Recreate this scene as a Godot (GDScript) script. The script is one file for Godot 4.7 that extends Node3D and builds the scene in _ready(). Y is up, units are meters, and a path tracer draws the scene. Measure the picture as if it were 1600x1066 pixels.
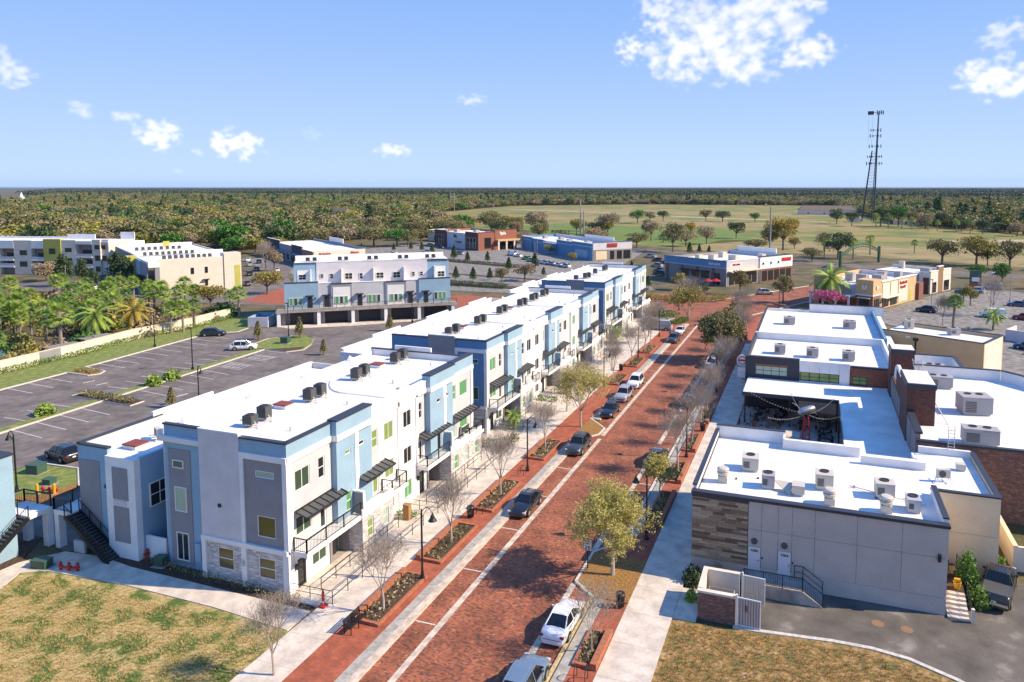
extends Node3D

# ---------------------------------------------------------------- mesh builder
class MB:
	var v := PackedVector3Array()
	var c := PackedColorArray()
	var col := Color.WHITE
	var colored := false
	var xf := Transform3D()
	func tri(a: Vector3,b: Vector3,d: Vector3) -> void:
		v.append(xf*a); v.append(xf*d); v.append(xf*b)
		if colored:
			c.append(col); c.append(col); c.append(col)
	func quad(a: Vector3,b: Vector3,d: Vector3,e: Vector3) -> void:
		tri(a,b,d); tri(a,d,e)
	func box(a: Vector3,b: Vector3) -> void:
		var p000 := a
		var p111 := b
		var p100 := Vector3(b.x,a.y,a.z)
		var p010 := Vector3(a.x,b.y,a.z)
		var p001 := Vector3(a.x,a.y,b.z)
		var p110 := Vector3(b.x,b.y,a.z)
		var p101 := Vector3(b.x,a.y,b.z)
		var p011 := Vector3(a.x,b.y,b.z)
		quad(p001,p101,p111,p011)
		quad(p100,p000,p010,p110)
		quad(p101,p100,p110,p111)
		quad(p000,p001,p011,p010)
		quad(p011,p111,p110,p010)
		quad(p000,p100,p101,p001)
	func obox(center: Vector3,size: Vector3,b: Basis) -> void:
		var keep := xf
		xf = xf*Transform3D(b,center)
		box(-size/2,size/2)
		xf = keep
	func bar(p: Vector3,q: Vector3,w: float) -> void:
		tube(p,q,w*0.7,w*0.7,4,true)
	func tube(p: Vector3,q: Vector3,r0: float,r1: float,k := 6,caps := true) -> void:
		var d := (q-p).normalized()
		var s := d.cross(Vector3.UP if absf(d.y) < 0.95 else Vector3.RIGHT).normalized()
		var t := d.cross(s).normalized()
		for i in k:
			var a0 := TAU*(i+0.5)/k
			var a1 := TAU*(i+1.5)/k
			var e0 := s*cos(a0)+t*sin(a0)
			var e1 := s*cos(a1)+t*sin(a1)
			quad(p+e0*r0,p+e1*r0,q+e1*r1,q+e0*r1)
			if caps:
				tri(q,q+e0*r1,q+e1*r1)
				tri(p,p+e1*r0,p+e0*r0)
	func lathe(at: Vector3,prof: Array,k := 12) -> void:
		for j in prof.size()-1:
			var a: Vector2 = prof[j]
			var b: Vector2 = prof[j+1]
			for i in k:
				var t0 := TAU*i/k
				var t1 := TAU*(i+1)/k
				var e0 := Vector3(cos(t0),0,-sin(t0))
				var e1 := Vector3(cos(t1),0,-sin(t1))
				quad(at+e0*a.x+Vector3.UP*a.y,at+e1*a.x+Vector3.UP*a.y,at+e1*b.x+Vector3.UP*b.y,at+e0*b.x+Vector3.UP*b.y)
	func poly(pts: PackedVector2Array,y: float,down := 0.0) -> void:
		var idx := Geometry2D.triangulate_polygon(pts)
		for i in range(0,idx.size(),3):
			var a := pts[idx[i]]
			var b := pts[idx[i+1]]
			var d := pts[idx[i+2]]
			if (b-a).cross(d-a) > 0:
				var t := b
				b = d
				d = t
			tri(Vector3(a.x,y,a.y),Vector3(b.x,y,b.y),Vector3(d.x,y,d.y))
		if down > 0:
			var ccw := Geometry2D.is_polygon_clockwise(pts)
			for i in pts.size():
				var a := pts[i]
				var b := pts[(i+1) % pts.size()]
				var A := Vector3(a.x,y,a.y)
				var B := Vector3(b.x,y,b.y)
				var dn := Vector3(0,-down,0)
				if ccw:
					quad(A+dn,B+dn,B,A)
				else:
					quad(B+dn,A+dn,A,B)
	func mesh(smooth := false) -> ArrayMesh:
		if smooth:
			var st := SurfaceTool.new()
			st.begin(Mesh.PRIMITIVE_TRIANGLES)
			st.set_smooth_group(0)
			for i in v.size():
				if colored:
					st.set_color(c[i])
				st.add_vertex(v[i])
			st.index()
			st.generate_normals()
			return st.commit()
		var m := ArrayMesh.new()
		if v.size() == 0:
			return m
		var arr := []
		arr.resize(Mesh.ARRAY_MAX)
		arr[Mesh.ARRAY_VERTEX] = v
		if colored:
			arr[Mesh.ARRAY_COLOR] = c
		m.add_surface_from_arrays(Mesh.PRIMITIVE_TRIANGLES,arr)
		return m

# ---------------------------------------------------------------- helpers
var rng := RandomNumberGenerator.new()
var M := {}
var TX := {}
var used := {}
var unit := BoxMesh.new()
var cache := {}

func numbered(called: String) -> String:
	if not used.has(called):
		used[called] = 0
		return called
	used[called] += 1
	return "%s_%03d" % [called,used[called]]

func tag(o: Node3D,label: String,category: String,group := "") -> Node3D:
	o.set_meta("label",label)
	o.set_meta("category",category)
	if group:
		o.set_meta("group",group)
	return o

func thing(called: String,label: String,category: String,at := Vector3.ZERO,turn := 0.0,group := "") -> Node3D:
	var o := Node3D.new()
	o.name = numbered(called)
	add_child(o,true)
	o.position = at
	o.rotation.y = turn
	return tag(o,label,category,group)

func ob(par: Node,called: String,mesh: Mesh,m: Material,t := Transform3D()) -> MeshInstance3D:
	var o := MeshInstance3D.new()
	o.name = called if par != self else numbered(called)
	o.mesh = mesh
	o.material_override = m
	o.transform = t
	par.add_child(o,true)
	return o

func bx(par: Node,called: String,m: Material,a: Vector3,b: Vector3) -> MeshInstance3D:
	return ob(par,called,unit,m,Transform3D(Basis.from_scale((b-a).abs()),(a+b)/2))

func struct(called: String,mesh: Mesh,m: Material) -> MeshInstance3D:
	var o := ob(self,called,mesh,m)
	o.set_meta("kind","structure")
	return o

func sheet(called: String,m: Material,pts: Array,y: float,down := 0.0) -> MeshInstance3D:
	var b := MB.new()
	b.poly(PackedVector2Array(pts),y,down)
	return struct(called,b.mesh(),m)

func rect(x0: float,z0: float,x1: float,z1: float) -> Array:
	return [Vector2(x0,z0),Vector2(x1,z0),Vector2(x1,z1),Vector2(x0,z1)]

func stuff(o: Node3D) -> Node3D:
	o.set_meta("kind","stuff")
	return o

func multi(par: Node,called: String,mesh: Mesh,m: Material,xs: Array,cols := []) -> MultiMeshInstance3D:
	var mm := MultiMesh.new()
	mm.transform_format = MultiMesh.TRANSFORM_3D
	mm.use_colors = cols.size() > 0
	mm.mesh = mesh
	mm.instance_count = xs.size()
	for i in xs.size():
		mm.set_instance_transform(i,xs[i])
		if cols.size():
			mm.set_instance_color(i,cols[i])
	var o := MultiMeshInstance3D.new()
	o.name = numbered(called) if par == self else called
	o.multimesh = mm
	o.material_override = m
	par.add_child(o,true)
	return o

const ORD := ["nearest","second","third","fourth","fifth","sixth","seventh","eighth","ninth","tenth","eleventh","twelfth","thirteenth","fourteenth"]

# ---------------------------------------------------------------- materials
func noise_img(seed_: int,freq: float,lo: float,hi: float,oct := 4,size := 512) -> ImageTexture:
	var n := FastNoiseLite.new()
	n.seed = seed_
	n.noise_type = FastNoiseLite.TYPE_SIMPLEX_SMOOTH
	n.frequency = freq
	n.fractal_octaves = oct
	var im := n.get_seamless_image(size,size)
	im.convert(Image.FORMAT_RGB8)
	var d := im.get_data()
	for i in d.size():
		d[i] = int(clampf((lo+(hi-lo)*d[i]/255.0)*255.0,0,255))
	return ImageTexture.create_from_image(Image.create_from_data(size,size,false,Image.FORMAT_RGB8,d))

func ramp_img(seed_: int,freq: float,stops: Array,grain: float,oct := 5,size := 512) -> ImageTexture:
	# stops: [[t,Color linear],...] along a noise value,with fine grain on top
	var n := FastNoiseLite.new()
	n.seed = seed_
	n.frequency = freq
	n.fractal_octaves = oct
	var im := n.get_seamless_image(size,size)
	var r := RandomNumberGenerator.new()
	r.seed = seed_*7+1
	var lut := []
	for k in 256:
		var t := k/255.0
		var cc: Color = stops[0][1]
		for i in stops.size()-1:
			if t >= stops[i][0]:
				cc = (stops[i][1] as Color).lerp(stops[i+1][1],clampf((t-stops[i][0])/(stops[i+1][0]-stops[i][0]),0,1))
		lut.append(cc)
	var out := PackedByteArray()
	out.resize(size*size*3)
	var src := im.get_data()
	for i in size*size:
		var cc: Color = lut[src[i]]
		var g := 1.0+grain*r.randf_range(-1,1)
		cc = Color(cc.r*g,cc.g*g,cc.b*g).linear_to_srgb()
		out[i*3] = int(clampf(cc.r,0,1)*255)
		out[i*3+1] = int(clampf(cc.g,0,1)*255)
		out[i*3+2] = int(clampf(cc.b,0,1)*255)
	return ImageTexture.create_from_image(Image.create_from_data(size,size,false,Image.FORMAT_RGB8,out))

func brick_img(seed_: int,size: int,nx: int,ny: int,cols: Array,mortar: Color,joint: int,jitter: float) -> ImageTexture:
	var im := Image.create(size,size,false,Image.FORMAT_RGB8)
	im.fill(mortar.linear_to_srgb())
	var r := RandomNumberGenerator.new()
	r.seed = seed_
	var n := FastNoiseLite.new()
	n.seed = seed_
	n.frequency = 0.012
	var bw := float(size)/nx
	var bh := float(size)/ny
	for j in ny:
		for i in nx:
			var ox := bw*0.5 if j % 2 else 0.0
			var pick := clampf(r.randf()*0.75+0.35*n.get_noise_2d(i*bw,j*bh),0,0.999)
			var cc: Color = cols[int(pick*cols.size())]
			var g := 1.0+r.randf_range(-jitter,jitter)
			cc = Color(cc.r*g,cc.g*g,cc.b*g).linear_to_srgb()
			var x := int(i*bw+ox)
			var y := int(j*bh)
			var w := int((i+1)*bw+ox)-x-joint
			im.fill_rect(Rect2i(x,y,w,int((j+1)*bh)-y-joint),cc)
			if x+w > size:
				im.fill_rect(Rect2i(x-size,y,w,int((j+1)*bh)-y-joint),cc)
	return ImageTexture.create_from_image(im)

func mat(name_: String,col: Color,rough := 0.85,tex: Texture2D = null,meters := 4.0,bump: Texture2D = null,bump_cm := 1.0,macro: Texture2D = null,macro_m := 40.0) -> StandardMaterial3D:
	var m := StandardMaterial3D.new()
	m.resource_name = name_
	m.albedo_color = col.linear_to_srgb()
	m.roughness = rough
	m.uv1_triplanar = true
	m.uv1_world_triplanar = true
	m.uv1_scale = Vector3.ONE/meters
	m.uv1_triplanar_sharpness = 4.0
	if tex:
		m.albedo_texture = tex
	if bump:
		m.heightmap_enabled = true
		m.heightmap_texture = bump
		m.heightmap_scale = bump_cm
	if macro:
		m.detail_enabled = true
		m.detail_albedo = macro
		m.detail_blend_mode = BaseMaterial3D.BLEND_MODE_MUL
		m.detail_uv_layer = BaseMaterial3D.DETAIL_UV_2
		m.uv2_triplanar = true
		m.uv2_world_triplanar = true
		m.uv2_scale = Vector3.ONE/macro_m
	M[name_] = m
	return m

func plain(name_: String,col: Color,rough := 0.6,metal := 0.0) -> StandardMaterial3D:
	var m := StandardMaterial3D.new()
	m.resource_name = name_
	m.albedo_color = col.linear_to_srgb()
	m.roughness = rough
	m.metallic = metal
	M[name_] = m
	return m

func leafmat(name_: String,col: Color) -> StandardMaterial3D:
	var m := plain(name_,col,0.65)
	m.vertex_color_use_as_albedo = true
	m.backlight_enabled = true
	m.backlight = Color(0.6,0.6,0.6)
	return m

func make_materials() -> void:
	var W := Color(1,1,1)
	var mott := noise_img(1,0.012,0.80,1.05,5)
	var soft := noise_img(2,0.006,0.95,1.015,4)
	var faint := noise_img(4,0.03,0.93,1.03,5)
	var fine := noise_img(3,0.11,0.2,0.8,3)
	TX.mott = mott; TX.soft = soft; TX.fine = fine
	var big := noise_img(5,0.01,0.8,1.08,5)
	TX.big = big
	for e in [["white",Color(0.84,0.83,0.81)],["light_grey",Color(0.56,0.56,0.575)],["mid_grey",Color(0.285,0.28,0.295)],["dark_grey",Color(0.11,0.115,0.13)],["blue",Color(0.29,0.44,0.56)],["deep_blue",Color(0.12,0.26,0.44)],["blue_trim",Color(0.10,0.16,0.24)],["cream",Color(0.74,0.66,0.55)],["tan",Color(0.64,0.43,0.225)],["wall_grey",Color(0.56,0.48,0.42)],["beige",Color(0.80,0.63,0.42)],["charcoal",Color(0.055,0.055,0.065)],["lime",Color(0.50,0.47,0.10)],["brown",Color(0.28,0.16,0.09)],["taupe",Color(0.26,0.235,0.225)],["lavender",Color(0.66,0.63,0.645)]]:
		mat(e[0],e[1],0.9,soft,7.0,fine,0.4,faint,2.3)
	mat("roof",Color(0.83,0.80,0.76),0.75,soft,9.0,fine,0.4,noise_img(11,0.008,0.92,1.03,6),17.0)
	mat("coping",Color(0.035,0.04,0.055),0.5,soft,3.0)
	mat("concrete",Color(0.70,0.61,0.51),0.9,faint,5.0,fine,0.4,noise_img(12,0.01,0.84,1.05,5),9.0)
	mat("concrete_grey",Color(0.44,0.40,0.36),0.9,faint,5.0,fine,0.4,noise_img(13,0.01,0.75,1.08,5),8.0)
	mat("curb",Color(0.66,0.61,0.53),0.9,mott,3.0)
	mat("curb_yellow",Color(0.60,0.46,0.22),0.9,mott,2.0)
	mat("paver_grey",Color(1,1,1),0.9,brick_img(21,512,16,32,[Color(0.42,0.39,0.34),Color(0.46,0.43,0.37),Color(0.39,0.37,0.33),Color(0.50,0.46,0.39)],Color(0.36,0.33,0.29),1,0.08),3.2,null,1,mott,6.0)
	mat("band",Color(0.70,0.58,0.46),0.9,faint,2.5,null,1,noise_img(14,0.02,0.75,1.08,5),9.0)
	var asp := ramp_img(31,0.012,[[0.0,Color(0.125,0.105,0.092)],[0.45,Color(0.175,0.148,0.13)],[0.75,Color(0.20,0.17,0.15)],[1.0,Color(0.25,0.215,0.19)]],0.16,5)
	mat("asphalt",W,0.92,asp,11.0,fine,0.8,big,37.0)
	mat("asphalt_pale",Color(1.55,1.5,1.4).clamp(),0.92,ramp_img(32,0.01,[[0.0,Color(0.10,0.097,0.09)],[0.4,Color(0.19,0.175,0.155)],[0.62,Color(0.23,0.21,0.185)],[1.0,Color(0.34,0.31,0.27)]],0.14,5),12.0,fine,0.8)
	mat("alley",W,0.92,ramp_img(33,0.008,[[0.0,Color(0.075,0.066,0.056)],[0.4,Color(0.12,0.105,0.088)],[0.66,Color(0.15,0.13,0.108)],[0.8,Color(0.22,0.195,0.165)],[1.0,Color(0.30,0.27,0.23)]],0.14,6),13.0,fine,0.8,faint,3.0)
	mat("road_brick",W,0.9,brick_img(41,1024,32,64,[Color(0.15,0.07,0.045),Color(0.27,0.094,0.05),Color(0.34,0.107,0.052),Color(0.38,0.118,0.055),Color(0.42,0.13,0.06),Color(0.47,0.165,0.075),Color(0.56,0.27,0.13)],Color(0.24,0.095,0.058),1,0.18),6.4,null,1,noise_img(43,0.012,0.74,1.08,6),23.0)
	mat("walk_brick",W,0.9,brick_img(45,512,16,32,[Color(0.37,0.10,0.05),Color(0.41,0.11,0.055),Color(0.45,0.125,0.062)],Color(0.30,0.09,0.05),1,0.08),3.2,null,1,mott,9.0)
	mat("planter_brick",W,0.9,brick_img(46,256,8,20,[Color(0.33,0.11,0.055),Color(0.39,0.14,0.068),Color(0.28,0.09,0.045)],Color(0.28,0.15,0.095),1,0.12),1.7)
	mat("brick_brown",W,0.9,brick_img(47,512,18,54,[Color(0.10,0.045,0.035),Color(0.16,0.065,0.045),Color(0.22,0.095,0.06),Color(0.27,0.14,0.095),Color(0.13,0.08,0.07)],Color(0.24,0.19,0.16),2,0.15),4.2)
	mat("brick_dark",W,0.9,brick_img(48,512,18,54,[Color(0.09,0.035,0.025),Color(0.13,0.048,0.032),Color(0.16,0.06,0.04)],Color(0.12,0.07,0.055),2,0.12),4.2)
	mat("brick_red",W,0.9,brick_img(49,256,12,36,[Color(0.26,0.085,0.05),Color(0.31,0.11,0.06),Color(0.22,0.075,0.05)],Color(0.26,0.15,0.11),1,0.12),3.0)
	mat("stone",W,0.9,brick_img(50,512,12,44,[Color(0.44,0.42,0.41),Color(0.54,0.52,0.50),Color(0.62,0.60,0.58),Color(0.36,0.345,0.345),Color(0.68,0.65,0.62)],Color(0.40,0.385,0.375),1,0.10),4.4,fine,2.0)
	var g1 := Color(0.115,0.165,0.03)
	var lawn := ramp_img(61,0.011,[[0.0,Color(0.07,0.13,0.018)],[0.36,g1],[0.45,Color(0.27,0.25,0.07)],[0.56,Color(0.46,0.36,0.145)],[0.85,Color(0.50,0.37,0.165)],[1.0,Color(0.55,0.43,0.22)]],0.22,6,1024)
	mat("lawn",W,0.95,lawn,26.0,fine,3.0,noise_img(62,0.03,0.72,1.1,5),5.3)
	mat("lawn_dry",W,0.95,ramp_img(63,0.02,[[0.0,Color(0.15,0.16,0.04)],[0.36,Color(0.21,0.165,0.05)],[0.5,Color(0.32,0.19,0.055)],[0.72,Color(0.40,0.25,0.085)],[0.9,Color(0.45,0.33,0.2)],[1.0,Color(0.55,0.43,0.32)]],0.26,6,1024),24.0,fine,3.0,noise_img(64,0.03,0.7,1.1,5),4.7)
	mat("lawn_green",W,0.95,ramp_img(65,0.02,[[0.0,Color(0.10,0.15,0.025)],[0.5,Color(0.155,0.20,0.04)],[0.8,Color(0.24,0.24,0.06)],[1.0,Color(0.36,0.30,0.11)]],0.2,5),13.0,fine,2.0)
	mat("mulch",W,0.95,ramp_img(66,0.03,[[0.0,Color(0.035,0.02,0.012)],[0.5,Color(0.075,0.042,0.025)],[1.0,Color(0.16,0.09,0.05)]],0.35,5),4.0,fine,4.0)
	mat("mulch_orange",W,0.95,ramp_img(67,0.03,[[0.0,Color(0.11,0.065,0.02)],[0.5,Color(0.28,0.14,0.035)],[1.0,Color(0.42,0.25,0.07)]],0.3,5),4.0,fine,4.0)
	mat("earth",W,0.95,ramp_img(68,0.012,[[0.0,Color(0.045,0.06,0.018)],[0.45,Color(0.10,0.085,0.035)],[0.7,Color(0.16,0.115,0.055)],[1.0,Color(0.10,0.12,0.03)]],0.25,6),60.0)
	mat("field",W,0.95,ramp_img(69,0.008,[[0.0,Color(0.09,0.135,0.02)],[0.4,Color(0.15,0.17,0.032)],[0.6,Color(0.23,0.195,0.052)],[0.78,Color(0.30,0.215,0.075)],[1.0,Color(0.19,0.185,0.04)]],0.2,6),170.0)
	mat("field_tan",W,0.95,ramp_img(70,0.01,[[0.0,Color(0.17,0.16,0.045)],[0.5,Color(0.27,0.21,0.085)],[1.0,Color(0.36,0.27,0.13)]],0.2,6),90.0)
	mat("field_green",W,0.95,ramp_img(71,0.01,[[0.0,Color(0.085,0.15,0.015)],[0.6,Color(0.13,0.19,0.028)],[1.0,Color(0.18,0.19,0.045)]],0.2,6),90.0)
	mat("sand",Color(0.50,0.40,0.27),0.95,mott,40.0)
	mat("paint_line",Color(0.72,0.69,0.63),0.8,noise_img(81,0.05,0.7,1.08,4),1.3)
	plain("black_metal",Color(0.012,0.012,0.014),0.45)
	plain("steel",Color(0.40,0.41,0.42),0.35,0.7)
	plain("galvanised",Color(0.50,0.50,0.49),0.5,0.2)
	plain("unit_grey",Color(0.36,0.345,0.34),0.6)
	plain("unit_dark",Color(0.075,0.078,0.075),0.5)
	plain("unit_beige",Color(0.55,0.50,0.42),0.6)
	plain("grille",Color(0.03,0.03,0.032),0.6)
	plain("frame_white",Color(0.75,0.75,0.72),0.5)
	plain("frame_dark",Color(0.02,0.02,0.022),0.4)
	plain("door_dark",Color(0.022,0.022,0.03),0.5)
	plain("door_white",Color(0.66,0.65,0.65),0.6)
	plain("glass_dark",Color(0.018,0.022,0.024),0.06)
	plain("glass_green",Color(0.04,0.075,0.045),0.12)
	plain("film_green",Color(0.10,0.30,0.12),0.16)
	plain("film_brown",Color(0.115,0.10,0.03),0.12)
	plain("film_olive",Color(0.20,0.28,0.08),0.18)
	plain("film_pale",Color(0.35,0.45,0.36),0.3)
	plain("garage_door",Color(0.02,0.022,0.028),0.55)
	plain("rubber",Color(0.012,0.012,0.012),0.85)
	plain("red_paint",Color(0.42,0.02,0.02),0.5)
	plain("red_sign",Color(0.45,0.015,0.015),0.5)
	plain("yellow_paint",Color(0.62,0.33,0.02),0.6)
	plain("green_box",Color(0.045,0.10,0.065),0.5)
	plain("wood_box",Color(0.34,0.18,0.07),0.7)
	plain("white_paint",Color(0.78,0.78,0.76),0.5)
	plain("sign_white",Color(0.8,0.8,0.78),0.5)
	plain("bark",Color(0.16,0.13,0.10),0.9)
	plain("bark_grey",Color(0.40,0.35,0.29),0.9)
	plain("bark_palm",Color(0.24,0.20,0.155),0.9)
	plain("hatch_red",Color(0.22,0.055,0.035),0.7)
	plain("bulb",Color(0.85,0.82,0.75),0.3)
	plain("pole_grey",Color(0.30,0.29,0.27),0.7)
	plain("tower_steel",Color(0.06,0.065,0.075),0.6)
	plain("shingle",Color(0.17,0.13,0.10),0.9)
	plain("terracotta",Color(0.22,0.09,0.06),0.8)
	plain("tail_red",Color(0.25,0.008,0.008),0.25)
	plain("lamp_clear",Color(0.65,0.66,0.68),0.15)
	plain("chrome",Color(0.6,0.6,0.62),0.2,0.9)
	plain("car_glass",Color(0.010,0.012,0.014),0.05)
	for e in [["car_white",Color(0.75,0.75,0.76)],["car_black",Color(0.011,0.012,0.015)],["car_charcoal",Color(0.045,0.05,0.058)],["car_silver",Color(0.34,0.35,0.37)],["car_slate",Color(0.13,0.19,0.27)],["car_blue",Color(0.03,0.07,0.18)],["car_red",Color(0.25,0.02,0.02)],["car_lime",Color(0.12,0.42,0.05)],["car_brown",Color(0.028,0.027,0.025)]]:
		var m := plain(e[0],e[1],0.32)
		m.clearcoat_enabled = true
		m.clearcoat = 0.8
		m.clearcoat_roughness = 0.08
	for e in [["leaf_hero",Color(0.54,0.47,0.13)],["leaf_oak",Color(0.24,0.215,0.085)],["leaf_olive",Color(0.33,0.285,0.065)],["leaf_green",Color(0.085,0.22,0.03)],["leaf_dark",Color(0.07,0.115,0.04)],["leaf_brown",Color(0.36,0.275,0.17)],["leaf_palm",Color(0.29,0.41,0.07)],["leaf_palm_dark",Color(0.18,0.30,0.06)],["leaf_cone",Color(0.06,0.115,0.03)],["leaf_pink",Color(0.60,0.13,0.30)],["leaf_hedge",Color(0.18,0.30,0.05)],["leaf_gold",Color(0.42,0.31,0.05)],["leaf_dry",Color(0.40,0.31,0.16)],["leaf_forest",Color(1,1,1)],["twig",Color(0.40,0.34,0.28)]]:
		leafmat(e[0],e[1])

# ---------------------------------------------------------------- building helpers
func frame_at(o: Vector3,u: Vector3) -> Transform3D:
	return Transform3D(Basis(u,Vector3.UP,u.cross(Vector3.UP)),o)

func wall(par: Node,called: String,m: Material,t: Transform3D,s0: float,s1: float,h0: float,h1: float,p: float,back: float,holes := [],depth := 0.2) -> MeshInstance3D:
	var b := MB.new()
	b.xf = t
	var xs := [s0,s1]
	var ys := [h0,h1]
	for q in holes:
		for k in 2:
			if not xs.has(q[k]): xs.append(q[k])
			if not ys.has(q[k+2]): ys.append(q[k+2])
	xs.sort(); ys.sort()
	for i in xs.size()-1:
		for j in ys.size()-1:
			var cx: float = (xs[i]+xs[i+1])/2
			var cy: float = (ys[j]+ys[j+1])/2
			var open := false
			for q in holes:
				if cx > q[0] and cx < q[1] and cy > q[2] and cy < q[3]:
					open = true
			if not open:
				b.quad(Vector3(xs[i],ys[j],p),Vector3(xs[i+1],ys[j],p),Vector3(xs[i+1],ys[j+1],p),Vector3(xs[i],ys[j+1],p))
	b.quad(Vector3(s0,h1,p),Vector3(s1,h1,p),Vector3(s1,h1,back),Vector3(s0,h1,back))
	b.quad(Vector3(s0,h0,back),Vector3(s1,h0,back),Vector3(s1,h0,p),Vector3(s0,h0,p))
	b.quad(Vector3(s0,h0,back),Vector3(s0,h0,p),Vector3(s0,h1,p),Vector3(s0,h1,back))
	b.quad(Vector3(s1,h0,p),Vector3(s1,h0,back),Vector3(s1,h1,back),Vector3(s1,h1,p))
	for q in holes:
		var a := Vector3(q[0],q[2],p)
		var c := Vector3(q[1],q[2],p)
		var d := Vector3(q[1],q[3],p)
		var e := Vector3(q[0],q[3],p)
		var k := Vector3(0,0,-depth)
		b.quad(a,c,c+k,a+k)
		b.quad(d,e,e+k,d+k)
		b.quad(c,d,d+k,c+k)
		b.quad(e,a,a+k,e+k)
		b.quad(a+k,c+k,d+k,e+k)
	return ob(par,called,b.mesh(),m)

func frame_mesh(w: float,h: float,nx: int,ny: int,bar := 0.075) -> ArrayMesh:
	var key := "win %.2f %.2f %d %d %.2f" % [w,h,nx,ny,bar]
	if not cache.has(key):
		var b := MB.new()
		b.box(Vector3(0,0,0),Vector3(w,bar,0.1))
		b.box(Vector3(0,h-bar,0),Vector3(w,h,0.1))
		b.box(Vector3(0,bar,0),Vector3(bar,h-bar,0.1))
		b.box(Vector3(w-bar,bar,0),Vector3(w,h-bar,0.1))
		for i in range(1,nx):
			var x := w*i/nx
			b.box(Vector3(x-bar*0.4,bar,0),Vector3(x+bar*0.4,h-bar,0.085))
		for j in range(1,ny):
			var y := h*j/ny
			b.box(Vector3(bar,y-bar*0.4,0.005),Vector3(w-bar,y+bar*0.4,0.08))
		cache[key] = b.mesh()
	return cache[key]

func win(par: Node,t: Transform3D,s0: float,s1: float,h0: float,h1: float,n: float,nx: int,ny: int,pane: String,fr := "frame_white",called := "window",bar := 0.075) -> MeshInstance3D:
	var o := ob(par,called,frame_mesh(s1-s0,h1-h0,nx,ny,bar),M[fr],t*Transform3D(Basis(),Vector3(s0,h0,n)))
	ob(o,"pane",unit,M[pane],Transform3D(Basis.from_scale(Vector3(s1-s0-0.05,h1-h0-0.05,0.03)),Vector3((s1-s0)/2,(h1-h0)/2,0.035)))
	return o

func tbox(par: Node,called: String,m: Material,t: Transform3D,a: Vector3,b: Vector3) -> MeshInstance3D:
	return ob(par,called,unit,m,t*Transform3D(Basis.from_scale((b-a).abs()),(a+b)/2))

func flat(o: Node,x0: float,x1: float,z0: float,z1: float,hr: float,ht: float,m: String,cap := "coping",th := 0.3,y0 := 0.0) -> void:
	# z0 is the south (near) side,z1 the north (far) side: z0 > z1
	bx(o,"wall",M[m],Vector3(x0,y0,z0-th),Vector3(x1,ht,z0))
	bx(o,"wall",M[m],Vector3(x0,y0,z1),Vector3(x1,ht,z1+th))
	bx(o,"wall",M[m],Vector3(x0,y0,z1+th),Vector3(x0+th,ht,z0-th))
	bx(o,"wall",M[m],Vector3(x1-th,y0,z1+th),Vector3(x1,ht,z0-th))
	bx(o,"roof",M.roof,Vector3(x0+th,hr-0.3,z1+th),Vector3(x1-th,hr,z0-th))
	var e := 0.06
	bx(o,"coping",M[cap],Vector3(x0-e,ht,z0-th-e),Vector3(x1+e,ht+0.12,z0+e))
	bx(o,"coping",M[cap],Vector3(x0-e,ht,z1-e),Vector3(x1+e,ht+0.12,z1+th+e))
	bx(o,"coping",M[cap],Vector3(x0-e,ht,z1+th+e),Vector3(x0+th+e,ht+0.12,z0-th-e))
	bx(o,"coping",M[cap],Vector3(x1-th-e,ht,z1+th+e),Vector3(x1+e,ht+0.12,z0-th-e))

func railing(par: Node,called: String,pts: Array,h: float,balusters := true,postw := 0.07,every := 1.6) -> MeshInstance3D:
	var b := MB.new()
	for i in pts.size()-1:
		var p: Vector3 = pts[i]
		var q: Vector3 = pts[i+1]
		var n: int = maxi(1,roundi(p.distance_to(q)/every))
		b.bar(p+Vector3.UP*h,q+Vector3.UP*h,postw*0.8)
		if balusters:
			b.bar(p+Vector3.UP*0.1,q+Vector3.UP*0.1,0.04)
			var k: int = int(p.distance_to(q)/0.16)
			for j in k:
				var r := p.lerp(q,(j+0.5)/k)
				b.box(r+Vector3(-0.009,0.1,-0.009),r+Vector3(0.009,h,0.009))
		else:
			b.bar(p+Vector3.UP*h*0.5,q+Vector3.UP*h*0.5,0.03)
		for j in n+1:
			var r := p.lerp(q,float(j)/n)
			b.box(r+Vector3(-postw/2,0,-postw/2),r+Vector3(postw/2,h+0.03,postw/2))
	return ob(par,called,b.mesh(),M.black_metal)

func lettering(par: Node,called: String,txt: String,size: float,m: Material,t: Transform3D,bold := true,font := "Droid Sans",depth := 0.04) -> MeshInstance3D:
	var f := SystemFont.new()
	f.font_names = PackedStringArray([font])
	f.font_weight = 700 if bold else 400
	var tm := TextMesh.new()
	tm.font = f
	tm.text = txt
	tm.font_size = 32
	tm.pixel_size = size/32.0
	tm.depth = depth
	return ob(par,called,tm,m,t)

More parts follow.
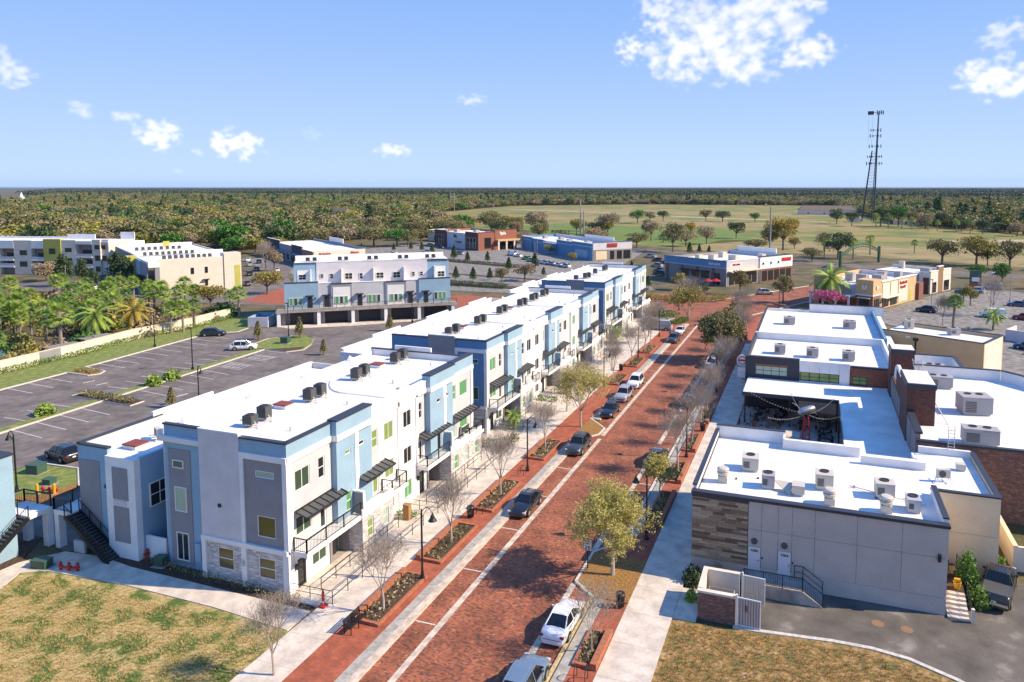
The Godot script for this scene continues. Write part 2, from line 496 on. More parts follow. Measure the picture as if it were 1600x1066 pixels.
# ---------------------------------------------------------------- townhouse rows
func awning(par: Node,t: Transform3D,s0: float,s1: float,h: float,out := 1.15) -> void:
	var o := ob(par,"awning",MB.new().mesh(),M.black_metal)
	var b := MB.new()
	b.xf = t
	var drop := 0.34
	b.bar(Vector3(s0,h,0.05),Vector3(s0,h-drop,out),0.09)
	b.bar(Vector3(s1,h,0.05),Vector3(s1,h-drop,out),0.09)
	b.bar(Vector3(s0,h-drop,out),Vector3(s1,h-drop,out),0.12)
	b.bar(Vector3(s0,h,0.06),Vector3(s1,h,0.06),0.09)
	var n := int((s1-s0)/0.62)
	for i in range(1,n):
		var s := lerpf(s0,s1,float(i)/n)
		b.bar(Vector3(s,h,0.06),Vector3(s,h-drop,out),0.06)
	o.mesh = b.mesh()
	var c := MB.new()
	c.xf = t
	c.quad(Vector3(s0,h-0.03,0.06),Vector3(s0,h-drop-0.03,out),Vector3(s1,h-drop-0.03,out),Vector3(s1,h-0.03,0.06))
	ob(o,"slatted_panel",c.mesh(),M.unit_dark)

func lower_front(o: Node,t: Transform3D,s: float,k: float,pod0: float,pod1: float,first: bool,panes: Array) -> void:
	# balcony over a recessed door,privacy wall,stone podium with a terrace,small end balcony; s is where the balcony begins
	var b0 := s
	var b1 := s+(6.7 if first else 4.5)*k
	tbox(o,"balcony_slab",M.white,t,Vector3(b0,2.92,0.12),Vector3(b1,3.26,1.38))
	var P := func(x: float,z: float) -> Vector3: return t*Vector3(x,3.26,z)
	railing(o,"balcony_railing",[P.call(b0+0.06,0.15),P.call(b0+0.06,1.3),P.call(b1-0.06,1.3)],1.05,true,0.08,2.2)
	# privacy wall
	tbox(o,"privacy_wall",M.mid_grey if first else M.blue,t,Vector3(pod0+0.15,3.3,0.1),Vector3(pod0+0.30,5.1,1.42))
	tbox(o,"privacy_wall_cap",M.white,t,Vector3(pod0+0.10,5.1,0.1),Vector3(pod0+0.36,5.22,1.5))
	tbox(o,"privacy_wall_cap",M.white,t,Vector3(pod0+0.10,3.3,1.42),Vector3(pod0+0.36,5.1,1.52))
	# podium
	var ws := []
	var wn := int((pod1-pod0)/(2.05*k))
	for i in wn:
		var c := lerpf(pod0,pod1,(i+0.5)/wn)
		ws.append([c-0.42,c+0.42,0.95,2.5])
	wall(o,"stone_podium",M.stone,t,pod0,pod1,0,3.0,1.45,-0.2,ws)
	for q in ws:
		win(o,t,q[0],q[1],q[2],q[3],1.27,1,2,panes[rng.randi() % panes.size()])
	tbox(o,"podium_band",M.white,t,Vector3(pod0-0.05,3.0,0.1),Vector3(pod1+0.05,3.12,1.52))
	tbox(o,"terrace_parapet",M.white,t,Vector3(pod0-0.03,3.12,1.3),Vector3(pod1+0.03,3.72,1.5))
	# recessed entry
	var e0 := pod0-2.15*k
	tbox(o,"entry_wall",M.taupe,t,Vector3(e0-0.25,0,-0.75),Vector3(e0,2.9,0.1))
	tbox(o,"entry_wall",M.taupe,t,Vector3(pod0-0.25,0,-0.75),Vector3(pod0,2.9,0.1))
	tbox(o,"entry_door",M.door_dark,t,Vector3(e0+0.35,0.05,-0.72),Vector3(e0+1.35,2.15,-0.62))
	tbox(o,"door_light",M.glass_dark,t,Vector3(e0+1.4,0.1,-0.72),Vector3(e0+1.7,2.15,-0.66))
	tbox(o,"wall_lantern",M.black_metal,t,Vector3(b0+0.25,1.7,0.02),Vector3(b0+0.42,2.1,0.22))

func half_one(o: Node,t: Transform3D,s: float,k: float,g: Array) -> void:
	# street corner unit and its neighbour,14.7 m
	var S := func(x: float) -> float: return s+x*k
	wall(o,"corner_pilaster",M.white,t,s,S.call(0.5),3.3,10.0,0.12,-0.3)
	wall(o,"wall_panel",M.light_grey,t,S.call(0.5),S.call(5.15),3.3,10.0,0.0,-0.3,[[S.call(0.9),S.call(2.55),7.5,9.1],[S.call(3.55),S.call(4.3),7.45,9.15],[S.call(0.9),S.call(2.65),4.1,5.55],[S.call(3.6),S.call(4.35),3.4,5.35]])
	win(o,t,S.call(0.9),S.call(2.55),7.5,9.1,-0.15,2,1,g[0])
	win(o,t,S.call(3.55),S.call(4.3),7.45,9.15,-0.15,1,2,"glass_dark")
	win(o,t,S.call(0.9),S.call(2.65),4.1,5.55,-0.15,2,1,g[1])
	win(o,t,S.call(3.6),S.call(4.35),3.4,5.35,-0.15,1,1,"glass_dark","frame_white","balcony_door",0.12)
	wall(o,"bay",M.blue,t,S.call(5.15),S.call(7.5),3.3,10.0,0.5,-0.3,[[S.call(6.2),S.call(6.95),8.45,8.85],[S.call(6.25),S.call(7.0),3.7,5.4]])
	win(o,t,S.call(6.2),S.call(6.95),8.45,8.85,0.35,1,1,g[2])
	win(o,t,S.call(6.25),S.call(7.0),3.7,5.4,0.35,1,2,g[2])
	wall(o,"pilaster",M.white,t,S.call(7.5),S.call(8.0),3.3,10.0,0.56,-0.3)
	wall(o,"wall_panel",M.blue,t,S.call(8.0),S.call(10.1),3.3,10.0,0.34,-0.3,[[S.call(8.3),S.call(9.05),8.5,8.9]])
	win(o,t,S.call(8.3),S.call(9.05),8.5,8.9,0.2,1,1,"glass_dark")
	wall(o,"wall_panel",M.light_grey,t,S.call(10.1),S.call(11.5),3.3,10.0,0.22,-0.3,[[S.call(10.35),S.call(11.15),7.5,9.1],[S.call(10.35),S.call(11.15),3.4,5.4]])
	win(o,t,S.call(10.35),S.call(11.15),7.5,9.1,0.07,1,2,g[3])
	win(o,t,S.call(10.35),S.call(11.15),3.4,5.4,0.07,1,1,g[3],"frame_white","terrace_door",0.12)
	wall(o,"wall_panel",M.white,t,S.call(11.5),S.call(14.4),0.0,10.0,0.15,-0.3,[[S.call(12.3),S.call(13.75),7.45,9.1],[S.call(12.35),S.call(13.75),4.0,5.6],[S.call(12.4),S.call(13.75),0.9,2.2]])
	win(o,t,S.call(12.3),S.call(13.75),7.45,9.1,0.0,2,1,g[4],"frame_white")
	win(o,t,S.call(12.35),S.call(13.75),4.0,5.6,0.0,2,1,g[4],"frame_white")
	win(o,t,S.call(12.4),S.call(13.75),0.9,2.2,0.0,2,1,"glass_dark")
	wall(o,"pilaster",M.white,t,S.call(14.4),S.call(14.75),0.0,10.6,0.26,-0.3)
	# ground floor
	wall(o,"wall_panel",M.white,t,s,S.call(4.85),0,3.3,0.0,-0.3,[[S.call(0.9),S.call(1.85),0.05,2.3],[S.call(2.6),S.call(4.3),0.9,2.1]])
	win(o,t,S.call(0.9),S.call(1.85),0.05,2.3,-0.15,1,1,"glass_dark","frame_dark","front_door",0.14)
	win(o,t,S.call(2.6),S.call(4.3),0.9,2.1,-0.15,2,1,"glass_green")
	lower_front(o,t,S.call(0.35),k,S.call(7.0),S.call(11.5),true,[g[2],"film_pale",g[3]])
	awning(o,t,S.call(0.75),S.call(5.6),6.1)
	awning(o,t,S.call(8.0),S.call(12.3),6.0,1.3)
	tbox(o,"balcony_slab",M.white,t,Vector3(S.call(11.5),2.9,0.15),Vector3(S.call(14.2),3.22,1.35))
	railing(o,"balcony_railing",[t*Vector3(S.call(11.75),3.22,0.2),t*Vector3(S.call(11.75),3.22,1.25),t*Vector3(S.call(14.1),3.22,1.25),t*Vector3(S.call(14.1),3.22,0.2)],1.05,true,0.08,1.4)

func half_two(o: Node,t: Transform3D,s: float,k: float,g: Array,last := true) -> void:
	# 14.7 m starting at the party pilaster; last: ends the row with a corner panel
	var S := func(x: float) -> float: return s+x*k
	wall(o,"wall_panel",M.white,t,S.call(0.05),S.call(2.8),0.0,10.0,0.15,-0.3,[[S.call(0.7),S.call(2.1),7.6,9.2],[S.call(0.7),S.call(2.1),4.1,5.7],[S.call(0.7),S.call(2.05),0.8,2.5]])
	win(o,t,S.call(0.7),S.call(2.1),7.6,9.2,0.0,2,1,g[0])
	win(o,t,S.call(0.7),S.call(2.1),4.1,5.7,0.0,2,1,g[0])
	win(o,t,S.call(0.7),S.call(2.05),0.8,2.5,0.0,2,1,g[1])
	wall(o,"pilaster",M.white,t,S.call(2.8),S.call(3.25),3.3,10.2,0.26,-0.3)
	wall(o,"wall_panel",M.light_grey,t,S.call(3.25),S.call(4.85),3.3,10.0,0.0,-0.3,[[S.call(3.5),S.call(4.3),7.6,9.2],[S.call(3.5),S.call(4.3),3.4,5.4]])
	win(o,t,S.call(3.5),S.call(4.3),7.6,9.2,-0.15,1,2,"glass_dark")
	win(o,t,S.call(3.5),S.call(4.3),3.4,5.4,-0.15,1,1,"glass_dark","frame_white","balcony_door",0.12)
	wall(o,"bay",M.blue,t,S.call(4.85),S.call(7.5),3.3,10.0,0.6,-0.3,[[S.call(6.2),S.call(6.95),8.5,8.95],[S.call(6.2),S.call(7.0),3.6,5.4]])
	win(o,t,S.call(6.2),S.call(6.95),8.5,8.95,0.45,1,1,"glass_dark")
	win(o,t,S.call(6.2),S.call(7.0),3.6,5.4,0.45,1,1,"glass_dark")
	wall(o,"pilaster",M.white,t,S.call(7.5),S.call(8.05),3.3,10.0,0.64,-0.3)
	wall(o,"wall_panel",M.blue,t,S.call(8.05),S.call(9.9),3.3,10.0,0.38,-0.3,[[S.call(8.3),S.call(9.0),8.5,8.95]])
	win(o,t,S.call(8.3),S.call(9.0),8.5,8.95,0.24,1,1,"glass_dark")
	if last:
		wall(o,"wall_panel",M.light_grey,t,S.call(9.9),S.call(14.25),3.3,10.0,0.22,-0.3,[[S.call(10.05),S.call(10.85),7.6,9.2],[S.call(11.75),S.call(13.45),7.55,9.2],[S.call(11.75),S.call(13.45),4.0,5.6],[S.call(10.05),S.call(10.9),3.4,5.4]])
		win(o,t,S.call(10.05),S.call(10.85),7.6,9.2,0.07,1,2,g[2])
		win(o,t,S.call(11.75),S.call(13.45),7.55,9.2,0.07,1,1,g[3])
		win(o,t,S.call(11.75),S.call(13.45),4.0,5.6,0.07,1,1,g[3])
		win(o,t,S.call(10.05),S.call(10.9),3.4,5.4,0.07,1,1,"film_pale","frame_white","terrace_door",0.12)
		wall(o,"corner_pilaster",M.white,t,S.call(14.25),S.call(14.75),0.0,10.0,0.32,-0.3)
		tbox(o,"balcony_slab",M.white,t,Vector3(S.call(11.4),2.9,0.2),Vector3(S.call(14.9),3.22,1.55))
		railing(o,"balcony_railing",[t*Vector3(S.call(11.55),3.22,0.3),t*Vector3(S.call(11.55),3.22,1.48),t*Vector3(S.call(14.8),3.22,1.48),t*Vector3(S.call(14.8),3.22,0.3)],1.05,true,0.08,1.4)
		awning(o,t,S.call(9.95),S.call(14.6),6.1,1.2)
	else:
		wall(o,"wall_panel",M.light_grey,t,S.call(9.9),S.call(12.0),3.3,10.0,0.22,-0.3,[[S.call(10.4),S.call(11.2),7.5,9.1],[S.call(10.4),S.call(11.2),3.4,5.4]])
		win(o,t,S.call(10.4),S.call(11.2),7.5,9.1,0.07,1,2,"glass_dark")
		win(o,t,S.call(10.4),S.call(11.2),3.4,5.4,0.07,1,1,"glass_dark","frame_white","terrace_door",0.12)
		wall(o,"wall_panel",M.white,t,S.call(12.0),S.call(14.4),0.0,10.0,0.15,-0.3,[[S.call(12.4),S.call(13.85),7.45,9.1],[S.call(12.4),S.call(13.85),4.0,5.6],[S.call(12.5),S.call(13.8),0.9,2.2]])
		win(o,t,S.call(12.4),S.call(13.85),7.45,9.1,0.0,2,1,g[4])
		win(o,t,S.call(12.4),S.call(13.85),4.0,5.6,0.0,2,1,g[4])
		win(o,t,S.call(12.5),S.call(13.8),0.9,2.2,0.0,2,1,"glass_dark")
		wall(o,"pilaster",M.white,t,S.call(14.4),S.call(14.75),0.0,10.6,0.26,-0.3)
		tbox(o,"balcony_slab",M.white,t,Vector3(S.call(12.0),2.9,0.2),Vector3(S.call(14.3),3.22,1.4))
		railing(o,"balcony_railing",[t*Vector3(S.call(12.1),3.22,0.3),t*Vector3(S.call(12.1),3.22,1.34),t*Vector3(S.call(14.2),3.22,1.34),t*Vector3(S.call(14.2),3.22,0.3)],1.05,true,0.08,1.4)
		awning(o,t,S.call(8.2),S.call(12.2),6.0,1.3)
	wall(o,"wall_panel",M.white,t,S.call(2.8),S.call(5.3),0,3.3,0.0,-0.3,[[S.call(3.6),S.call(4.5),0.05,2.3]])
	win(o,t,S.call(3.6),S.call(4.5),0.05,2.3,-0.15,1,1,"glass_dark","frame_dark","front_door",0.14)
	lower_front(o,t,S.call(2.9),k,S.call(7.4),S.call(14.4 if last else 12.0),false,[g[1],"film_pale","glass_dark"])
	awning(o,t,S.call(3.2),S.call(8.2),6.1)

func row_top(o: Node,t: Transform3D,spans: Array,total: float) -> void:
	# spans: [s0,s1,height,material,outward]
	for q in spans:
		tbox(o,"cornice_band",M.white,t,Vector3(q[0],9.98,-0.3),Vector3(q[1],10.45,q[4]+0.10))
		tbox(o,"parapet",M[q[3]],t,Vector3(q[0],10.45,-0.25),Vector3(q[1],q[2],q[4]+0.02))
		tbox(o,"coping",M.coping if q[3] != "white" else M.white,t,Vector3(q[0],q[2],-0.3),Vector3(q[1],q[2]+0.12,q[4]+0.08))

func townhouse_row(label: String,x: float,z0: float,len_: float,k: float,xw: float,mid: bool,g1: Array,g2: Array) -> Node3D:
	var o := thing("townhouse_row",label,"townhouses",Vector3(x,0,z0))
	var t := frame_at(Vector3(0,0,0),Vector3(0,0,-1))
	var w := xw-x     # negative: west edge of the tall block
	bx(o,"core",M.light_grey,Vector3(w+0.3,3.3,-len_+0.3),Vector3(-0.3,10.2,-0.9))
	bx(o,"core",M.light_grey,Vector3(w+0.3,0,-len_+0.3),Vector3(-0.76,3.3,-0.9))
	bx(o,"roof",M.roof,Vector3(w+0.2,10.2,-len_+0.25),Vector3(-0.25,10.6,-0.25))
	half_one(o,t,0,k,g1)
	var spans := [[0.0,5.1*k,11.45,"blue",0.05],[5.1*k,9.9*k,11.58,"blue",0.55]]
	if mid:
		half_two(o,t,14.9,1.035,g2,false)
		half_two(o,t,len_-14.75*k,k,g1.slice(0,4) + [g2[4]],true)
		spans.append_array([[9.9*k,20.7,11.05,"white",0.16],[20.7,26.1,11.62,"blue",0.62],[26.1,len_-9.9*k,11.05,"white",0.16]])
	else:
		half_two(o,t,len_-14.75*k,k,g2,true)
		spans.append([9.9*k,len_-9.9*k,11.05,"white",0.16])
	spans.append_array([[len_-9.9*k,len_-4.8*k,11.58,"blue",0.62],[len_-4.8*k,len_,11.62,"blue",0.3]])
	row_top(o,t,spans,len_)
	# other parapets (south,north,west)
	bx(o,"parapet",M.white,Vector3(w,10.2,-len_),Vector3(-0.3,11.3,-len_+0.25))
	bx(o,"coping",M.coping,Vector3(w,11.3,-len_-0.04),Vector3(-0.3,11.42,-len_+0.3))
	bx(o,"parapet",M.white,Vector3(w*0.75,11.42,-len_+0.01),Vector3(w*0.38,11.9,-len_+0.24))
	bx(o,"parapet",M.white,Vector3(w,10.2,-len_+0.3),Vector3(w+0.25,11.0,-0.3))
	bx(o,"north_wall",M.mid_grey,Vector3(w,0,-len_),Vector3(-0.3,10.2,-len_+0.3))
	bx(o,"west_wall",M.light_grey,Vector3(w,0,-len_+0.3),Vector3(w+0.3,10.2,-0.85))
	# crickets behind the west parapet,drawn as low wedges of membrane
	var nu := int(len_/7.2)
	for i in nu:
		var zc := -(i+0.35)*len_/nu
		var b := MB.new()
		var c := Vector3(w+0.3,10.62,zc)
		b.tri(c+Vector3(0,0.9,0),c+Vector3(1.0,0,0.7),c+Vector3(1.0,0,-0.7))
		b.tri(c+Vector3(0,0.9,0),c+Vector3(0,0,0.9),c+Vector3(1.0,0,0.7))
		b.tri(c+Vector3(0,0.9,0),c+Vector3(1.0,0,-0.7),c+Vector3(0,0,-0.9))
		ob(o,"roof_cricket",b.mesh(),M.roof)
		bx(o,"vent_pipe",M.galvanised,Vector3(-3.4,10.6,zc-2.0),Vector3(-3.28,10.95,zc-1.88))
		bx(o,"vent_pipe",M.galvanised,Vector3(-1.9,10.6,zc-0.6),Vector3(-1.6,10.78,zc-0.3))
	for i in range(1,int(nu/2.0)+1):
		# seam kerb across the roof between pairs of houses,curving at its west end
		var zc := -i*len_/(nu/2.0)
		if zc > -len_+2.0:
			var b := MB.new()
			var last := Vector3(-0.3,10.6,zc)
			for j in range(1,15):
				var u := j/14.0
				var p := Vector3(lerpf(-0.3,w+3.0,u),10.6,zc+(0.0 if u < 0.6 else -3.2*pow((u-0.6)/0.4,2.0)))
				b.tube(last,p,0.13,0.13,5)
				last = p
			ob(o,"roof_seam",b.mesh(),M.roof)
	return o

func south_end(o: Node3D,x: float,k: float,near: bool) -> void:
	# the end wall that faces the camera; local x runs from -12.5 (west) to 0
	var t := frame_at(Vector3(-12.2,0,0),Vector3(1,0,0))   # s = x+12.2
	var e := 12.2
	if near:
		# blue strip with grey panel
		wall(o,"end_wall",M.blue,t,0.0,4.15,0,11.45,-0.55,-0.8)
		wall(o,"end_panel",M.mid_grey,t,0.35,2.6,0.3,9.6,-0.5,-0.55,[[0.85,1.95,8.1,8.75],[0.95,2.15,4.6,6.6],[0.95,2.2,0.6,2.9]],0.04)
		win(o,t,0.85,1.95,8.1,8.75,-0.52,1,1,"glass_green")
		win(o,t,0.95,2.15,4.6,6.6,-0.52,1,1,"film_pale")
		win(o,t,0.95,2.2,0.6,2.9,-0.52,2,1,"glass_dark")
		tbox(o,"coping",M.coping,t,Vector3(-0.1,11.45,-0.85),Vector3(4.15,11.58,-0.48))
		tbox(o,"meter_box",M.blue,t,Vector3(2.9,0.9,-0.5),Vector3(3.5,2.3,-0.28))
		wall(o,"end_wall",M.lavender,t,4.15,8.0,3.4,11.75,0.1,-0.8)
		tbox(o,"coping",M.white,t,Vector3(4.13,11.75,-0.8),Vector3(8.0,11.85,0.14))
		tbox(o,"wall_vent",M.black_metal,t,Vector3(5.9,5.9,0.1),Vector3(6.15,6.15,0.2))
		tbox(o,"belt_course",M.white,t,Vector3(4.1,3.1,-0.3),Vector3(12.2+0.0,3.45,0.2))
		for q in [[4.1,4.5],[7.95,8.4],[11.8,12.2]]:
			tbox(o,"base_pilaster",M.white,t,Vector3(q[0],0,-0.3),Vector3(q[1],3.1,0.16))
		wall(o,"stone_base",M.stone,t,4.5,7.95,0,3.1,0.0,-0.3,[[5.5,7.05,0.95,2.65]])
		win(o,t,5.5,7.05,0.95,2.65,-0.14,1,2,"film_brown")
		wall(o,"stone_base",M.stone,t,8.4,11.8,0,3.1,0.0,-0.3,[[9.4,10.95,0.9,2.5]])
		win(o,t,9.4,10.95,0.9,2.5,-0.14,1,2,"film_brown")
		tbox(o,"wall_lantern",M.galvanised,t,Vector3(8.1,1.7,0.16),Vector3(8.25,2.1,0.3))
	else:
		wall(o,"end_wall",M.deep_blue,t,-1.0,4.3,0,11.4,0.0,-0.3)
		tbox(o,"coping",M.coping,t,Vector3(-1.0,11.4,-0.35),Vector3(4.3,11.52,0.06))
		wall(o,"end_wall",M.mid_grey,t,4.3,8.0,0,11.8,0.12,-0.3)
		tbox(o,"coping",M.white,t,Vector3(4.3,11.8,-0.3),Vector3(8.0,11.9,0.16))
		tbox(o,"stone_base",M.stone,t,Vector3(8.0,0,-0.3),Vector3(11.8,3.1,0.0))
		tbox(o,"belt_course",M.white,t,Vector3(8.0,3.1,-0.3),Vector3(12.2,3.45,0.16))
	# blue parapet and tall panel at the street corner
	tbox(o,"parapet",M.blue if near else M.deep_blue,t,Vector3(8.0,10.45,-0.3),Vector3(12.2,11.45,0.02))
	tbox(o,"coping",M.coping,t,Vector3(8.0,11.45,-0.35),Vector3(12.28,11.57,0.08))
	tbox(o,"cornice_band",M.white,t,Vector3(8.0,10.0,-0.3),Vector3(12.28,10.45,0.12))
	tbox(o,"corner_pilaster",M.white,t,Vector3(8.0,3.45,-0.3),Vector3(8.35,10.0,0.1))
	tbox(o,"corner_pilaster",M.white,t,Vector3(11.9,3.45,-0.3),Vector3(12.3,10.0,0.1))
	wall(o,"end_panel",M.mid_grey if near else M.deep_blue,t,8.35,11.9,3.45,10.0,0.0,-0.3,[[9.35,11.1,8.65,9.2],[9.4,11.1,4.1,5.75]])
	win(o,t,9.35,11.1,8.65,9.2,-0.14,1,1,"film_pale" if near else "glass_green")
	win(o,t,9.4,11.1,4.1,5.75,-0.14,1,1,"film_brown" if near else "glass_green")
	if near:
		tbox(o,"corner_pilaster",M.white,t,Vector3(11.8,0,-0.3),Vector3(12.3,3.1,0.14))

func garage_wing(label: String,x0: float,x1: float,z0: float,z1: float,near: bool) -> void:
	var o := thing("garage_wing",label,"garages",Vector3(x1,0,z0))
	var w := x1-x0
	var l := z0-z1
	bx(o,"wall",M.light_grey,Vector3(-w,0,-l),Vector3(-w+0.3,8.95,-0.3))
	bx(o,"wall",M.light_grey,Vector3(-w,0,-l-0.3),Vector3(0,8.95,-l))
	bx(o,"roof",M.roof,Vector3(-w+0.3,8.0,-l),Vector3(-0.3,8.3,-0.3))
	bx(o,"coping",M.coping if near else M.white,Vector3(-w-0.05,8.95,-8.0),Vector3(-w+0.35,9.07,0))
	bx(o,"coping",M.white,Vector3(-w-0.05,8.95,-l),Vector3(-w+0.35,9.07,-8.0))
	for i in int(l/14.7):
		bx(o,"parapet",M.white,Vector3(-w+0.02,8.95,-7.0-i*14.7-7.0),Vector3(-w+0.28,9.5,-7.0-i*14.7))
	var t := frame_at(Vector3(-w,0,0),Vector3(1,0,0))
	if near:
		wall(o,"end_wall",M.blue,t,0,3.35,0,8.85,0.0,-0.3)
		tbox(o,"wall_inlay",M.mid_grey,t,Vector3(0.06,0.2,0),Vector3(2.4,7.7,0.04))
		tbox(o,"coping",M.coping,t,Vector3(-0.05,8.85,-0.35),Vector3(3.4,9.0,0.06))
		wall(o,"end_wall",M.white,t,3.35,w,0,8.4,0.25,-0.3)
		tbox(o,"wall_inlay",M.mid_grey,t,Vector3(4.1,4.95,0.25),Vector3(5.75,7.6,0.30))
		tbox(o,"wall_inlay",M.mid_grey,t,Vector3(4.1,1.4,0.25),Vector3(5.75,4.35,0.30))
		tbox(o,"sign_panel",M.lavender,t,Vector3(4.15,4.45,0.25),Vector3(5.5,4.87,0.31))
		tbox(o,"wall_lantern",M.black_metal,t,Vector3(3.05,5.6,0.0),Vector3(3.3,5.9,0.2))
	else:
		wall(o,"end_wall",M.white,t,0,w,0,8.6,0.0,-0.3)
	var te := frame_at(Vector3(0,0,0),Vector3(0,0,-1))
	wall(o,"side_wall",M.deep_blue if not near else M.blue,te,0.3,l,0,8.4,0.0,-0.3)
	win(o,te,1.0,2.9,4.0,6.0,0.0,2,2,"glass_dark")

func condenser(x: float,y: float,z: float,turn: float,label: String,tall := true) -> void:
	var o := thing("air_conditioner",label,"air conditioner",Vector3(x,y,z),turn)
	var h := 0.95 if tall else 0.7
	if not cache.has("cond%d" % int(tall)):
		var b := MB.new()
		b.box(Vector3(-0.42,0.28,-0.42),Vector3(0.42,0.28+h,0.42))
		var g := MB.new()
		for j in 9:
			var yy := 0.36+j*h/10.0
			g.box(Vector3(-0.44,yy,-0.44),Vector3(0.44,yy+0.03,0.44))
		var s := MB.new()
		for sx in [-0.35,0.35]:
			for sz in [-0.35,0.35]:
				s.box(Vector3(sx-0.04,0,sz-0.04),Vector3(sx+0.04,0.28,sz+0.04))
		s.box(Vector3(-0.5,0.2,-0.39),Vector3(0.5,0.28,-0.31))
		s.box(Vector3(-0.5,0.2,0.31),Vector3(0.5,0.28,0.39))
		var f := MB.new()
		f.lathe(Vector3(0,0.28+h,0),[Vector2(0.36,0),Vector2(0.36,0.05),Vector2(0.3,0.06),Vector2(0.12,0.03),Vector2(0.0,0.05)],14)
		var c := MB.new()
		c.tube(Vector3(0.42,0.5,0.1),Vector3(0.75,0.15,0.1),0.035,0.035)
		c.tube(Vector3(0.75,0.15,0.1),Vector3(0.95,0.0,0.4),0.035,0.035)
		cache["cond%d" % int(tall)] = [b.mesh(),g.mesh(),s.mesh(),f.mesh(),c.mesh()]
	var k: Array = cache["cond%d" % int(tall)]
	ob(o,"casing",k[0],M.unit_dark)
	ob(o,"grille",k[1],M.unit_dark)
	ob(o,"stand",k[2],M.galvanised)
	ob(o,"fan_guard",k[3],M.grille)
	ob(o,"conduit",k[4],M.galvanised)

# ---------------------------------------------------------------- vegetation
func rand_dir(r: RandomNumberGenerator) -> Vector3:
	var z := r.randf_range(-1,1)
	var a := r.randf()*TAU
	var s := sqrt(1-z*z)
	return Vector3(s*cos(a),z,s*sin(a))

func leaf_quad(b: MB,p: Vector3,size: float,r: RandomNumberGenerator,jitter := 0.35,up := 0.4) -> void:
	var n := (rand_dir(r)+Vector3.UP*up).normalized()
	var u := n.cross(rand_dir(r)).normalized()*size*0.5
	var w := n.cross(u.normalized())*size*r.randf_range(0.3,0.5)
	var g := 1.0+r.randf_range(-jitter,jitter)
	b.col = Color(g*r.randf_range(0.9,1.12),g,g*r.randf_range(0.8,1.1))
	b.tri(p-u-w*0.4,p+w,p+u)
	b.tri(p-u-w*0.4,p+u,p-w*0.9)

# a branching tree; returns [trunk,twigs,leaves] meshes
func branching(seed_: int,height: float,clear: float,spread: float,levels: int,kids: Array,leaves: int,leaf: float,rad: float,upness := 0.35) -> Array:
	var r := RandomNumberGenerator.new()
	r.seed = seed_
	var trunk := MB.new()
	var twig := MB.new()
	twig.colored = true
	var lf := MB.new()
	lf.colored = true
	var top := Vector3(r.randf_range(-0.1,0.1),clear,r.randf_range(-0.1,0.1))
	var midp := Vector3(r.randf_range(-0.06,0.06),clear*0.5,r.randf_range(-0.06,0.06))
	trunk.tube(Vector3(0,-0.1,0),midp,rad*1.2,rad,8)
	trunk.tube(midp,top,rad,rad*0.85,8)
	var front := [[top,Vector3.UP,rad*0.8,0]]
	var tall := height-clear
	while front.size():
		var it: Array = front.pop_back()
		var lv: int = it[3]
		var n: int = kids[lv]
		var a0 := r.randf()*TAU
		for i in n:
			var d: Vector3 = it[1]
			var s := d.cross(Vector3.UP if absf(d.y) < 0.9 else Vector3.RIGHT).normalized()
			var t := d.cross(s)
			var az := a0+TAU*(i+r.randf_range(-0.25,0.25))/n
			var open := spread*r.randf_range(0.55,1.25)*(1.0 if lv else 0.9)
			if n > 2 and i == 0 and lv < 2:
				open *= 0.3
			var nd := (d*cos(open)+(s*cos(az)+t*sin(az))*sin(open)+Vector3.UP*upness*0.5).normalized()
			var ln: float = tall * [0.46,0.34,0.25,0.18,0.12][lv]*r.randf_range(0.7,1.2)
			var r0: float = maxf(it[2]*r.randf_range(0.56,0.73),0.0085)
			var p0: Vector3 = it[0]
			var p1 := p0+nd*ln*0.5+rand_dir(r)*ln*0.06
			var p2 := p1+(nd+rand_dir(r)*0.22+Vector3.UP*0.1*upness).normalized()*ln*0.5
			var g := r.randf_range(0.75,1.25)
			twig.col = Color(g,g,g)
			var k := 5 if lv < 2 else 3
			twig.tube(p0,p1,r0,r0*0.8,k,false)
			twig.tube(p1,p2,r0*0.8,r0*0.55,k,false)
			if lv+1 < levels:
				front.append([p2,nd,r0*0.8,lv+1])
				if lv > 0:
					front.append([p1,(nd+rand_dir(r)*0.7).normalized(),r0*0.6,lv+1] if lv+1 < levels else [p1,nd,r0,lv+1])
			if lv >= levels-1:
				for q in leaves:
					leaf_quad(lf,p0.lerp(p2,r.randf_range(0.1,1.1))+rand_dir(r)*ln*0.42*r.randf(),leaf*r.randf_range(0.6,1.3),r)
	return [trunk.mesh(),twig.mesh(),lf.mesh()]

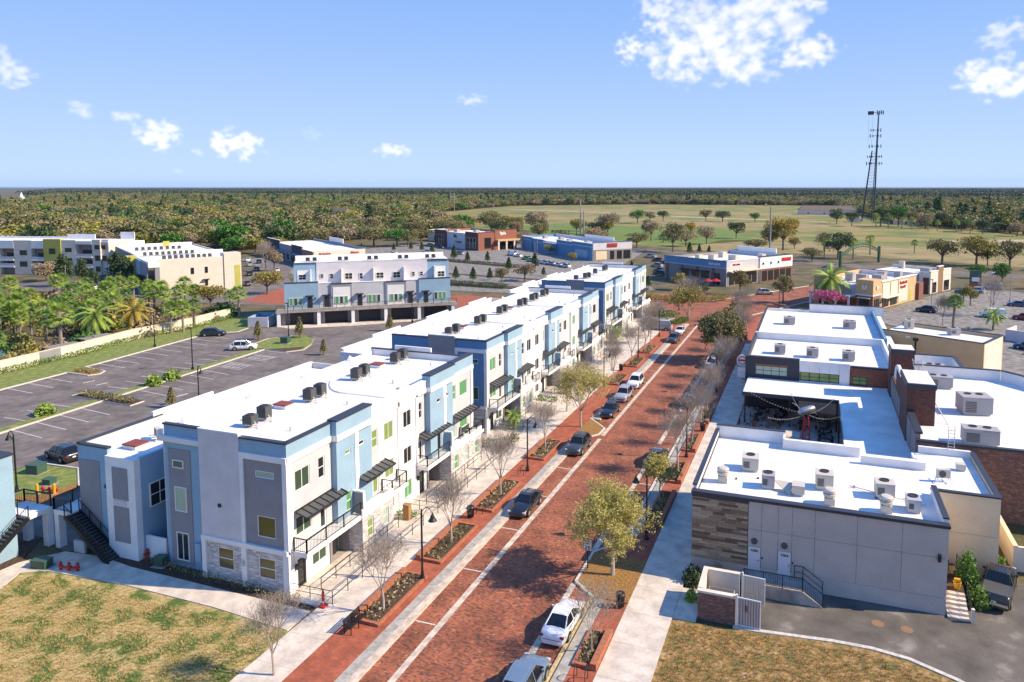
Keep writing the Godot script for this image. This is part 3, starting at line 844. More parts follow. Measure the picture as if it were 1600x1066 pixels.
# a crown of leaf clumps on lobes,for trees seen from further off
func lobed(seed_: int,h: float,w: float,base: float,lobes: int,quads: int,leaf: float,cone := 0.0) -> Array:
	var r := RandomNumberGenerator.new()
	r.seed = seed_
	var tr := MB.new()
	var lf := MB.new()
	lf.colored = true
	tr.tube(Vector3(0,-0.1,0),Vector3(0.1,base+(h-base)*0.35,0),w*0.028+0.06,w*0.018+0.03,6,false)
	var cs := []
	for i in lobes:
		var a := TAU*i/lobes+r.randf_range(-0.5,0.5)
		var yy := base+(h-base)*(r.randf_range(0.28,0.78) if i else 0.7)
		var k := 1.0-cone*(yy-base)/(h-base)
		var rr := w*0.5*r.randf_range(0.35,0.66)*k*(1.0 if i else 0.2)
		var c := Vector3(cos(a)*rr,yy,sin(a)*rr)
		var size := Vector3(w*r.randf_range(0.17,0.27)*k,(h-base)*r.randf_range(0.16,0.26),w*r.randf_range(0.17,0.27)*k)
		cs.append([c,size,r.randf_range(0.72,1.25)])
		if base > 0.4:
			tr.tube(Vector3(0,base+(h-base)*0.12,0),c,w*0.014+0.02,0.02,4,false)
	if cone > 0.5:
		cs.clear()
		for i in 7:
			var u := (i+0.5)/7.0
			cs.append([Vector3(r.randf_range(-0.05,0.05)*w,base+(h-base)*(0.08+0.84*u),r.randf_range(-0.05,0.05)*w),Vector3(w*0.5*(1.0-0.85*pow(u,1.3)),(h-base)*0.11,w*0.5*(1.0-0.85*pow(u,1.3))),r.randf_range(0.8,1.2)])
	for i in quads:
		var q: Array = cs[r.randi() % cs.size()]
		var d := rand_dir(r)
		if d.y < -0.3 and r.randf() < 0.6:
			d.y = -d.y
		var sz: Vector3 = q[1]
		var p: Vector3 = q[0]+d*sz*pow(r.randf(),0.3)*r.randf_range(0.92,1.14)
		var keep := lf.col
		leaf_quad(lf,p,leaf*r.randf_range(0.55,1.4),r,0.3)
		var g: float = q[2]
		for m in range(lf.c.size()-6,lf.c.size()):
			lf.c[m] = Color(lf.c[m].r*g,lf.c[m].g*g,lf.c[m].b*g)
	return [tr.mesh(),lf.mesh()]

# feather palm (true) or fan palm (false): [trunk,fronds,dead skirt]
func palm(seed_: int,trunk_h: float,reach: float,feather: bool) -> Array:
	var r := RandomNumberGenerator.new()
	r.seed = seed_
	var tr := MB.new()
	var p := Vector3(0,-0.1,0)
	for i in 6:
		var q := Vector3(sin(i*0.5+seed_)*0.08,trunk_h*(i+1)/6.0,cos(i*0.7)*0.06)
		tr.tube(p,q,0.24-0.012*i,0.22-0.012*i,7,false)
		p = q
	tr.lathe(p,[Vector2(0.16,-0.5),Vector2(0.3,-0.1),Vector2(0.24,0.25),Vector2(0.0,0.5)],8)
	var lf := MB.new()
	lf.colored = true
	var n := 30 if feather else 34
	for i in n:
		var az := i*2.39996
		var el := lerpf(1.25,-0.5,float(i)/n)+r.randf_range(-0.1,0.1)
		var d := Vector3(cos(az),0,sin(az))
		var g := r.randf_range(0.7,1.3)
		var old := 1.0 if i < n*0.8 else 1.5
		lf.col = Color(g*old,g,g*0.9)
		if feather:
			var last := p
			var dir := (d*cos(el)+Vector3.UP*sin(el)).normalized()
			var side := d.cross(Vector3.UP).normalized()
			var len_ := reach*r.randf_range(0.85,1.1)
			for j in 9:
				dir = (dir+Vector3.DOWN*0.17).normalized()
				var q := last+dir*len_/9.0
				lf.tube(last,q,0.025,0.02,3,false)
				var wdt := len_*0.21*sin(PI*(j+1.2)/10.5)
				for sd in [-1.0,1.0]:
					for m in 3:
						var c := last.lerp(q,(m+0.5)/3.0)
						var tip: Vector3 = c+(side*sd*0.8+dir*0.7+Vector3.DOWN*0.28+rand_dir(r)*0.1)*wdt
						var w := dir*0.055*reach/2.5
						lf.tri(c-w,c+w,tip)
				last = q
		else:
			var el2 := lerpf(1.35,-0.75,float(i)/n)
			var dir := (d*cos(el2)+Vector3.UP*sin(el2)).normalized()
			var hub := p+dir*reach*0.55
			lf.tube(p,hub,0.02,0.015,3,false)
			var side := dir.cross(Vector3.UP).normalized()
			var nrm := side.cross(dir).normalized()
			for m in 11:
				var a := (m-5)*0.27
				var tip: Vector3 = hub+(dir*cos(a)+side*sin(a))*reach*0.52*r.randf_range(0.85,1.1)+Vector3.DOWN*reach*(0.12+0.1*absf(a))+nrm*0.05
				var w := (side*cos(a)-dir*sin(a))*reach*0.045
				lf.tri(hub-w,hub+w,tip)
	return [tr.mesh(),lf.mesh()]

func shrub(seed_: int,h: float,w: float,quads: int,leaf: float) -> ArrayMesh:
	var r := RandomNumberGenerator.new()
	r.seed = seed_
	var b := MB.new()
	b.colored = true
	for i in quads:
		var d := rand_dir(r)
		d.y = absf(d.y)
		var k := pow(r.randf(),0.35)
		leaf_quad(b,Vector3(d.x*w/2,d.y*h,d.z*w/2)*k*r.randf_range(0.85,1.15),leaf*r.randf_range(0.6,1.3),r,0.45,0.8)
	return b.mesh()

func hedge_mesh(seed_: int,pts: Array,w: float,h: float,density: float,leaf: float) -> ArrayMesh:
	var r := RandomNumberGenerator.new()
	r.seed = seed_
	var b := MB.new()
	b.colored = true
	for i in pts.size()-1:
		var p: Vector2 = pts[i]
		var q: Vector2 = pts[i+1]
		var nrm := (q-p).normalized().orthogonal()
		for j in int(p.distance_to(q)*density):
			var c := p.lerp(q,r.randf())+nrm*w*(r.randf()-0.5)
			leaf_quad(b,Vector3(c.x,h*pow(r.randf(),0.6),c.y),leaf*r.randf_range(0.6,1.3),r,0.45,0.8)
	return b.mesh()

func plant(called: String,label: String,cat: String,at: Vector3,meshes: Array,leaf: Material,scale_ := 1.0,turn := 0.0,group := "",bark: Material = null,squash := 1.0) -> Node3D:
	var o := thing(called,label,cat,at,turn,group)
	o.scale = Vector3(scale_,scale_*squash,scale_)
	var bk: Material = bark if bark else M.bark
	ob(o,"trunk",meshes[0],bk)
	if meshes.size() == 3:
		ob(o,"branches",meshes[1],M.twig)
		if (meshes[2] as ArrayMesh).get_surface_count():
			ob(o,"crown",meshes[2],leaf)
	else:
		ob(o,"crown",meshes[1],leaf)
	return o

# ---------------------------------------------------------------- vehicles
# shapes run along local -z (front) ; x is across
func hull(stations: Array,section: Callable) -> MB:
	var b := MB.new()
	for i in stations.size()-1:
		var a: Array = section.call(stations[i])
		var c: Array = section.call(stations[i+1])
		for j in a.size()-1:
			b.quad(a[j],a[j+1],c[j+1],c[j])
	var f: Array = section.call(stations[0])
	var e: Array = section.call(stations[-1])
	for j in range(1,f.size()-1):
		b.tri(f[0],f[j+1],f[j])
		b.tri(e[0],e[j],e[j+1])
	return b

func car_meshes(kind: String) -> Dictionary:
	if cache.has(kind):
		return cache[kind]
	var L := 4.75
	var W := 0.90
	var body := []      # z,top,half width
	var cab := []       # z,height,half width for the glass hull,from front to rear
	var belt := 0.93
	var roof := 1.44
	var wr := 0.33
	var wz := [-1.42,1.38]
	match kind:
		"sedan":
			body = [[-2.38,0.55,0.62],[-2.28,0.68,0.78],[-1.95,0.80,0.88],[-1.0,0.94,0.90],[0.2,0.97,0.905],[1.5,1.0,0.90],[2.15,1.0,0.84],[2.32,0.92,0.76],[2.38,0.66,0.70]]
			cab = [[-1.05,0.93,0.76],[-0.22,1.40,0.58],[0.25,1.45,0.58],[0.85,1.40,0.57],[1.72,0.99,0.72]]
		"suv":
			body = [[-2.35,0.62,0.66],[-2.25,0.80,0.82],[-1.95,0.96,0.91],[-1.0,1.06,0.93],[0.2,1.08,0.935],[1.5,1.10,0.93],[2.2,1.08,0.88],[2.36,0.95,0.82],[2.40,0.7,0.78]]
			cab = [[-1.1,1.05,0.80],[-0.38,1.60,0.62],[0.3,1.68,0.63],[1.55,1.64,0.61],[2.18,1.08,0.74]]
			W = 0.93; wr = 0.37; roof = 1.68
		"pickup":
			body = [[-2.85,0.75,0.75],[-2.75,1.0,0.90],[-2.4,1.10,0.98],[-1.3,1.18,1.0],[0.6,1.20,1.0],[2.6,1.20,1.0],[2.78,1.16,0.97],[2.82,0.75,0.95]]
			cab = [[-1.45,1.17,0.86],[-0.75,1.80,0.68],[-0.2,1.88,0.69],[0.55,1.84,0.68],[0.82,1.19,0.82]]
			L = 5.7; W = 1.0; wr = 0.41; wz = [-1.85,1.75]; roof = 1.88
		"van":
			body = [[-2.75,0.7,0.75],[-2.65,1.0,0.92],[-2.2,1.25,0.98],[-1.6,1.35,1.0],[0.5,1.4,1.0],[2.5,1.4,1.0],[2.72,1.3,0.97],[2.75,0.7,0.95]]
			cab = [[-1.9,1.28,0.88],[-1.15,2.0,0.78],[-0.6,2.15,0.80],[2.35,2.15,0.80],[2.72,1.35,0.92]]
			W = 1.0; wr = 0.38; wz = [-1.75,1.65]; roof = 2.15
	var sec := func(s: Array) -> Array:
		var z: float = s[0]
		var y: float = s[1]
		var w: float = s[2]
		var m := minf(0.62,y-0.1)
		return [Vector3(-w*0.88,0.24,z),Vector3(-w*0.97,0.36,z),Vector3(-w,m,z),Vector3(-w*0.955,y-0.07,z),Vector3(-w*0.86,y,z),Vector3(-w*0.4,y+0.035,z),Vector3(w*0.4,y+0.035,z),Vector3(w*0.86,y,z),Vector3(w*0.955,y-0.07,z),Vector3(w,m,z),Vector3(w*0.97,0.36,z),Vector3(w*0.88,0.24,z)]
	var d := {}
	d.body = hull(body,sec).mesh(true)
	# glass hull
	var bz0: float = cab[0][0]
	var bz1: float = cab[-1][0]
	var y0: float = cab[0][1]
	var wb: float = cab[0][2]+0.08
	var g := MB.new()
	var low := []
	for s in cab:
		low.append(Vector3(lerpf(wb,wb,0),y0-0.02,s[0]))
	for i in cab.size()-1:
		var a: Array = cab[i]
		var c: Array = cab[i+1]
		for sd in [-1.0,1.0]:
			var p := Vector3(sd*a[2],a[1],a[0])
			var q := Vector3(sd*c[2],c[1],c[0])
			var pl := Vector3(sd*(wb if i > 0 else a[2]+0.06),y0-0.03,a[0])
			var ql := Vector3(sd*(wb if i < cab.size()-2 else c[2]+0.06),y0-0.03,c[0])
			if sd > 0:
				g.quad(pl,ql,q,p)
			else:
				g.quad(ql,pl,p,q)
		g.quad(Vector3(-a[2],a[1],a[0]),Vector3(a[2],a[1],a[0]),Vector3(c[2],c[1],c[0]),Vector3(-c[2],c[1],c[0]))
	d.windows = g.mesh()
	# roof panel and pillars in body colour
	var rp := MB.new()
	for i in range(1,cab.size()-2):
		var a: Array = cab[i]
		var c: Array = cab[i+1]
		var u := 0.035
		rp.quad(Vector3(-a[2]-0.015,a[1]+0.008,a[0]),Vector3(-a[2]*0.6,a[1]+u,a[0]),Vector3(-c[2]*0.6,c[1]+u,c[0]),Vector3(-c[2]-0.015,c[1]+0.008,c[0]))
		rp.quad(Vector3(-a[2]*0.6,a[1]+u,a[0]),Vector3(a[2]*0.6,a[1]+u,a[0]),Vector3(c[2]*0.6,c[1]+u,c[0]),Vector3(-c[2]*0.6,c[1]+u,c[0]))
		rp.quad(Vector3(a[2]*0.6,a[1]+u,a[0]),Vector3(a[2]+0.015,a[1]+0.008,a[0]),Vector3(c[2]+0.015,c[1]+0.008,c[0]),Vector3(c[2]*0.6,c[1]+u,c[0]))
	for sd in [-1.0,1.0]:
		for i in cab.size()-1:
			rp.tube(Vector3(sd*cab[i][2],cab[i][1],cab[i][0]),Vector3(sd*cab[i+1][2],cab[i+1][1],cab[i+1][0]),0.04,0.04,5,false)
		var mid: Array = cab[2]
		rp.tube(Vector3(sd*mid[2],mid[1],mid[0]),Vector3(sd*wb,y0,mid[0]+0.05),0.035,0.04,4,false)
		if kind != "sedan":
			var c3: Array = cab[3]
			rp.tube(Vector3(sd*c3[2],c3[1],c3[0]),Vector3(sd*wb,y0,c3[0]+0.05),0.05,0.06,4,false)
		if kind == "van":
			rp.quad(Vector3(sd*(wb+0.02),y0-0.03,-0.45),Vector3(sd*(wb+0.02),y0-0.03,bz1-0.1),Vector3(sd*0.83,2.13,2.33),Vector3(sd*0.83,2.13,-0.5))
	d.roof = rp.mesh()
	var ty := MB.new()
	var rim := MB.new()
	ty.tube(Vector3(-0.11,0,0),Vector3(0.11,0,0),wr,wr,18)
	rim.tube(Vector3(-0.118,0,0),Vector3(0.118,0,0),wr*0.63,wr*0.63,10)
	d.tyre = ty.mesh(); d.rim = rim.mesh()
	var ar := MB.new()
	ar.tube(Vector3(-0.13,0.02,0),Vector3(0.105,0.02,0),wr+0.05,wr+0.05,18)
	d.arch = ar.mesh()
	var tr := MB.new()
	for sd in [-1.0,1.0]:
		tr.tube(Vector3(sd*(W+0.004),y0-0.02,bz0+0.35),Vector3(sd*(W+0.002),y0-0.0,bz1-0.3),0.018,0.018,4)
		tr.tube(Vector3(sd*(W+0.008),0.38,wz[0]+0.5),Vector3(sd*(W+0.008),0.38,wz[1]-0.5),0.03,0.03,4)
		for zz in [bz0+0.42,mid_z(cab),bz1-0.75]:
			tr.box(Vector3(sd*(W+0.004)-0.008,0.4,zz),Vector3(sd*(W+0.004)+0.008,y0,zz+0.018))
	tr.tube(Vector3(-0.6,body[1][1]-0.28,body[0][0]-0.01),Vector3(0.6,body[1][1]-0.28,body[0][0]-0.01),0.025,0.025,4)
	tr.tube(Vector3(-0.62,body[-1][1]-0.1,body[-1][0]+0.012),Vector3(0.62,body[-1][1]-0.1,body[-1][0]+0.012),0.02,0.02,4)
	d.trim = tr.mesh()
	d.wr = wr; d.W = W; d.wz = wz; d.front = body[0]; d.rear = body[-1]; d.roof_h = roof; d.belt = y0; d.cab = cab; d.body_top = body[2][1]
	d.rear2 = body[-2]; d.front2 = body[1]
	cache[kind] = d
	return d

func mid_z(cab: Array) -> float:
	return cab[2][0]+0.05

func car(kind: String,paint: String,x: float,z: float,deg: float,label: String,group := "",y := 0.0,rim := "steel") -> Node3D:
	# deg: the way the front points,0 = away from the camera along the street (-z)
	var d := car_meshes(kind)
	var names := {"sedan": ["parked_car","car"],"suv": ["parked_car","car"],"pickup": ["pickup_truck","pickup truck"],"van": ["parked_van","van"]}
	var o := thing(names[kind][0],label,names[kind][1],Vector3(x,y,z),deg_to_rad(deg),group)
	ob(o,"body",d.body,M[paint])
	ob(o,"windows",d.windows,M.car_glass)
	ob(o,"roof_panel",d.roof,M[paint])
	ob(o,"trim",d.trim,M.unit_dark)
	for sx in [-1.0,1.0]:
		for wz in d.wz:
			var w := ob(o,"wheel",d.arch,M.rubber,Transform3D(Basis(),Vector3(sx*(d.W-0.10),d.wr,wz)))
			ob(w,"tyre",d.tyre,M.rubber,Transform3D(Basis(),Vector3(sx*0.012,0,0)))
			ob(w,"rim",d.rim,M[rim],Transform3D(Basis(),Vector3(sx*0.014,0,0)))
		var fz: float = d.front2[0]
		var fy: float = d.front2[1]
		bx(o,"headlight",M.lamp_clear,Vector3(sx*0.70-0.15,fy-0.13,fz-0.035),Vector3(sx*0.70+0.15,fy+0.01,fz+0.12))
		var rz: float = d.rear2[0]
		var ry: float = d.rear2[1]
		bx(o,"tail_light",M.tail_red,Vector3(sx*(d.W*0.78)-0.15,ry-0.22,rz-0.12),Vector3(sx*(d.W*0.78)+0.11,ry-0.06,rz+0.045))
		bx(o,"mirror",M[paint],Vector3(sx*(d.W+0.06)-0.09,d.belt+0.02,d.cab[0][0]+0.45),Vector3(sx*(d.W+0.06)+0.09,d.belt+0.16,d.cab[0][0]+0.55))
	bx(o,"number_plate",M.sign_white,Vector3(-0.16,0.62,d.rear[0]-0.02),Vector3(0.16,0.77,d.rear[0]+0.02))
	bx(o,"grille",M.grille,Vector3(-0.42,0.40,d.front[0]-0.015),Vector3(0.42,0.52,d.front[0]+0.03))
	if kind == "pickup":
		bx(o,"bed_cover",M.unit_dark,Vector3(-0.80,1.2,0.95),Vector3(0.80,1.262,2.68))
		bx(o,"tailgate_band",M.unit_dark,Vector3(-0.86,1.0,2.77),Vector3(0.86,1.1,2.84))
		bx(o,"bumper",M.chrome,Vector3(-0.9,0.5,2.8),Vector3(0.9,0.68,2.92))
		for i in 5:
			bx(o,"roof_rib",M[paint],Vector3(-0.52+i*0.24,1.885,-0.6),Vector3(-0.44+i*0.24,1.93,0.5))
	return o

# ---------------------------------------------------------------- street furniture
func street_lamp(x: float,z: float,deg: float,label: String,h := 5.7,group := "lamps along the brick street",y := 0.12) -> void:
	var o := thing("street_lamp",label,"street lamp",Vector3(x,y,z),deg_to_rad(deg),group)
	if not cache.has("lamp%.1f" % h):
		var p := MB.new()
		p.lathe(Vector3.ZERO,[Vector2(0.22,0),Vector2(0.22,0.12),Vector2(0.16,0.3),Vector2(0.11,0.7),Vector2(0.085,0.8),Vector2(0.07,h-0.5),Vector2(0.09,h-0.45),Vector2(0.06,h-0.35),Vector2(0.05,h-0.1),Vector2(0.0,h)],10)
		var a := MB.new()
		var last := Vector3(0,h-0.3,0)
		for i in 9:
			var u := (i+1)/9.0
			var q := Vector3(u*0.95,h-0.3+0.42*sin(u*PI*0.95),0)
			a.tube(last,q,0.035,0.035,5)
			last = q
		a.tube(Vector3(0.05,h-0.75,0),Vector3(0.5,h+0.08,0),0.02,0.02,4)
		var s := MB.new()
		s.lathe(last+Vector3(0,-0.62,0),[Vector2(0.34,0),Vector2(0.31,0.06),Vector2(0.20,0.22),Vector2(0.13,0.42),Vector2(0.07,0.52),Vector2(0.05,0.64),Vector2(0,0.66)],14)
		var g := MB.new()
		g.lathe(last+Vector3(0,-0.72,0),[Vector2(0,0),Vector2(0.16,0.03),Vector2(0.22,0.13),Vector2(0.2,0.2)],10)
		cache["lamp%.1f" % h] = [p.mesh(),a.mesh(),s.mesh(),g.mesh()]
	var k: Array = cache["lamp%.1f" % h]
	ob(o,"post",k[0],M.black_metal)
	ob(o,"arm",k[1],M.black_metal)
	ob(o,"lamp_shade",k[2],M.black_metal)
	ob(o,"globe",k[3],M.lamp_clear)

func lot_light(x: float,z: float,h: float,label: String,m := "black_metal",group := "tall lamp posts in the parking lots") -> void:
	var o := thing("lamp_post",label,"lamp post",Vector3(x,0,z),0,group)
	var p := MB.new()
	p.tube(Vector3.ZERO,Vector3(0,0.5,0),0.25,0.22,10)
	p.tube(Vector3(0,0.5,0),Vector3(0,h,0),0.10,0.07,8)
	ob(o,"post",p.mesh(),M[m])
	bx(o,"lamp_head",M[m],Vector3(-0.55,h-0.05,-0.16),Vector3(0.15,h+0.1,0.16))
	bx(o,"lens",M.lamp_clear,Vector3(-0.5,h-0.07,-0.12),Vector3(0.05,h-0.05,0.12))

func trash_can(x: float,z: float,label: String,y := 0.13) -> void:
	var o := thing("trash_can",label,"trash can",Vector3(x,y,z),0,"black trash cans along the brick street")
	var b := MB.new()
	for i in 20:
		var a := TAU*i/20
		var p := Vector3(cos(a),0,sin(a))
		b.bar(p*0.27+Vector3.UP*0.08,p*0.33+Vector3.UP*0.92,0.028)
	b.lathe(Vector3.ZERO,[Vector2(0,0.08),Vector2(0.25,0.08),Vector2(0.28,0.85),Vector2(0.26,0.85),Vector2(0.23,0.12)],14)
	ob(o,"basket",b.mesh(),M.black_metal)
	var l := MB.new()
	l.lathe(Vector3.ZERO,[Vector2(0.35,0.90),Vector2(0.36,0.97),Vector2(0.30,1.06),Vector2(0.16,1.10),Vector2(0.13,1.04)],16)
	ob(o,"lid",l.mesh(),M.black_metal)

func bike_rack(x: float,z: float,label: String,deg := 0.0) -> void:
	var o := thing("bike_rack",label,"bike rack",Vector3(x,0.13,z),deg_to_rad(deg),"black hoop bike racks")
	for k in 2:
		var b := MB.new()
		var last := Vector3(k*0.7,0,-0.3)
		for i in 13:
			var a := PI*i/12.0
			var q := Vector3(k*0.7,0.55+0.3*sin(a),-0.3*cos(a))
			b.tube(last,q,0.028,0.028,5)
			last = q
		b.tube(last,Vector3(k*0.7,0,0.3),0.028,0.028,5)
		ob(o,"hoop",b.mesh(),M.black_metal)

func bench(x: float,z: float,deg: float,label: String) -> void:
	var o := thing("park_bench",label,"bench",Vector3(x,0.13,z),deg_to_rad(deg))
	for i in 4:
		bx(o,"seat_slat",M.black_metal,Vector3(-0.9,0.44,-0.24+i*0.12),Vector3(0.9,0.47,-0.15+i*0.12))
	for i in 4:
		bx(o,"back_slat",M.black_metal,Vector3(-0.9,0.52+i*0.11,-0.34-i*0.02),Vector3(0.9,0.60+i*0.11,-0.31-i*0.02))
	for sx in [-0.85,0.0,0.85]:
		var b := MB.new()
		b.bar(Vector3(sx,0,0.2),Vector3(sx,0.44,0.2),0.05)
		b.bar(Vector3(sx,0,-0.3),Vector3(sx,0.95,-0.4),0.05)
		b.bar(Vector3(sx,0.43,-0.33),Vector3(sx,0.43,0.24),0.05)
		b.bar(Vector3(sx,0.66,-0.36),Vector3(sx,0.66,0.22),0.05)
		b.bar(Vector3(sx,0.44,0.2),Vector3(sx,0.66,0.22),0.04)
		ob(o,"bench_frame",b.mesh(),M.black_metal)

func planter(x0: float,x1: float,z0: float,z1: float,label: String,seat_west: bool,seat_h := 0.42) -> void:
	# brick edged bed; z0 near,z1 far. One long side is a low seat wall of brick.
	var o := thing("brick_planter",label,"planter",Vector3(x0,0.125,z0),0,"brick planters along the street")
	var w := x1-x0
	var l := z0-z1
	var sw := 0.42
	var a := sw if seat_west else 0.2
	var b := 0.2 if seat_west else sw
	bx(o,"planter_wall",M.planter_brick,Vector3(0,0,-l),Vector3(a,seat_h if seat_west else 0.18,0))
	bx(o,"planter_wall",M.planter_brick,Vector3(w-b,0,-l),Vector3(w,0.18 if seat_west else seat_h,0))
	bx(o,"planter_wall",M.planter_brick,Vector3(a,0,-0.25),Vector3(w-b,0.22,0))
	bx(o,"planter_wall",M.planter_brick,Vector3(a,0,-l),Vector3(w-b,0.22,-l+0.25))
	bx(o,"soil",M.mulch,Vector3(a,0,-l+0.25),Vector3(w-b,0.12,-0.25))
	var s := MB.new()
	s.colored = true
	var r := RandomNumberGenerator.new()
	r.seed = int(absf(z0)*100)
	for i in int(l*26):
		leaf_quad(s,Vector3(r.randf_range(a+0.1,w-b-0.1),r.randf_range(0.13,0.42),r.randf_range(-l+0.35,-0.35)),r.randf_range(0.14,0.3),r,0.5,0.6)
	var p := ob(o,"ground_cover",s.mesh(),M.leaf_dry if int(absf(z0)) % 2 else M.leaf_oak)
	stuff(p)

func box_unit(called: String,label: String,cat: String,at: Vector3,size: Vector3,turn: float,m: String,group := "") -> Node3D:
	# rooftop unit: casing on a curb,fan openings,louvres and a panel door
	var o := thing(called,label,cat,at,turn,group)
	var h := size.y
	bx(o,"roof_curb",M.galvanised,Vector3(-size.x*0.45,0,-size.z*0.45),Vector3(size.x*0.45,0.22,size.z*0.45))
	bx(o,"casing",M[m],Vector3(-size.x/2,0.22,-size.z/2),Vector3(size.x/2,h,size.z/2))
	bx(o,"casing_lid",M[m],Vector3(-size.x/2-0.03,h,-size.z/2-0.03),Vector3(size.x/2+0.03,h+0.05,size.z/2+0.03))
	var n := 2 if size.x > 1.9 else 1
	for i in n:
		var f := MB.new()
		f.lathe(Vector3((i+0.5)/n*size.x*0.8-size.x*0.4,h+0.05,-size.z*0.12),[Vector2(0.36,0),Vector2(0.36,0.06),Vector2(0.31,0.06),Vector2(0.30,0.015),Vector2(0.0,0.015)],16)
		ob(o,"fan_opening",f.mesh(),M.grille)
	var l := MB.new()
	for i in 7:
		l.box(Vector3(-size.x*0.42,0.35+i*(h-0.5)/8.0,size.z/2),Vector3(-size.x*0.05,0.35+(i+0.55)*(h-0.5)/8.0,size.z/2+0.025))
	ob(o,"louvres",l.mesh(),M.unit_dark)
	bx(o,"access_panel",M[m],Vector3(size.x*0.03,0.3,size.z/2),Vector3(size.x*0.44,h-0.08,size.z/2+0.02))
	return o

func vent_fan(label: String,at: Vector3) -> void:
	var o := thing("exhaust_fan",label,"exhaust fan",at,0,"")
	bx(o,"roof_curb",M.unit_beige,Vector3(-0.38,0,-0.38),Vector3(0.38,0.55,0.38))
	var b := MB.new()
	b.lathe(Vector3(0,0.55,0),[Vector2(0.30,0),Vector2(0.46,0.1),Vector2(0.5,0.3),Vector2(0.42,0.32),Vector2(0.42,0.40),Vector2(0.47,0.42),Vector2(0.47,0.6),Vector2(0.36,0.68),Vector2(0.0,0.70)],18)
	ob(o,"fan_bowl",b.mesh(),M.unit_beige)
	var g := MB.new()
	g.lathe(Vector3(0,0.55,0),[Vector2(0.44,0.32),Vector2(0.45,0.36),Vector2(0.44,0.40)],18)
	ob(o,"rim_band",g.mesh(),M.unit_grey)

# ---------------------------------------------------------------- scene
func _ready() -> void:
	rng.seed = 20240
	setup_view()
	make_materials()
	build_ground()
	build_street()
	build_townhouses()
	build_shops_right()
	build_far_buildings()
	build_planting()
	build_cars()
	build_details()
	build_forest()

func setup_view() -> void:
	var cam := Camera3D.new()
	cam.name = "camera"
	cam.near = 0.5
	cam.far = 60000.0
	cam.projection = Camera3D.PROJECTION_FRUSTUM
	# a tilted lens shifted upwards,as the photograph's upright walls imply
	cam.size = 0.5*1066.0/1119.0
	cam.frustum_offset = Vector2(0.5*(800.0-880.0)/1119.0,0.5*(388.93-533.0)/1119.0)
	cam.position = Vector3(0,30,0)
	cam.rotation = Vector3(deg_to_rad(-4.9),deg_to_rad(19.377),0)
	add_child(cam)
	cam.current = true
	var env := Environment.new()
	env.tonemap_mode = Environment.TONE_MAPPER_LINEAR
	env.tonemap_exposure = 1.5
	env.background_mode = Environment.BG_SKY
	env.ambient_light_source = Environment.AMBIENT_SOURCE_SKY
	env.sdfgi_enabled = true
	env.ssao_enabled = true
	env.ssil_enabled = true
	env.fog_enabled = true
	env.fog_density = 0.000025
	env.fog_light_color = Color(0.62,0.76,0.95)
	var sky := Sky.new()
	var sm := ProceduralSkyMaterial.new()
	sm.sky_top_color = Color(0.06,0.215,0.62).linear_to_srgb()
	sm.sky_horizon_color = Color(0.43,0.555,0.72).linear_to_srgb()
	sm.sky_curve = 0.17
	sm.ground_bottom_color = Color(0.10,0.10,0.06).linear_to_srgb()
	sm.ground_horizon_color = Color(0.33,0.38,0.42).linear_to_srgb()
	sm.sky_cover = cloud_cover()
	sm.sky_cover_modulate = Color(1,1,1,1)
	sm.sun_angle_max = 1.0
	sky.sky_material = sm
	env.sky = sky
	var we := WorldEnvironment.new()
	we.name = "world_environment"
	we.environment = env
	add_child(we)
	var sun := DirectionalLight3D.new()
	sun.name = "sun"
	sun.light_energy = 1.6
	sun.light_color = Color(1.0,0.92,0.80)
	sun.light_angular_distance = 0.53
	sun.shadow_enabled = true
	sun.sky_mode = DirectionalLight3D.SKY_MODE_LIGHT_ONLY
	add_child(sun)
	sun.look_at_from_position(Vector3(8.2,6.5,-1.85),Vector3.ZERO)

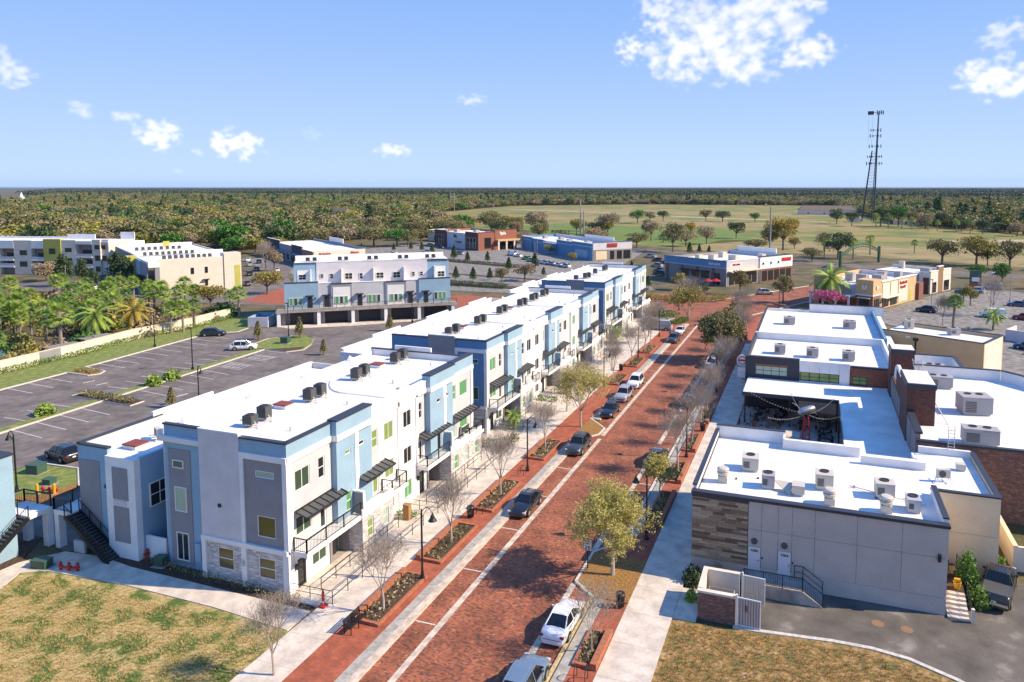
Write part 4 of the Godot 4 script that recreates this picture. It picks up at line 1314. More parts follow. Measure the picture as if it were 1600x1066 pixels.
func cloud_cover() -> ImageTexture:
	var w := 4096
	var h := 2048
	var im := Image.create(w,h,false,Image.FORMAT_RGBA8)
	im.fill(Color(0,0,0,0))
	var n := FastNoiseLite.new()
	n.seed = 5
	n.frequency = 0.5
	n.fractal_octaves = 4
	n.fractal_gain = 0.5
	# each cloud: azimuth (degrees right of north),elevation,half width,half height,strength
	var clouds := [[-7.5,11.7,3.55,2.72,1.00],[-10.4,10.2,2.67,2.24,1.00],[-3.8,12.6,3.86,2.21,1.00],[-11.9,13.2,1.71,1.81,0.90],[-9.2,13.1,2.16,1.36,0.75],[-14.1,10.7,1.19,1.13,0.95],[-6.1,9.6,3.05,1.76,1.00],[-9.9,8.6,1.46,0.67,0.80],[-0.9,10.0,2.23,1.26,1.00],[-2.1,9.4,1.00,0.64,0.80],[-1.5,13.4,1.79,0.87,0.90],[11.5,7.3,2.46,1.50,1.10],[9.8,8.0,0.76,0.68,0.90],[12.1,10.4,1.79,0.73,0.70],[11.2,9.7,1.10,0.58,0.55],[-43.7,3.1,1.79,1.10,1.00],[-44.7,3.5,0.83,0.54,0.90],[-48.7,3.6,1.41,1.05,0.95],[-48.0,3.9,0.71,0.70,0.90],[-50.5,4.8,1.05,0.38,0.50],[-53.0,5.1,0.78,0.58,0.45],[-53.3,5.4,0.49,0.33,0.40],[-56.4,7.1,1.04,0.86,0.70],[-56.8,7.8,0.45,1.08,0.50],[-32.6,2.8,1.45,0.49,0.75],[-33.1,3.0,0.67,0.39,0.70],[-26.5,6.8,1.20,0.44,0.55],[-46.2,2.5,0.49,0.27,0.40],[-47.6,1.2,0.40,0.18,0.30],[-38.6,4.0,0.82,0.57,0.12],[-3.7,8.4,1.16,0.47,0.40],
		[40,22,9,4,0.8],[75,30,10,5,0.8],[120,18,12,4,0.8],[-100,25,10,5,0.8],[-140,18,12,4,0.8],[170,30,10,5,0.8],[-25,32,8,4,0.7]]
	for c in clouds:
		var az: float = c[0]
		var el: float = c[1]
		var x0 := int((az-c[2]*1.7+180.0)/360.0*w)
		var x1 := int((az+c[2]*1.7+180.0)/360.0*w)
		var y0 := int((90.0-el-c[3]*1.7)/180.0*h)
		var y1 := int((90.0-el+c[3]*1.7)/180.0*h)
		for y in range(maxi(y0,0),mini(y1,h)):
			for x in range(x0,x1):
				var a := (x+0.5)/w*360.0-180.0
				var e := 90.0-(y+0.5)/h*180.0
				var k: float = clampf(2.6/c[2],0.35,2.0)
				var q := n.get_noise_2d(a*1.3*k,e*1.8*k)
				var du: float = (a-az)/c[2]
				var dv: float = (e-el)/c[3]
				var r := sqrt(du*du+dv*dv)
				var d: float = (1.0-r*r*0.85+q*1.1)*0.75
				if d > 0.0:
					var al: float = clampf(d,0,1)
					al = al*al*(3.0-2.0*al)*minf(c[4],1.0)
					var old := im.get_pixel(posmod(x+w/2,w),y).a
					al = maxf(al,old)
					# the cover is added to the blue behind: a warm addition brings it to white
					im.set_pixel(posmod(x+w/2,w),y,Color(0.70,0.60,0.42,al))
	return ImageTexture.create_from_image(im)

func V(x: float,z: float) -> Vector2:
	return Vector2(x,z)

func strip(called: String,m: Material,pts: Array,w: float,y0: float,y1: float) -> MeshInstance3D:
	# a kerb or a painted band along a line of points
	var b := MB.new()
	var L := []
	var R := []
	for i in pts.size():
		var d: Vector2 = (pts[mini(i+1,pts.size()-1)]-pts[maxi(i-1,0)]).normalized().orthogonal()*w/2
		L.append(pts[i]+d)
		R.append(pts[i]-d)
	R.reverse()
	b.poly(PackedVector2Array(L+R),y1,y1-y0)
	return struct(called,b.mesh(),m)

func lines(called: String,segs: Array,w: float,y: float) -> void:
	var b := MB.new()
	for s in segs:
		var p := V(s[0],s[1])
		var q := V(s[2],s[3])
		var d := (q-p).normalized().orthogonal()*w/2
		b.poly(PackedVector2Array([p+d,q+d,q-d,p-d]),y)
	struct(called,b.mesh(),M.paint_line)

func build_ground() -> void:
	sheet("ground",M.earth,rect(-9000,1500,9000,-12500),-0.05)
	# wide meadow beyond the shops
	sheet("meadow",M.field,[V(-470,-1080),V(-430,-780),V(-335,-570),V(-235,-470),V(-150,-410),V(-60,-345),V(20,-340),V(90,-300),V(230,-330),V(420,-560),V(250,-700),V(120,-560),V(60,-660),V(40,-900),V(30,-1260),V(-290,-1250)],-0.03)
	sheet("meadow_band",M.field_green,[V(-260,-480),V(-140,-395),V(-60,-375),V(-30,-420),V(-60,-520),V(-180,-560)],-0.02)
	sheet("meadow_band",M.field_tan,[V(-60,-345),V(20,-342),V(88,-305),V(110,-330),V(60,-400),V(-50,-420)],-0.02)
	sheet("meadow_band",M.field_tan,[V(-300,-640),V(-150,-600),V(-60,-560),V(30,-560),V(38,-610),V(-60,-640),V(-180,-690),V(-330,-720)],-0.02)
	sheet("meadow_band",M.field_tan,[V(-400,-900),V(-230,-830),V(-100,-800),V(20,-790),V(24,-860),V(-120,-900),V(-260,-960)],-0.02)
	sheet("dirt_track",M.sand,[V(-390,-890),V(-230,-815),V(-148,-745),V(-103,-710),V(8,-664),V(12,-676),V(-100,-724),V(-150,-762),V(-235,-832),V(-390,-905)],-0.012)
	sheet("dirt_track",M.sand,[V(60,-440),V(130,-470),V(210,-520),V(206,-532),V(126,-482),V(58,-448)],-0.012)
	sheet("meadow_band",M.field_green,[V(90,-300),V(226,-328),V(260,-370),V(150,-365),V(100,-340)],-0.02)
	# parking lot behind the terrace
	sheet("parking_lot",M.asphalt,[V(-112,-30),V(-114.2,-84),V(-117.2,-112),V(-112.6,-116.4),V(-113.6,-120),V(-110.5,-121.7),V(-108,-126),V(-84,-145),V(-66,-160),V(-57.2,-160),V(-57.2,-49.2),V(-68.6,-49.4),V(-73.5,-52.9),V(-79.2,-52.5),V(-81,-46),V(-84,-30)],0.0)
	sheet("grass_verge",M.lawn_green,[V(-124.8,-30),V(-125.5,-92),V(-127.5,-130),V(-122,-131),V(-113.2,-120),V(-112.6,-116.4),V(-117.2,-112),V(-114.2,-84),V(-112,-30)],0.06,0.1)
	strip("kerb",M.curb,[V(-112,-40),V(-113.8,-80.9)],0.28,0.0,0.15)
	strip("kerb",M.curb,[V(-113.8,-80.9),V(-108.8,-80.7),V(-108.0,-82.0),V(-108.9,-83.6),V(-114.4,-84.4)],0.22,0.0,0.15)
	sheet("planting_bed",M.mulch_orange,[V(-113.9,-81.1),V(-108.9,-80.9),V(-108.2,-82),V(-109,-83.4),V(-114.3,-84.2)],0.10,0.1)
	strip("kerb",M.curb,[V(-114.4,-84.4),V(-117.1,-112),V(-112.7,-116.4),V(-113.4,-119.8)],0.28,0.0,0.15)
	# median between the two rows of stalls
	sheet("grass_median",M.lawn_green,[V(-94.9,-55),V(-96.0,-80.3),V(-97.6,-105),V(-95.7,-104.8),V(-94.3,-79),V(-93.2,-55)],0.1,0.1)
	strip("kerb",M.curb,[V(-93.1,-55),V(-94.2,-79),V(-95.6,-104.8)],0.3,0.0,0.15)
	strip("kerb",M.curb,[V(-100.2,-71.7),V(-100.3,-73.9),V(-93.0,-74.2),V(-88.2,-73.2),V(-88.1,-71.1),V(-94.2,-71.4),V(-100.2,-71.7)],0.2,0.0,0.16)
	sheet("planting_bed",M.mulch,[V(-100.1,-71.8),V(-100.2,-73.8),V(-93.0,-74.1),V(-88.3,-73.1),V(-88.2,-71.2),V(-94.2,-71.5)],0.13,0.12)
	# grass tongue by the garages
	sheet("grass_verge",M.lawn_green,[V(-95.6,-104.9),V(-90.4,-104.6),V(-88.6,-107),V(-90.2,-111),V(-93.5,-116),V(-96.4,-117.7),V(-99,-116.5),V(-101.7,-112.8),V(-101,-108.6),V(-98.4,-105.6)],0.11,0.1)
	strip("kerb",M.curb,[V(-98.4,-105.6),V(-95.6,-104.9),V(-90.4,-104.6),V(-88.6,-107),V(-90.2,-111),V(-93.5,-116),V(-96.4,-117.7),V(-99,-116.5),V(-101.7,-112.8),V(-101,-108.6),V(-98.4,-105.6)],0.22,0.0,0.15)
	sheet("planting_bed",M.mulch,[V(-95.0,-105.1),V(-90.6,-104.9),V(-89.2,-107),V(-90,-109.2),V(-92,-107.4)],0.125)
	var segs := []
	var hook := []
	for i in 11:
		var z := -59.0-i*3.05
		if z < -71 and z > -74.5:
			continue
		segs.append([-93.1-0.02*(-z-55),z,-87.2-0.045*(-z-64),z+0.7])
		segs.append([-95.3-0.03*(-z-65),z,-99.6-0.055*(-z-65),z])
	for i in 6:
		var z := -92.4-i*3.05
		segs.append([-94.6-0.04*(-z-92),z,-88.7-0.05*(-z-92),z+0.6])
		if i < 3:
			segs.append([-96.6-0.1*(-z-92),z,-101.4-0.1*(-z-92),z])
	for i in 12:
		var z := -71.5-i*3.08 if i < 3 else -78.0-i*3.0
		if i == 0 or i < 3 or i > 2:
			segs.append([-113.3-0.08*(-z-71),z,-107.2-0.05*(-z-71),z+0.5])
	lines("parking_lines",segs,0.13,0.004)
	for z0 in [-92.4,-98.6]:
		var hs := []
		var xa: float = -94.2-0.04*(-z0-92)
		for j in 5:
			hs.append([xa+1.0*j+0.8,z0-0.4,xa+1.0*j+0.8,z0-2.2])
		hs.append([xa+0.5,z0-0.4,xa+5.0,z0-0.2])
		hs.append([xa+0.5,z0-2.2,xa+5.0,z0-2.0])
		lines("parking_hatching",hs,0.16,0.004)
	var ar := []
	for q in [[-105.5,-77.3],[-102.5,-77.1],[-86.0,-76.7],[-82.8,-76.3]]:
		ar.append([q[0],q[1],q[0]+0.3,q[1]-1.7])
	lines("lane_arrows",ar,0.35,0.004)
	# driveway north of the terrace's far end and the lot of red pavers behind the garages
	sheet("paver_lot",M.walk_brick,[V(-108,-160),V(-92,-152),V(-60,-152),V(-58,-176),V(-92,-178)],0.006)
	sheet("service_road",M.asphalt_pale,[V(-66,-160),V(-84,-145),V(-110,-128),V(-112,-133),V(-94,-150),V(-60,-178)],0.002)
	sheet("driveway_apron",M.concrete,[V(-109.8,-124.0),V(-84.5,-141.8),V(-85.2,-138.4),V(-94.8,-129.6),V(-105.2,-122.6)],0.03,0.05)
	# lots north of the terrace
	sheet("parking_lot",M.asphalt_pale,[V(-226,-236),V(-196,-214),V(-160,-196),V(-110,-184),V(-52,-188),V(-44,-206),V(-56,-236),V(-70,-268),V(-76,-340),V(-106,-346),V(-140,-345),V(-200,-345),V(-210,-280)],0.0)
	sheet("parking_lot",M.asphalt,[V(-232,-146),V(-168,-140),V(-128,-146),V(-118,-160),V(-150,-178),V(-168,-196),V(-200,-240),V(-216,-240),V(-176,-186),V(-200,-164),V(-234,-164)],0.004)
	sheet("paver_lot",M.walk_brick,[V(-142,-148),V(-122,-148),V(-116,-158),V(-132,-164),V(-150,-172)],0.012)
	for q in [[-120,-198,-84,-196,5.0],[-150,-262,-100,-246,4.0],[-128,-222,-70,-214,2.2]]:
		strip("planting_bed",M.mulch,[V(q[0],q[1]),V(q[2],q[3])],q[4],0.0,0.12)
	# cross streets of brick beyond the terrace
	sheet("brick_road",M.road_brick,[V(-42,-150),V(-30,-156),V(-25.4,-158),V(-14.5,-160),V(-12,-172),V(4,-205),V(10,-228),V(0,-230),V(-14,-206),V(-24,-190),V(-44,-184),V(-66,-190),V(-66,-178),V(-48,-172)],0.004)
	sheet("brick_walk",M.walk_brick,[V(-46,-184),V(-25,-192),V(-20,-200),V(-30,-204),V(-50,-194)],0.1,0.1)
	strip("kerb",M.band,[V(-44,-184.2),V(-25,-190.6),V(-15.5,-205.5),V(-1,-230)],0.5,0.0,0.12)
	strip("kerb",M.band,[V(-13.4,-172),V(3,-205.5),V(9,-228)],0.5,0.0,0.12)
	sheet("brick_walk",M.walk_brick,[V(-46,-149),V(-31,-152),V(-26.4,-154),V(-26.0,-158),V(-31,-157),V(-42,-153)],0.1,0.1)
	sheet("brick_walk",M.walk_brick,[V(-14.2,-140),V(-8,-140),V(-8,-172),V(-12,-170),V(-14.2,-160)],0.1,0.1)
	sheet("brick_walk",M.walk_brick,[V(10,-228),V(30,-262),V(18,-266),V(2,-232)],0.02)
	sheet("asphalt_road",M.asphalt,[V(-240,-420),V(-130,-350),V(-60,-322),V(10,-290),V(70,-270),V(180,-262),V(180,-274),V(70,-282),V(10,-302),V(-62,-334),V(-135,-364),V(-240,-436)],0.0)
	# lots east of the right-hand shops
	sheet("parking_lot",M.asphalt_pale,[V(12,-176),V(30,-150),V(29,-128),V(34,-118),V(90,-130),V(90,-200),V(46,-246),V(32,-222),V(15,-188)],0.0)
	sheet("grass_verge",M.lawn_green,[V(14,-196),V(16.5,-196),V(27,-214),V(25,-216)],0.08,0.1)
	sheet("alley",M.concrete_grey,[V(26,-60),V(26,-140),V(34,-118),V(40,-60)],-0.004)
	# alley at the bottom right
	sheet("alley_pavement",M.alley,[V(-2.8,-54.2),V(-2.9,-47.9),V(1.8,-48.4),V(6.4,-48.05),V(9.0,-46.8),V(14,-43),V(30,-34),V(34,-60),V(26,-62),V(13.9,-60.4),V(9.5,-60),V(9.5,-54.2)],0.0)
	strip("kerb",M.curb,[V(-4.5,-47.75),V(-2.8,-47.85),V(1.84,-48.36),V(4.3,-48.4),V(6.42,-48.05),V(9.03,-46.85),V(14,-43.2),V(22,-37)],0.3,0.0,0.13)
	sheet("lawn",M.lawn_dry,[V(-8.6,-47.2),V(-7.3,-47.4),V(-4.4,-47.6),V(-2.8,-47.75),V(1.84,-48.2),V(4.3,-48.25),V(6.42,-47.9),V(9.03,-46.7),V(14,-43),V(22,-36.8),V(22,-20),V(-8.6,-20)],0.06,0.1)
	sheet("lawn",M.lawn,[V(-70,-20),V(-62,-29),V(-56.3,-33.5),V(-57.6,-36.3),V(-56.4,-37.2),V(-52.3,-37.5),V(-48.2,-37.8),V(-40,-37.75),V(-32.75,-37.3),V(-32.72,-33),V(-32.7,-20)],0.05,0.1)
	# walk along the end of the terrace
	sheet("walkway",M.concrete,[V(-63,-29),V(-59.6,-34.4),V(-59.4,-37.4),V(-57.6,-39.9),V(-54,-40.3),V(-50.3,-39.9),V(-40,-39.75),V(-33,-39.7),V(-33,-37.35),V(-40,-37.8),V(-48.2,-37.85),V(-52.3,-37.55),V(-56.3,-37.25),V(-57.7,-36.3),V(-56.4,-33.5),V(-62,-28.6)],0.08,0.12)
	sheet("planting_bed",M.mulch,[V(-53.6,-42.6),V(-47.5,-41.3),V(-36.2,-40.9),V(-33.2,-40.75),V(-33.2,-39.75),V(-40,-39.8),V(-50.3,-39.95),V(-53.4,-40.4)],0.05,0.1)
	sheet("planting_bed",M.mulch,[V(-69,-29),V(-63,-29),V(-59.7,-34.6),V(-59.5,-37.6),V(-62,-41),V(-66,-41)],0.04,0.1)
	# courtyard passage between the two terraces,in front of the parking lot
	sheet("passage_pavement",M.asphalt,[V(-68.5,-49.4),V(-57,-49.2),V(-57,-40.2),V(-58,-40),V(-62,-41),V(-68.5,-41)],0.02)
	sheet("lawn",M.lawn_green,[V(-80.6,-45.6),V(-79.0,-52.3),V(-73.5,-52.7),V(-70.2,-50.4),V(-70.6,-46.8),V(-73.4,-45.6)],0.07,0.1)
	sheet("planting_bed",M.mulch_orange,[V(-73.8,-45.4),V(-70.4,-46.9),V(-70.1,-50.2),V(-69.2,-49.4),V(-69,-45.4)],0.08,0.1)
	strip("kerb",M.curb,[V(-79.1,-52.5),V(-73.5,-52.85),V(-69.2,-49.7),V(-57,-49.4)],0.22,0.0,0.15)

func build_street() -> void:
	var zn := -22.0
	var zf := -160.0
	sheet("brick_road",M.road_brick,rect(-25.45,zn,-14.75,zf),0.0)
	# pale bands beside the lane,broken by dark red gaps
	for q in [[-22,-80.2],[-81.4,-160]]:
		bx_struct("road_band",M.band,Vector3(-23.78,-0.1,q[1]),Vector3(-23.32,0.006,q[0]))
	for q in [[-22,-49.4],[-54.5,-79.6],[-80.8,-118],[-119,-150]]:
		bx_struct("road_band",M.band,Vector3(-16.72,-0.1,q[1]),Vector3(-16.26,0.006,q[0]))
	var ticks := []
	for i in 14:
		var z := -41.3-(i-1)*7.25
		if z > -80 or z < -89:
			ticks.append([-25.4,z,-23.85,z])
		if z > -46 or z < -56:
			ticks.append([-16.2,z+1.2,-14.8,z+1.2])
	lines("parking_lines",ticks,0.12,0.005)
	# left side,from the road outwards
	for q in [[-22,-80.3],[-86.8,-156]]:
		bx_struct("kerb",M.band,Vector3(-26.05,-0.1,q[1]),Vector3(-25.45,0.12,q[0]))
		bx_struct("paver_strip",M.paver_grey,Vector3(-26.75,-0.1,q[1]),Vector3(-26.05,0.118,q[0]))
	bx_struct("brick_walk",M.walk_brick,Vector3(-29.75,-0.1,-156),Vector3(-26.75,0.115,-22))
	# nose of grass with a tree
	sheet("grass_nose",M.mulch_orange,[V(-26.8,-80.3),V(-24.9,-80.4),V(-24.15,-81.6),V(-24.1,-83.7),V(-26.8,-86.8)],0.14,0.2)
	strip("kerb",M.curb,[V(-26.8,-80.25),V(-24.85,-80.3),V(-24.05,-81.5),V(-24.0,-83.8),V(-26.8,-86.9)],0.2,-0.05,0.16)
	var sl := Node3D.new()
	sl.name = "sidewalk"
	sl.set_meta("kind","structure")
	add_child(sl)
	bx(sl,"slab_bed",M.concrete_grey,Vector3(-38.6,-0.2,-163),Vector3(-29.8,0.09,-40.8))
	bx(sl,"slab_bed",M.concrete_grey,Vector3(-32.6,-0.2,-40.8),Vector3(-29.8,0.09,-22))
	for i in 46:
		var z := -22.0-i*3.05
		bx(sl,"slab",M.concrete,Vector3(-32.72,-0.1,z-3.035),Vector3(-29.77,0.12,z))
		if z > -40.0:
			continue
		bx(sl,"slab",M.concrete,Vector3((-35.6 if z > -71 else -36.9) if z > -128 else -38.1,-0.1,z-3.035),Vector3(-32.74,0.121,z))
	# right side
	sheet("grass_nose",M.mulch_orange,[V(-16.35,-49.6),V(-14.5,-48.0),V(-11.95,-48.0),V(-11.95,-54.2),V(-16.3,-54.2)],0.14,0.2)
	strip("kerb",M.curb,[V(-14.55,-47.95),V(-16.4,-49.55),V(-16.42,-54.2),V(-14.6,-56.5)],0.22,-0.05,0.16)
	sheet("brick_walk",M.walk_brick,[V(-16.3,-54.25),V(-11.95,-54.25),V(-11.95,-58),V(-14.4,-58),V(-14.6,-56.5)],0.118,0.2)
	for q in [[-22,-47.9],[-58,-150]]:
		bx_struct("kerb",M.curb_yellow if q[0] > -30 else M.curb,Vector3(-14.75,-0.1,q[1]),Vector3(-14.5,0.12,q[0]))
		bx_struct("paver_strip",M.paver_grey,Vector3(-14.38,-0.1,q[1]),Vector3(-13.62,0.118,q[0]))
		bx_struct("gutter_gap",M.unit_dark,Vector3(-14.5,-0.1,q[1]),Vector3(-14.38,0.06,q[0]))
		bx_struct("brick_walk",M.walk_brick,Vector3(-13.62,-0.1,q[1]),Vector3(-11.95,0.115,q[0]))
	var sr := Node3D.new()
	sr.name = "sidewalk_right"
	sr.set_meta("kind","structure")
	add_child(sr)
	bx(sr,"slab_bed",M.concrete_grey,Vector3(-11.95,-0.2,-140),Vector3(-8.6,0.09,-22))
	for i in 33:
		var z := -22.2-i*3.55
		bx(sr,"slab",M.concrete,Vector3(-11.93,-0.1,z-3.53),Vector3(-8.6,0.12,z))
	bx(sr,"slab",M.concrete,Vector3(-8.58,-0.1,-51.4),Vector3(-7.0,0.118,-47.4))
	# brick planters
	var pl := [[-39.6,-46.3],[-48.25,-55.0],[-57.9,-65.0],[-71.2,-77.4],[-103.0,-109.0],[-114.5,-121.0],[-125.0,-131.0]]
	for i in pl.size():
		planter(-29.55,-27.3,pl[i][0],pl[i][1],"brick edged planter with a seat wall, %s along the left pavement" % ORD[i],true)
	var pr := [[-40.25,-44.1],[-60.5,-67.5],[-70.0,-75.5],[-79.2,-85.0],[-89.6,-95.5]]
	for i in pr.size():
		planter(-13.6,-12.0,pr[i][0],pr[i][1],"brick edged planter, %s along the right pavement by the flat-roofed shops" % ORD[i],false)

func bx_struct(called: String,m: Material,a: Vector3,b: Vector3) -> void:
	var o := bx(self,called,m,a,b)
	o.set_meta("kind","structure")

func build_townhouses() -> void:
	var A := townhouse_row("near three-storey blue and white terrace whose shaded end faces the lawn",-35.7,-40.85,29.5,1.0,-48.4,false,["glass_green","glass_green","film_green","film_olive","film_olive"],["glass_dark","film_green","film_green","film_green","film_olive"])
	south_end(A,-35.7,1.0,true)
	var B := townhouse_row("long middle three-storey blue and white terrace between its two neighbours",-37.0,-77.2,46.4,1.02,-50.3,true,["film_green","film_green","film_green","glass_dark","glass_dark"],["glass_dark","glass_dark","glass_dark","film_olive","glass_dark"])
	south_end(B,-37.0,1.0,false)
	var C := townhouse_row("farthest three-storey blue and white terrace, by the brick crossing",-38.2,-133.0,34.4,1.16,-52.2,false,["film_olive","film_green","film_olive","glass_dark","glass_dark"],["glass_dark","glass_dark","film_olive","film_green","glass_dark"])
	south_end(C,-38.2,1.0,false)
	garage_wing("low garage wing with blue end wall behind the near terrace, beside the black stair",-57.0,-50.5,-41.0,-70.0,true)
	garage_wing("low white-roofed garage wing behind the long middle terrace",-58.0,-51.6,-77.2,-123.0,false)
	garage_wing("low white-roofed garage wing behind the farthest terrace",-58.6,-53.4,-133.0,-166.0,false)
	# condensers in pairs and red roof hatches
	var pa := [[-42.9,-45.2],[-43.0,-46.9],[-42.85,-52.4],[-42.95,-54.0],[-43.25,-60.0],[-43.4,-61.6],[-43.3,-67.2],[-43.5,-69.0]]
	for i in pa.size():
		condenser(pa[i][0],10.6,pa[i][1],0.1,"dark condenser on the near terrace roof, %s from the camera" % ORD[i],i != 0)
	var pb := [[-45.2,-83.0],[-44.8,-84.3],[-44.6,-90.4],[-44.5,-91.9],[-45.1,-99.0],[-45.1,-100.8],[-44.9,-106.6],[-44.8,-108.2],[-45.2,-112.6],[-45.2,-114.2],[-45.3,-118.0],[-45.3,-119.6]]
	for i in pb.size():
		condenser(pb[i][0],10.6,pb[i][1],0.1,"dark condenser on the middle terrace roof, %s from the camera" % ORD[i],i != 0)
	var pc := [[-46.4,-140.0],[-45.8,-144.4],[-45.4,-145.6],[-46.2,-153.0],[-46.0,-159.6],[-46.0,-161.0]]
	for i in pc.size():
		condenser(pc[i][0],10.6,pc[i][1],0.1,"dark condenser on the farthest terrace roof, %s from the camera" % ORD[i],true)
	var hs := [[-43.9,-50.2],[-44.3,-65.3],[-45.6,-87.4],[-45.6,-104.0]]
	for i in hs.size():
		var o := thing("roof_hatch","red roof hatch, %s from the camera, among the condensers on the terraces" % ORD[i],"roof hatch",Vector3(hs[i][0],10.6,hs[i][1]))
		bx(o,"hatch_curb",M.white,Vector3(-0.62,0,-0.5),Vector3(0.62,0.3,0.5))
		bx(o,"hatch_lid",M.hatch_red,Vector3(-0.68,0.3,-0.56),Vector3(0.68,0.42,0.56))
	# split unit and hatch on the wing
	var h2 := thing("roof_hatch","red roof hatch on the low garage wing beside the black stair","roof hatch",Vector3(-53.2,8.3,-43.2))
	bx(h2,"hatch_curb",M.white,Vector3(-0.7,0,-0.6),Vector3(0.7,0.3,0.6))
	bx(h2,"hatch_lid",M.hatch_red,Vector3(-0.76,0.3,-0.66),Vector3(0.76,0.42,0.66))
	split_unit("beige split unit on a white frame, on the low garage wing roof",Vector3(-53.0,8.3,-45.2),-0.5)
	stair_block(Vector3(-57.0,0,-40.2),0.0,-0.6,"black outdoor stair from a white landing beside the near terrace's garage wing")
	stair_block(Vector3(-62.9,0,-38.5),-PI/2,-3.3,"black outdoor stair at the left edge, beside the cut-off pale terrace")
	# neighbouring terrace,cut by the left edge of the picture
	var n := thing("townhouse_row","pale blue end of a terrace cut off at the left edge, beside a black stair","townhouses",Vector3(-60.6,0,-38.2))
	bx(n,"wall",M.blue,Vector3(-8,0,0),Vector3(0,8.5,12))
	bx(n,"coping",M.coping,Vector3(-8.1,8.5,-0.1),Vector3(0.08,8.65,12.1))
	var w := thing("yard_wall","white yard wall between the blue strip and the garage wing of the near terrace","wall",Vector3(-51.0,0,-41.5))
	bx(w,"wall_panel",M.white,Vector3(0,0,-0.15),Vector3(1.0,1.9,0))
	bx(w,"wall_panel",M.white,Vector3(1.02,0,-0.15),Vector3(2.62,1.9,0))
	bx(w,"wall_panel",M.white,Vector3(0.98,0,-0.1),Vector3(1.04,2.0,0.05))

func stair_block(at: Vector3,turn: float,zc0: float,label: String) -> void:
	# a landing on white piers with a black flight down to the walk
	var o := thing("outdoor_stair",label,"stair",at,turn)
	var s := -1.0
	bx(o,"landing",M.white,Vector3(minf(s*2.0,s*0.0),3.0,-3.2),Vector3(maxf(s*2.0,s*0.0),3.35,0.1))
	bx(o,"pier",M.white,Vector3(s*1.85-0.25,0,-0.6),Vector3(s*1.85+0.25,3.0,0.0))
	bx(o,"pier",M.white,Vector3(s*1.85-0.25,0,-3.1),Vector3(s*1.85+0.25,3.0,-2.5))
	railing(o,"landing_railing",[Vector3(s*0.0,3.35,0.05),Vector3(s*1.95,3.35,0.05),Vector3(s*1.95,3.35,-3.1)],1.05,true,0.1,1.9)
	var run := 4.7
	# flight goes along the wall face,away from the landing
	for i in 18:
		var u := i/18.0
		var xx := -s*run*u
		var yy := 3.35*(1.0-u)
		bx(o,"stair_tread",M.unit_dark,Vector3(xx-0.16,yy-0.2,zc0),Vector3(xx+0.16,yy-0.13,zc0+1.2))
	var sb := MB.new()
	sb.quad(Vector3(0,3.1,zc0),Vector3(0,3.1,zc0+1.2),Vector3(-s*run,-0.1,zc0+1.2),Vector3(-s*run,-0.1,zc0))
	ob(o,"stair_soffit",sb.mesh(),M.black_metal)
	for q in [zc0-0.02,zc0+1.22]:
		var b := MB.new()
		b.obox(Vector3(-s*run/2,1.55,q),Vector3(sqrt(run*run+11.2),0.32,0.06),Basis(Vector3(0,0,1),-s*atan2(-3.35,run)))
		ob(o,"stair_stringer",b.mesh(),M.black_metal)
		railing(o,"stair_railing",[Vector3(0,3.3,q),Vector3(-s*run,0.05,q)],0.95,true,0.05,1.6)
	bx(o,"under_wall",M.light_grey,Vector3(minf(0,-s*1.2),0,-0.2),Vector3(maxf(0,-s*1.2),1.0,0.0))

func split_unit(label: String,at: Vector3,turn: float) -> void:
	var o := thing("split_unit",label,"air conditioner",at,turn)
	bx(o,"casing",M.unit_beige,Vector3(-0.5,0.35,-0.18),Vector3(0.5,1.05,0.18))
	var f := MB.new()
	f.xf = Transform3D(Basis(Vector3.RIGHT,PI/2),Vector3(-0.12,0.7,0.18))
	f.lathe(Vector3.ZERO,[Vector2(0.28,0.0),Vector2(0.28,0.03),Vector2(0.24,0.035),Vector2(0.0,0.01)],14)
	ob(o,"fan_guard",f.mesh(),M.unit_dark)
	var b := MB.new()
	for sx in [-0.5,0.5]:
		b.bar(Vector3(sx,0,0.25),Vector3(sx,0.36,0.15),0.06)
		b.bar(Vector3(sx,0,-0.25),Vector3(sx,0.36,-0.15),0.06)
		b.bar(Vector3(sx,0.34,-0.6),Vector3(sx,0.34,0.6),0.06)
	b.bar(Vector3(-0.7,0.02,0.3),Vector3(0.7,0.02,0.3),0.08)
	ob(o,"stand",b.mesh(),M.white_paint)

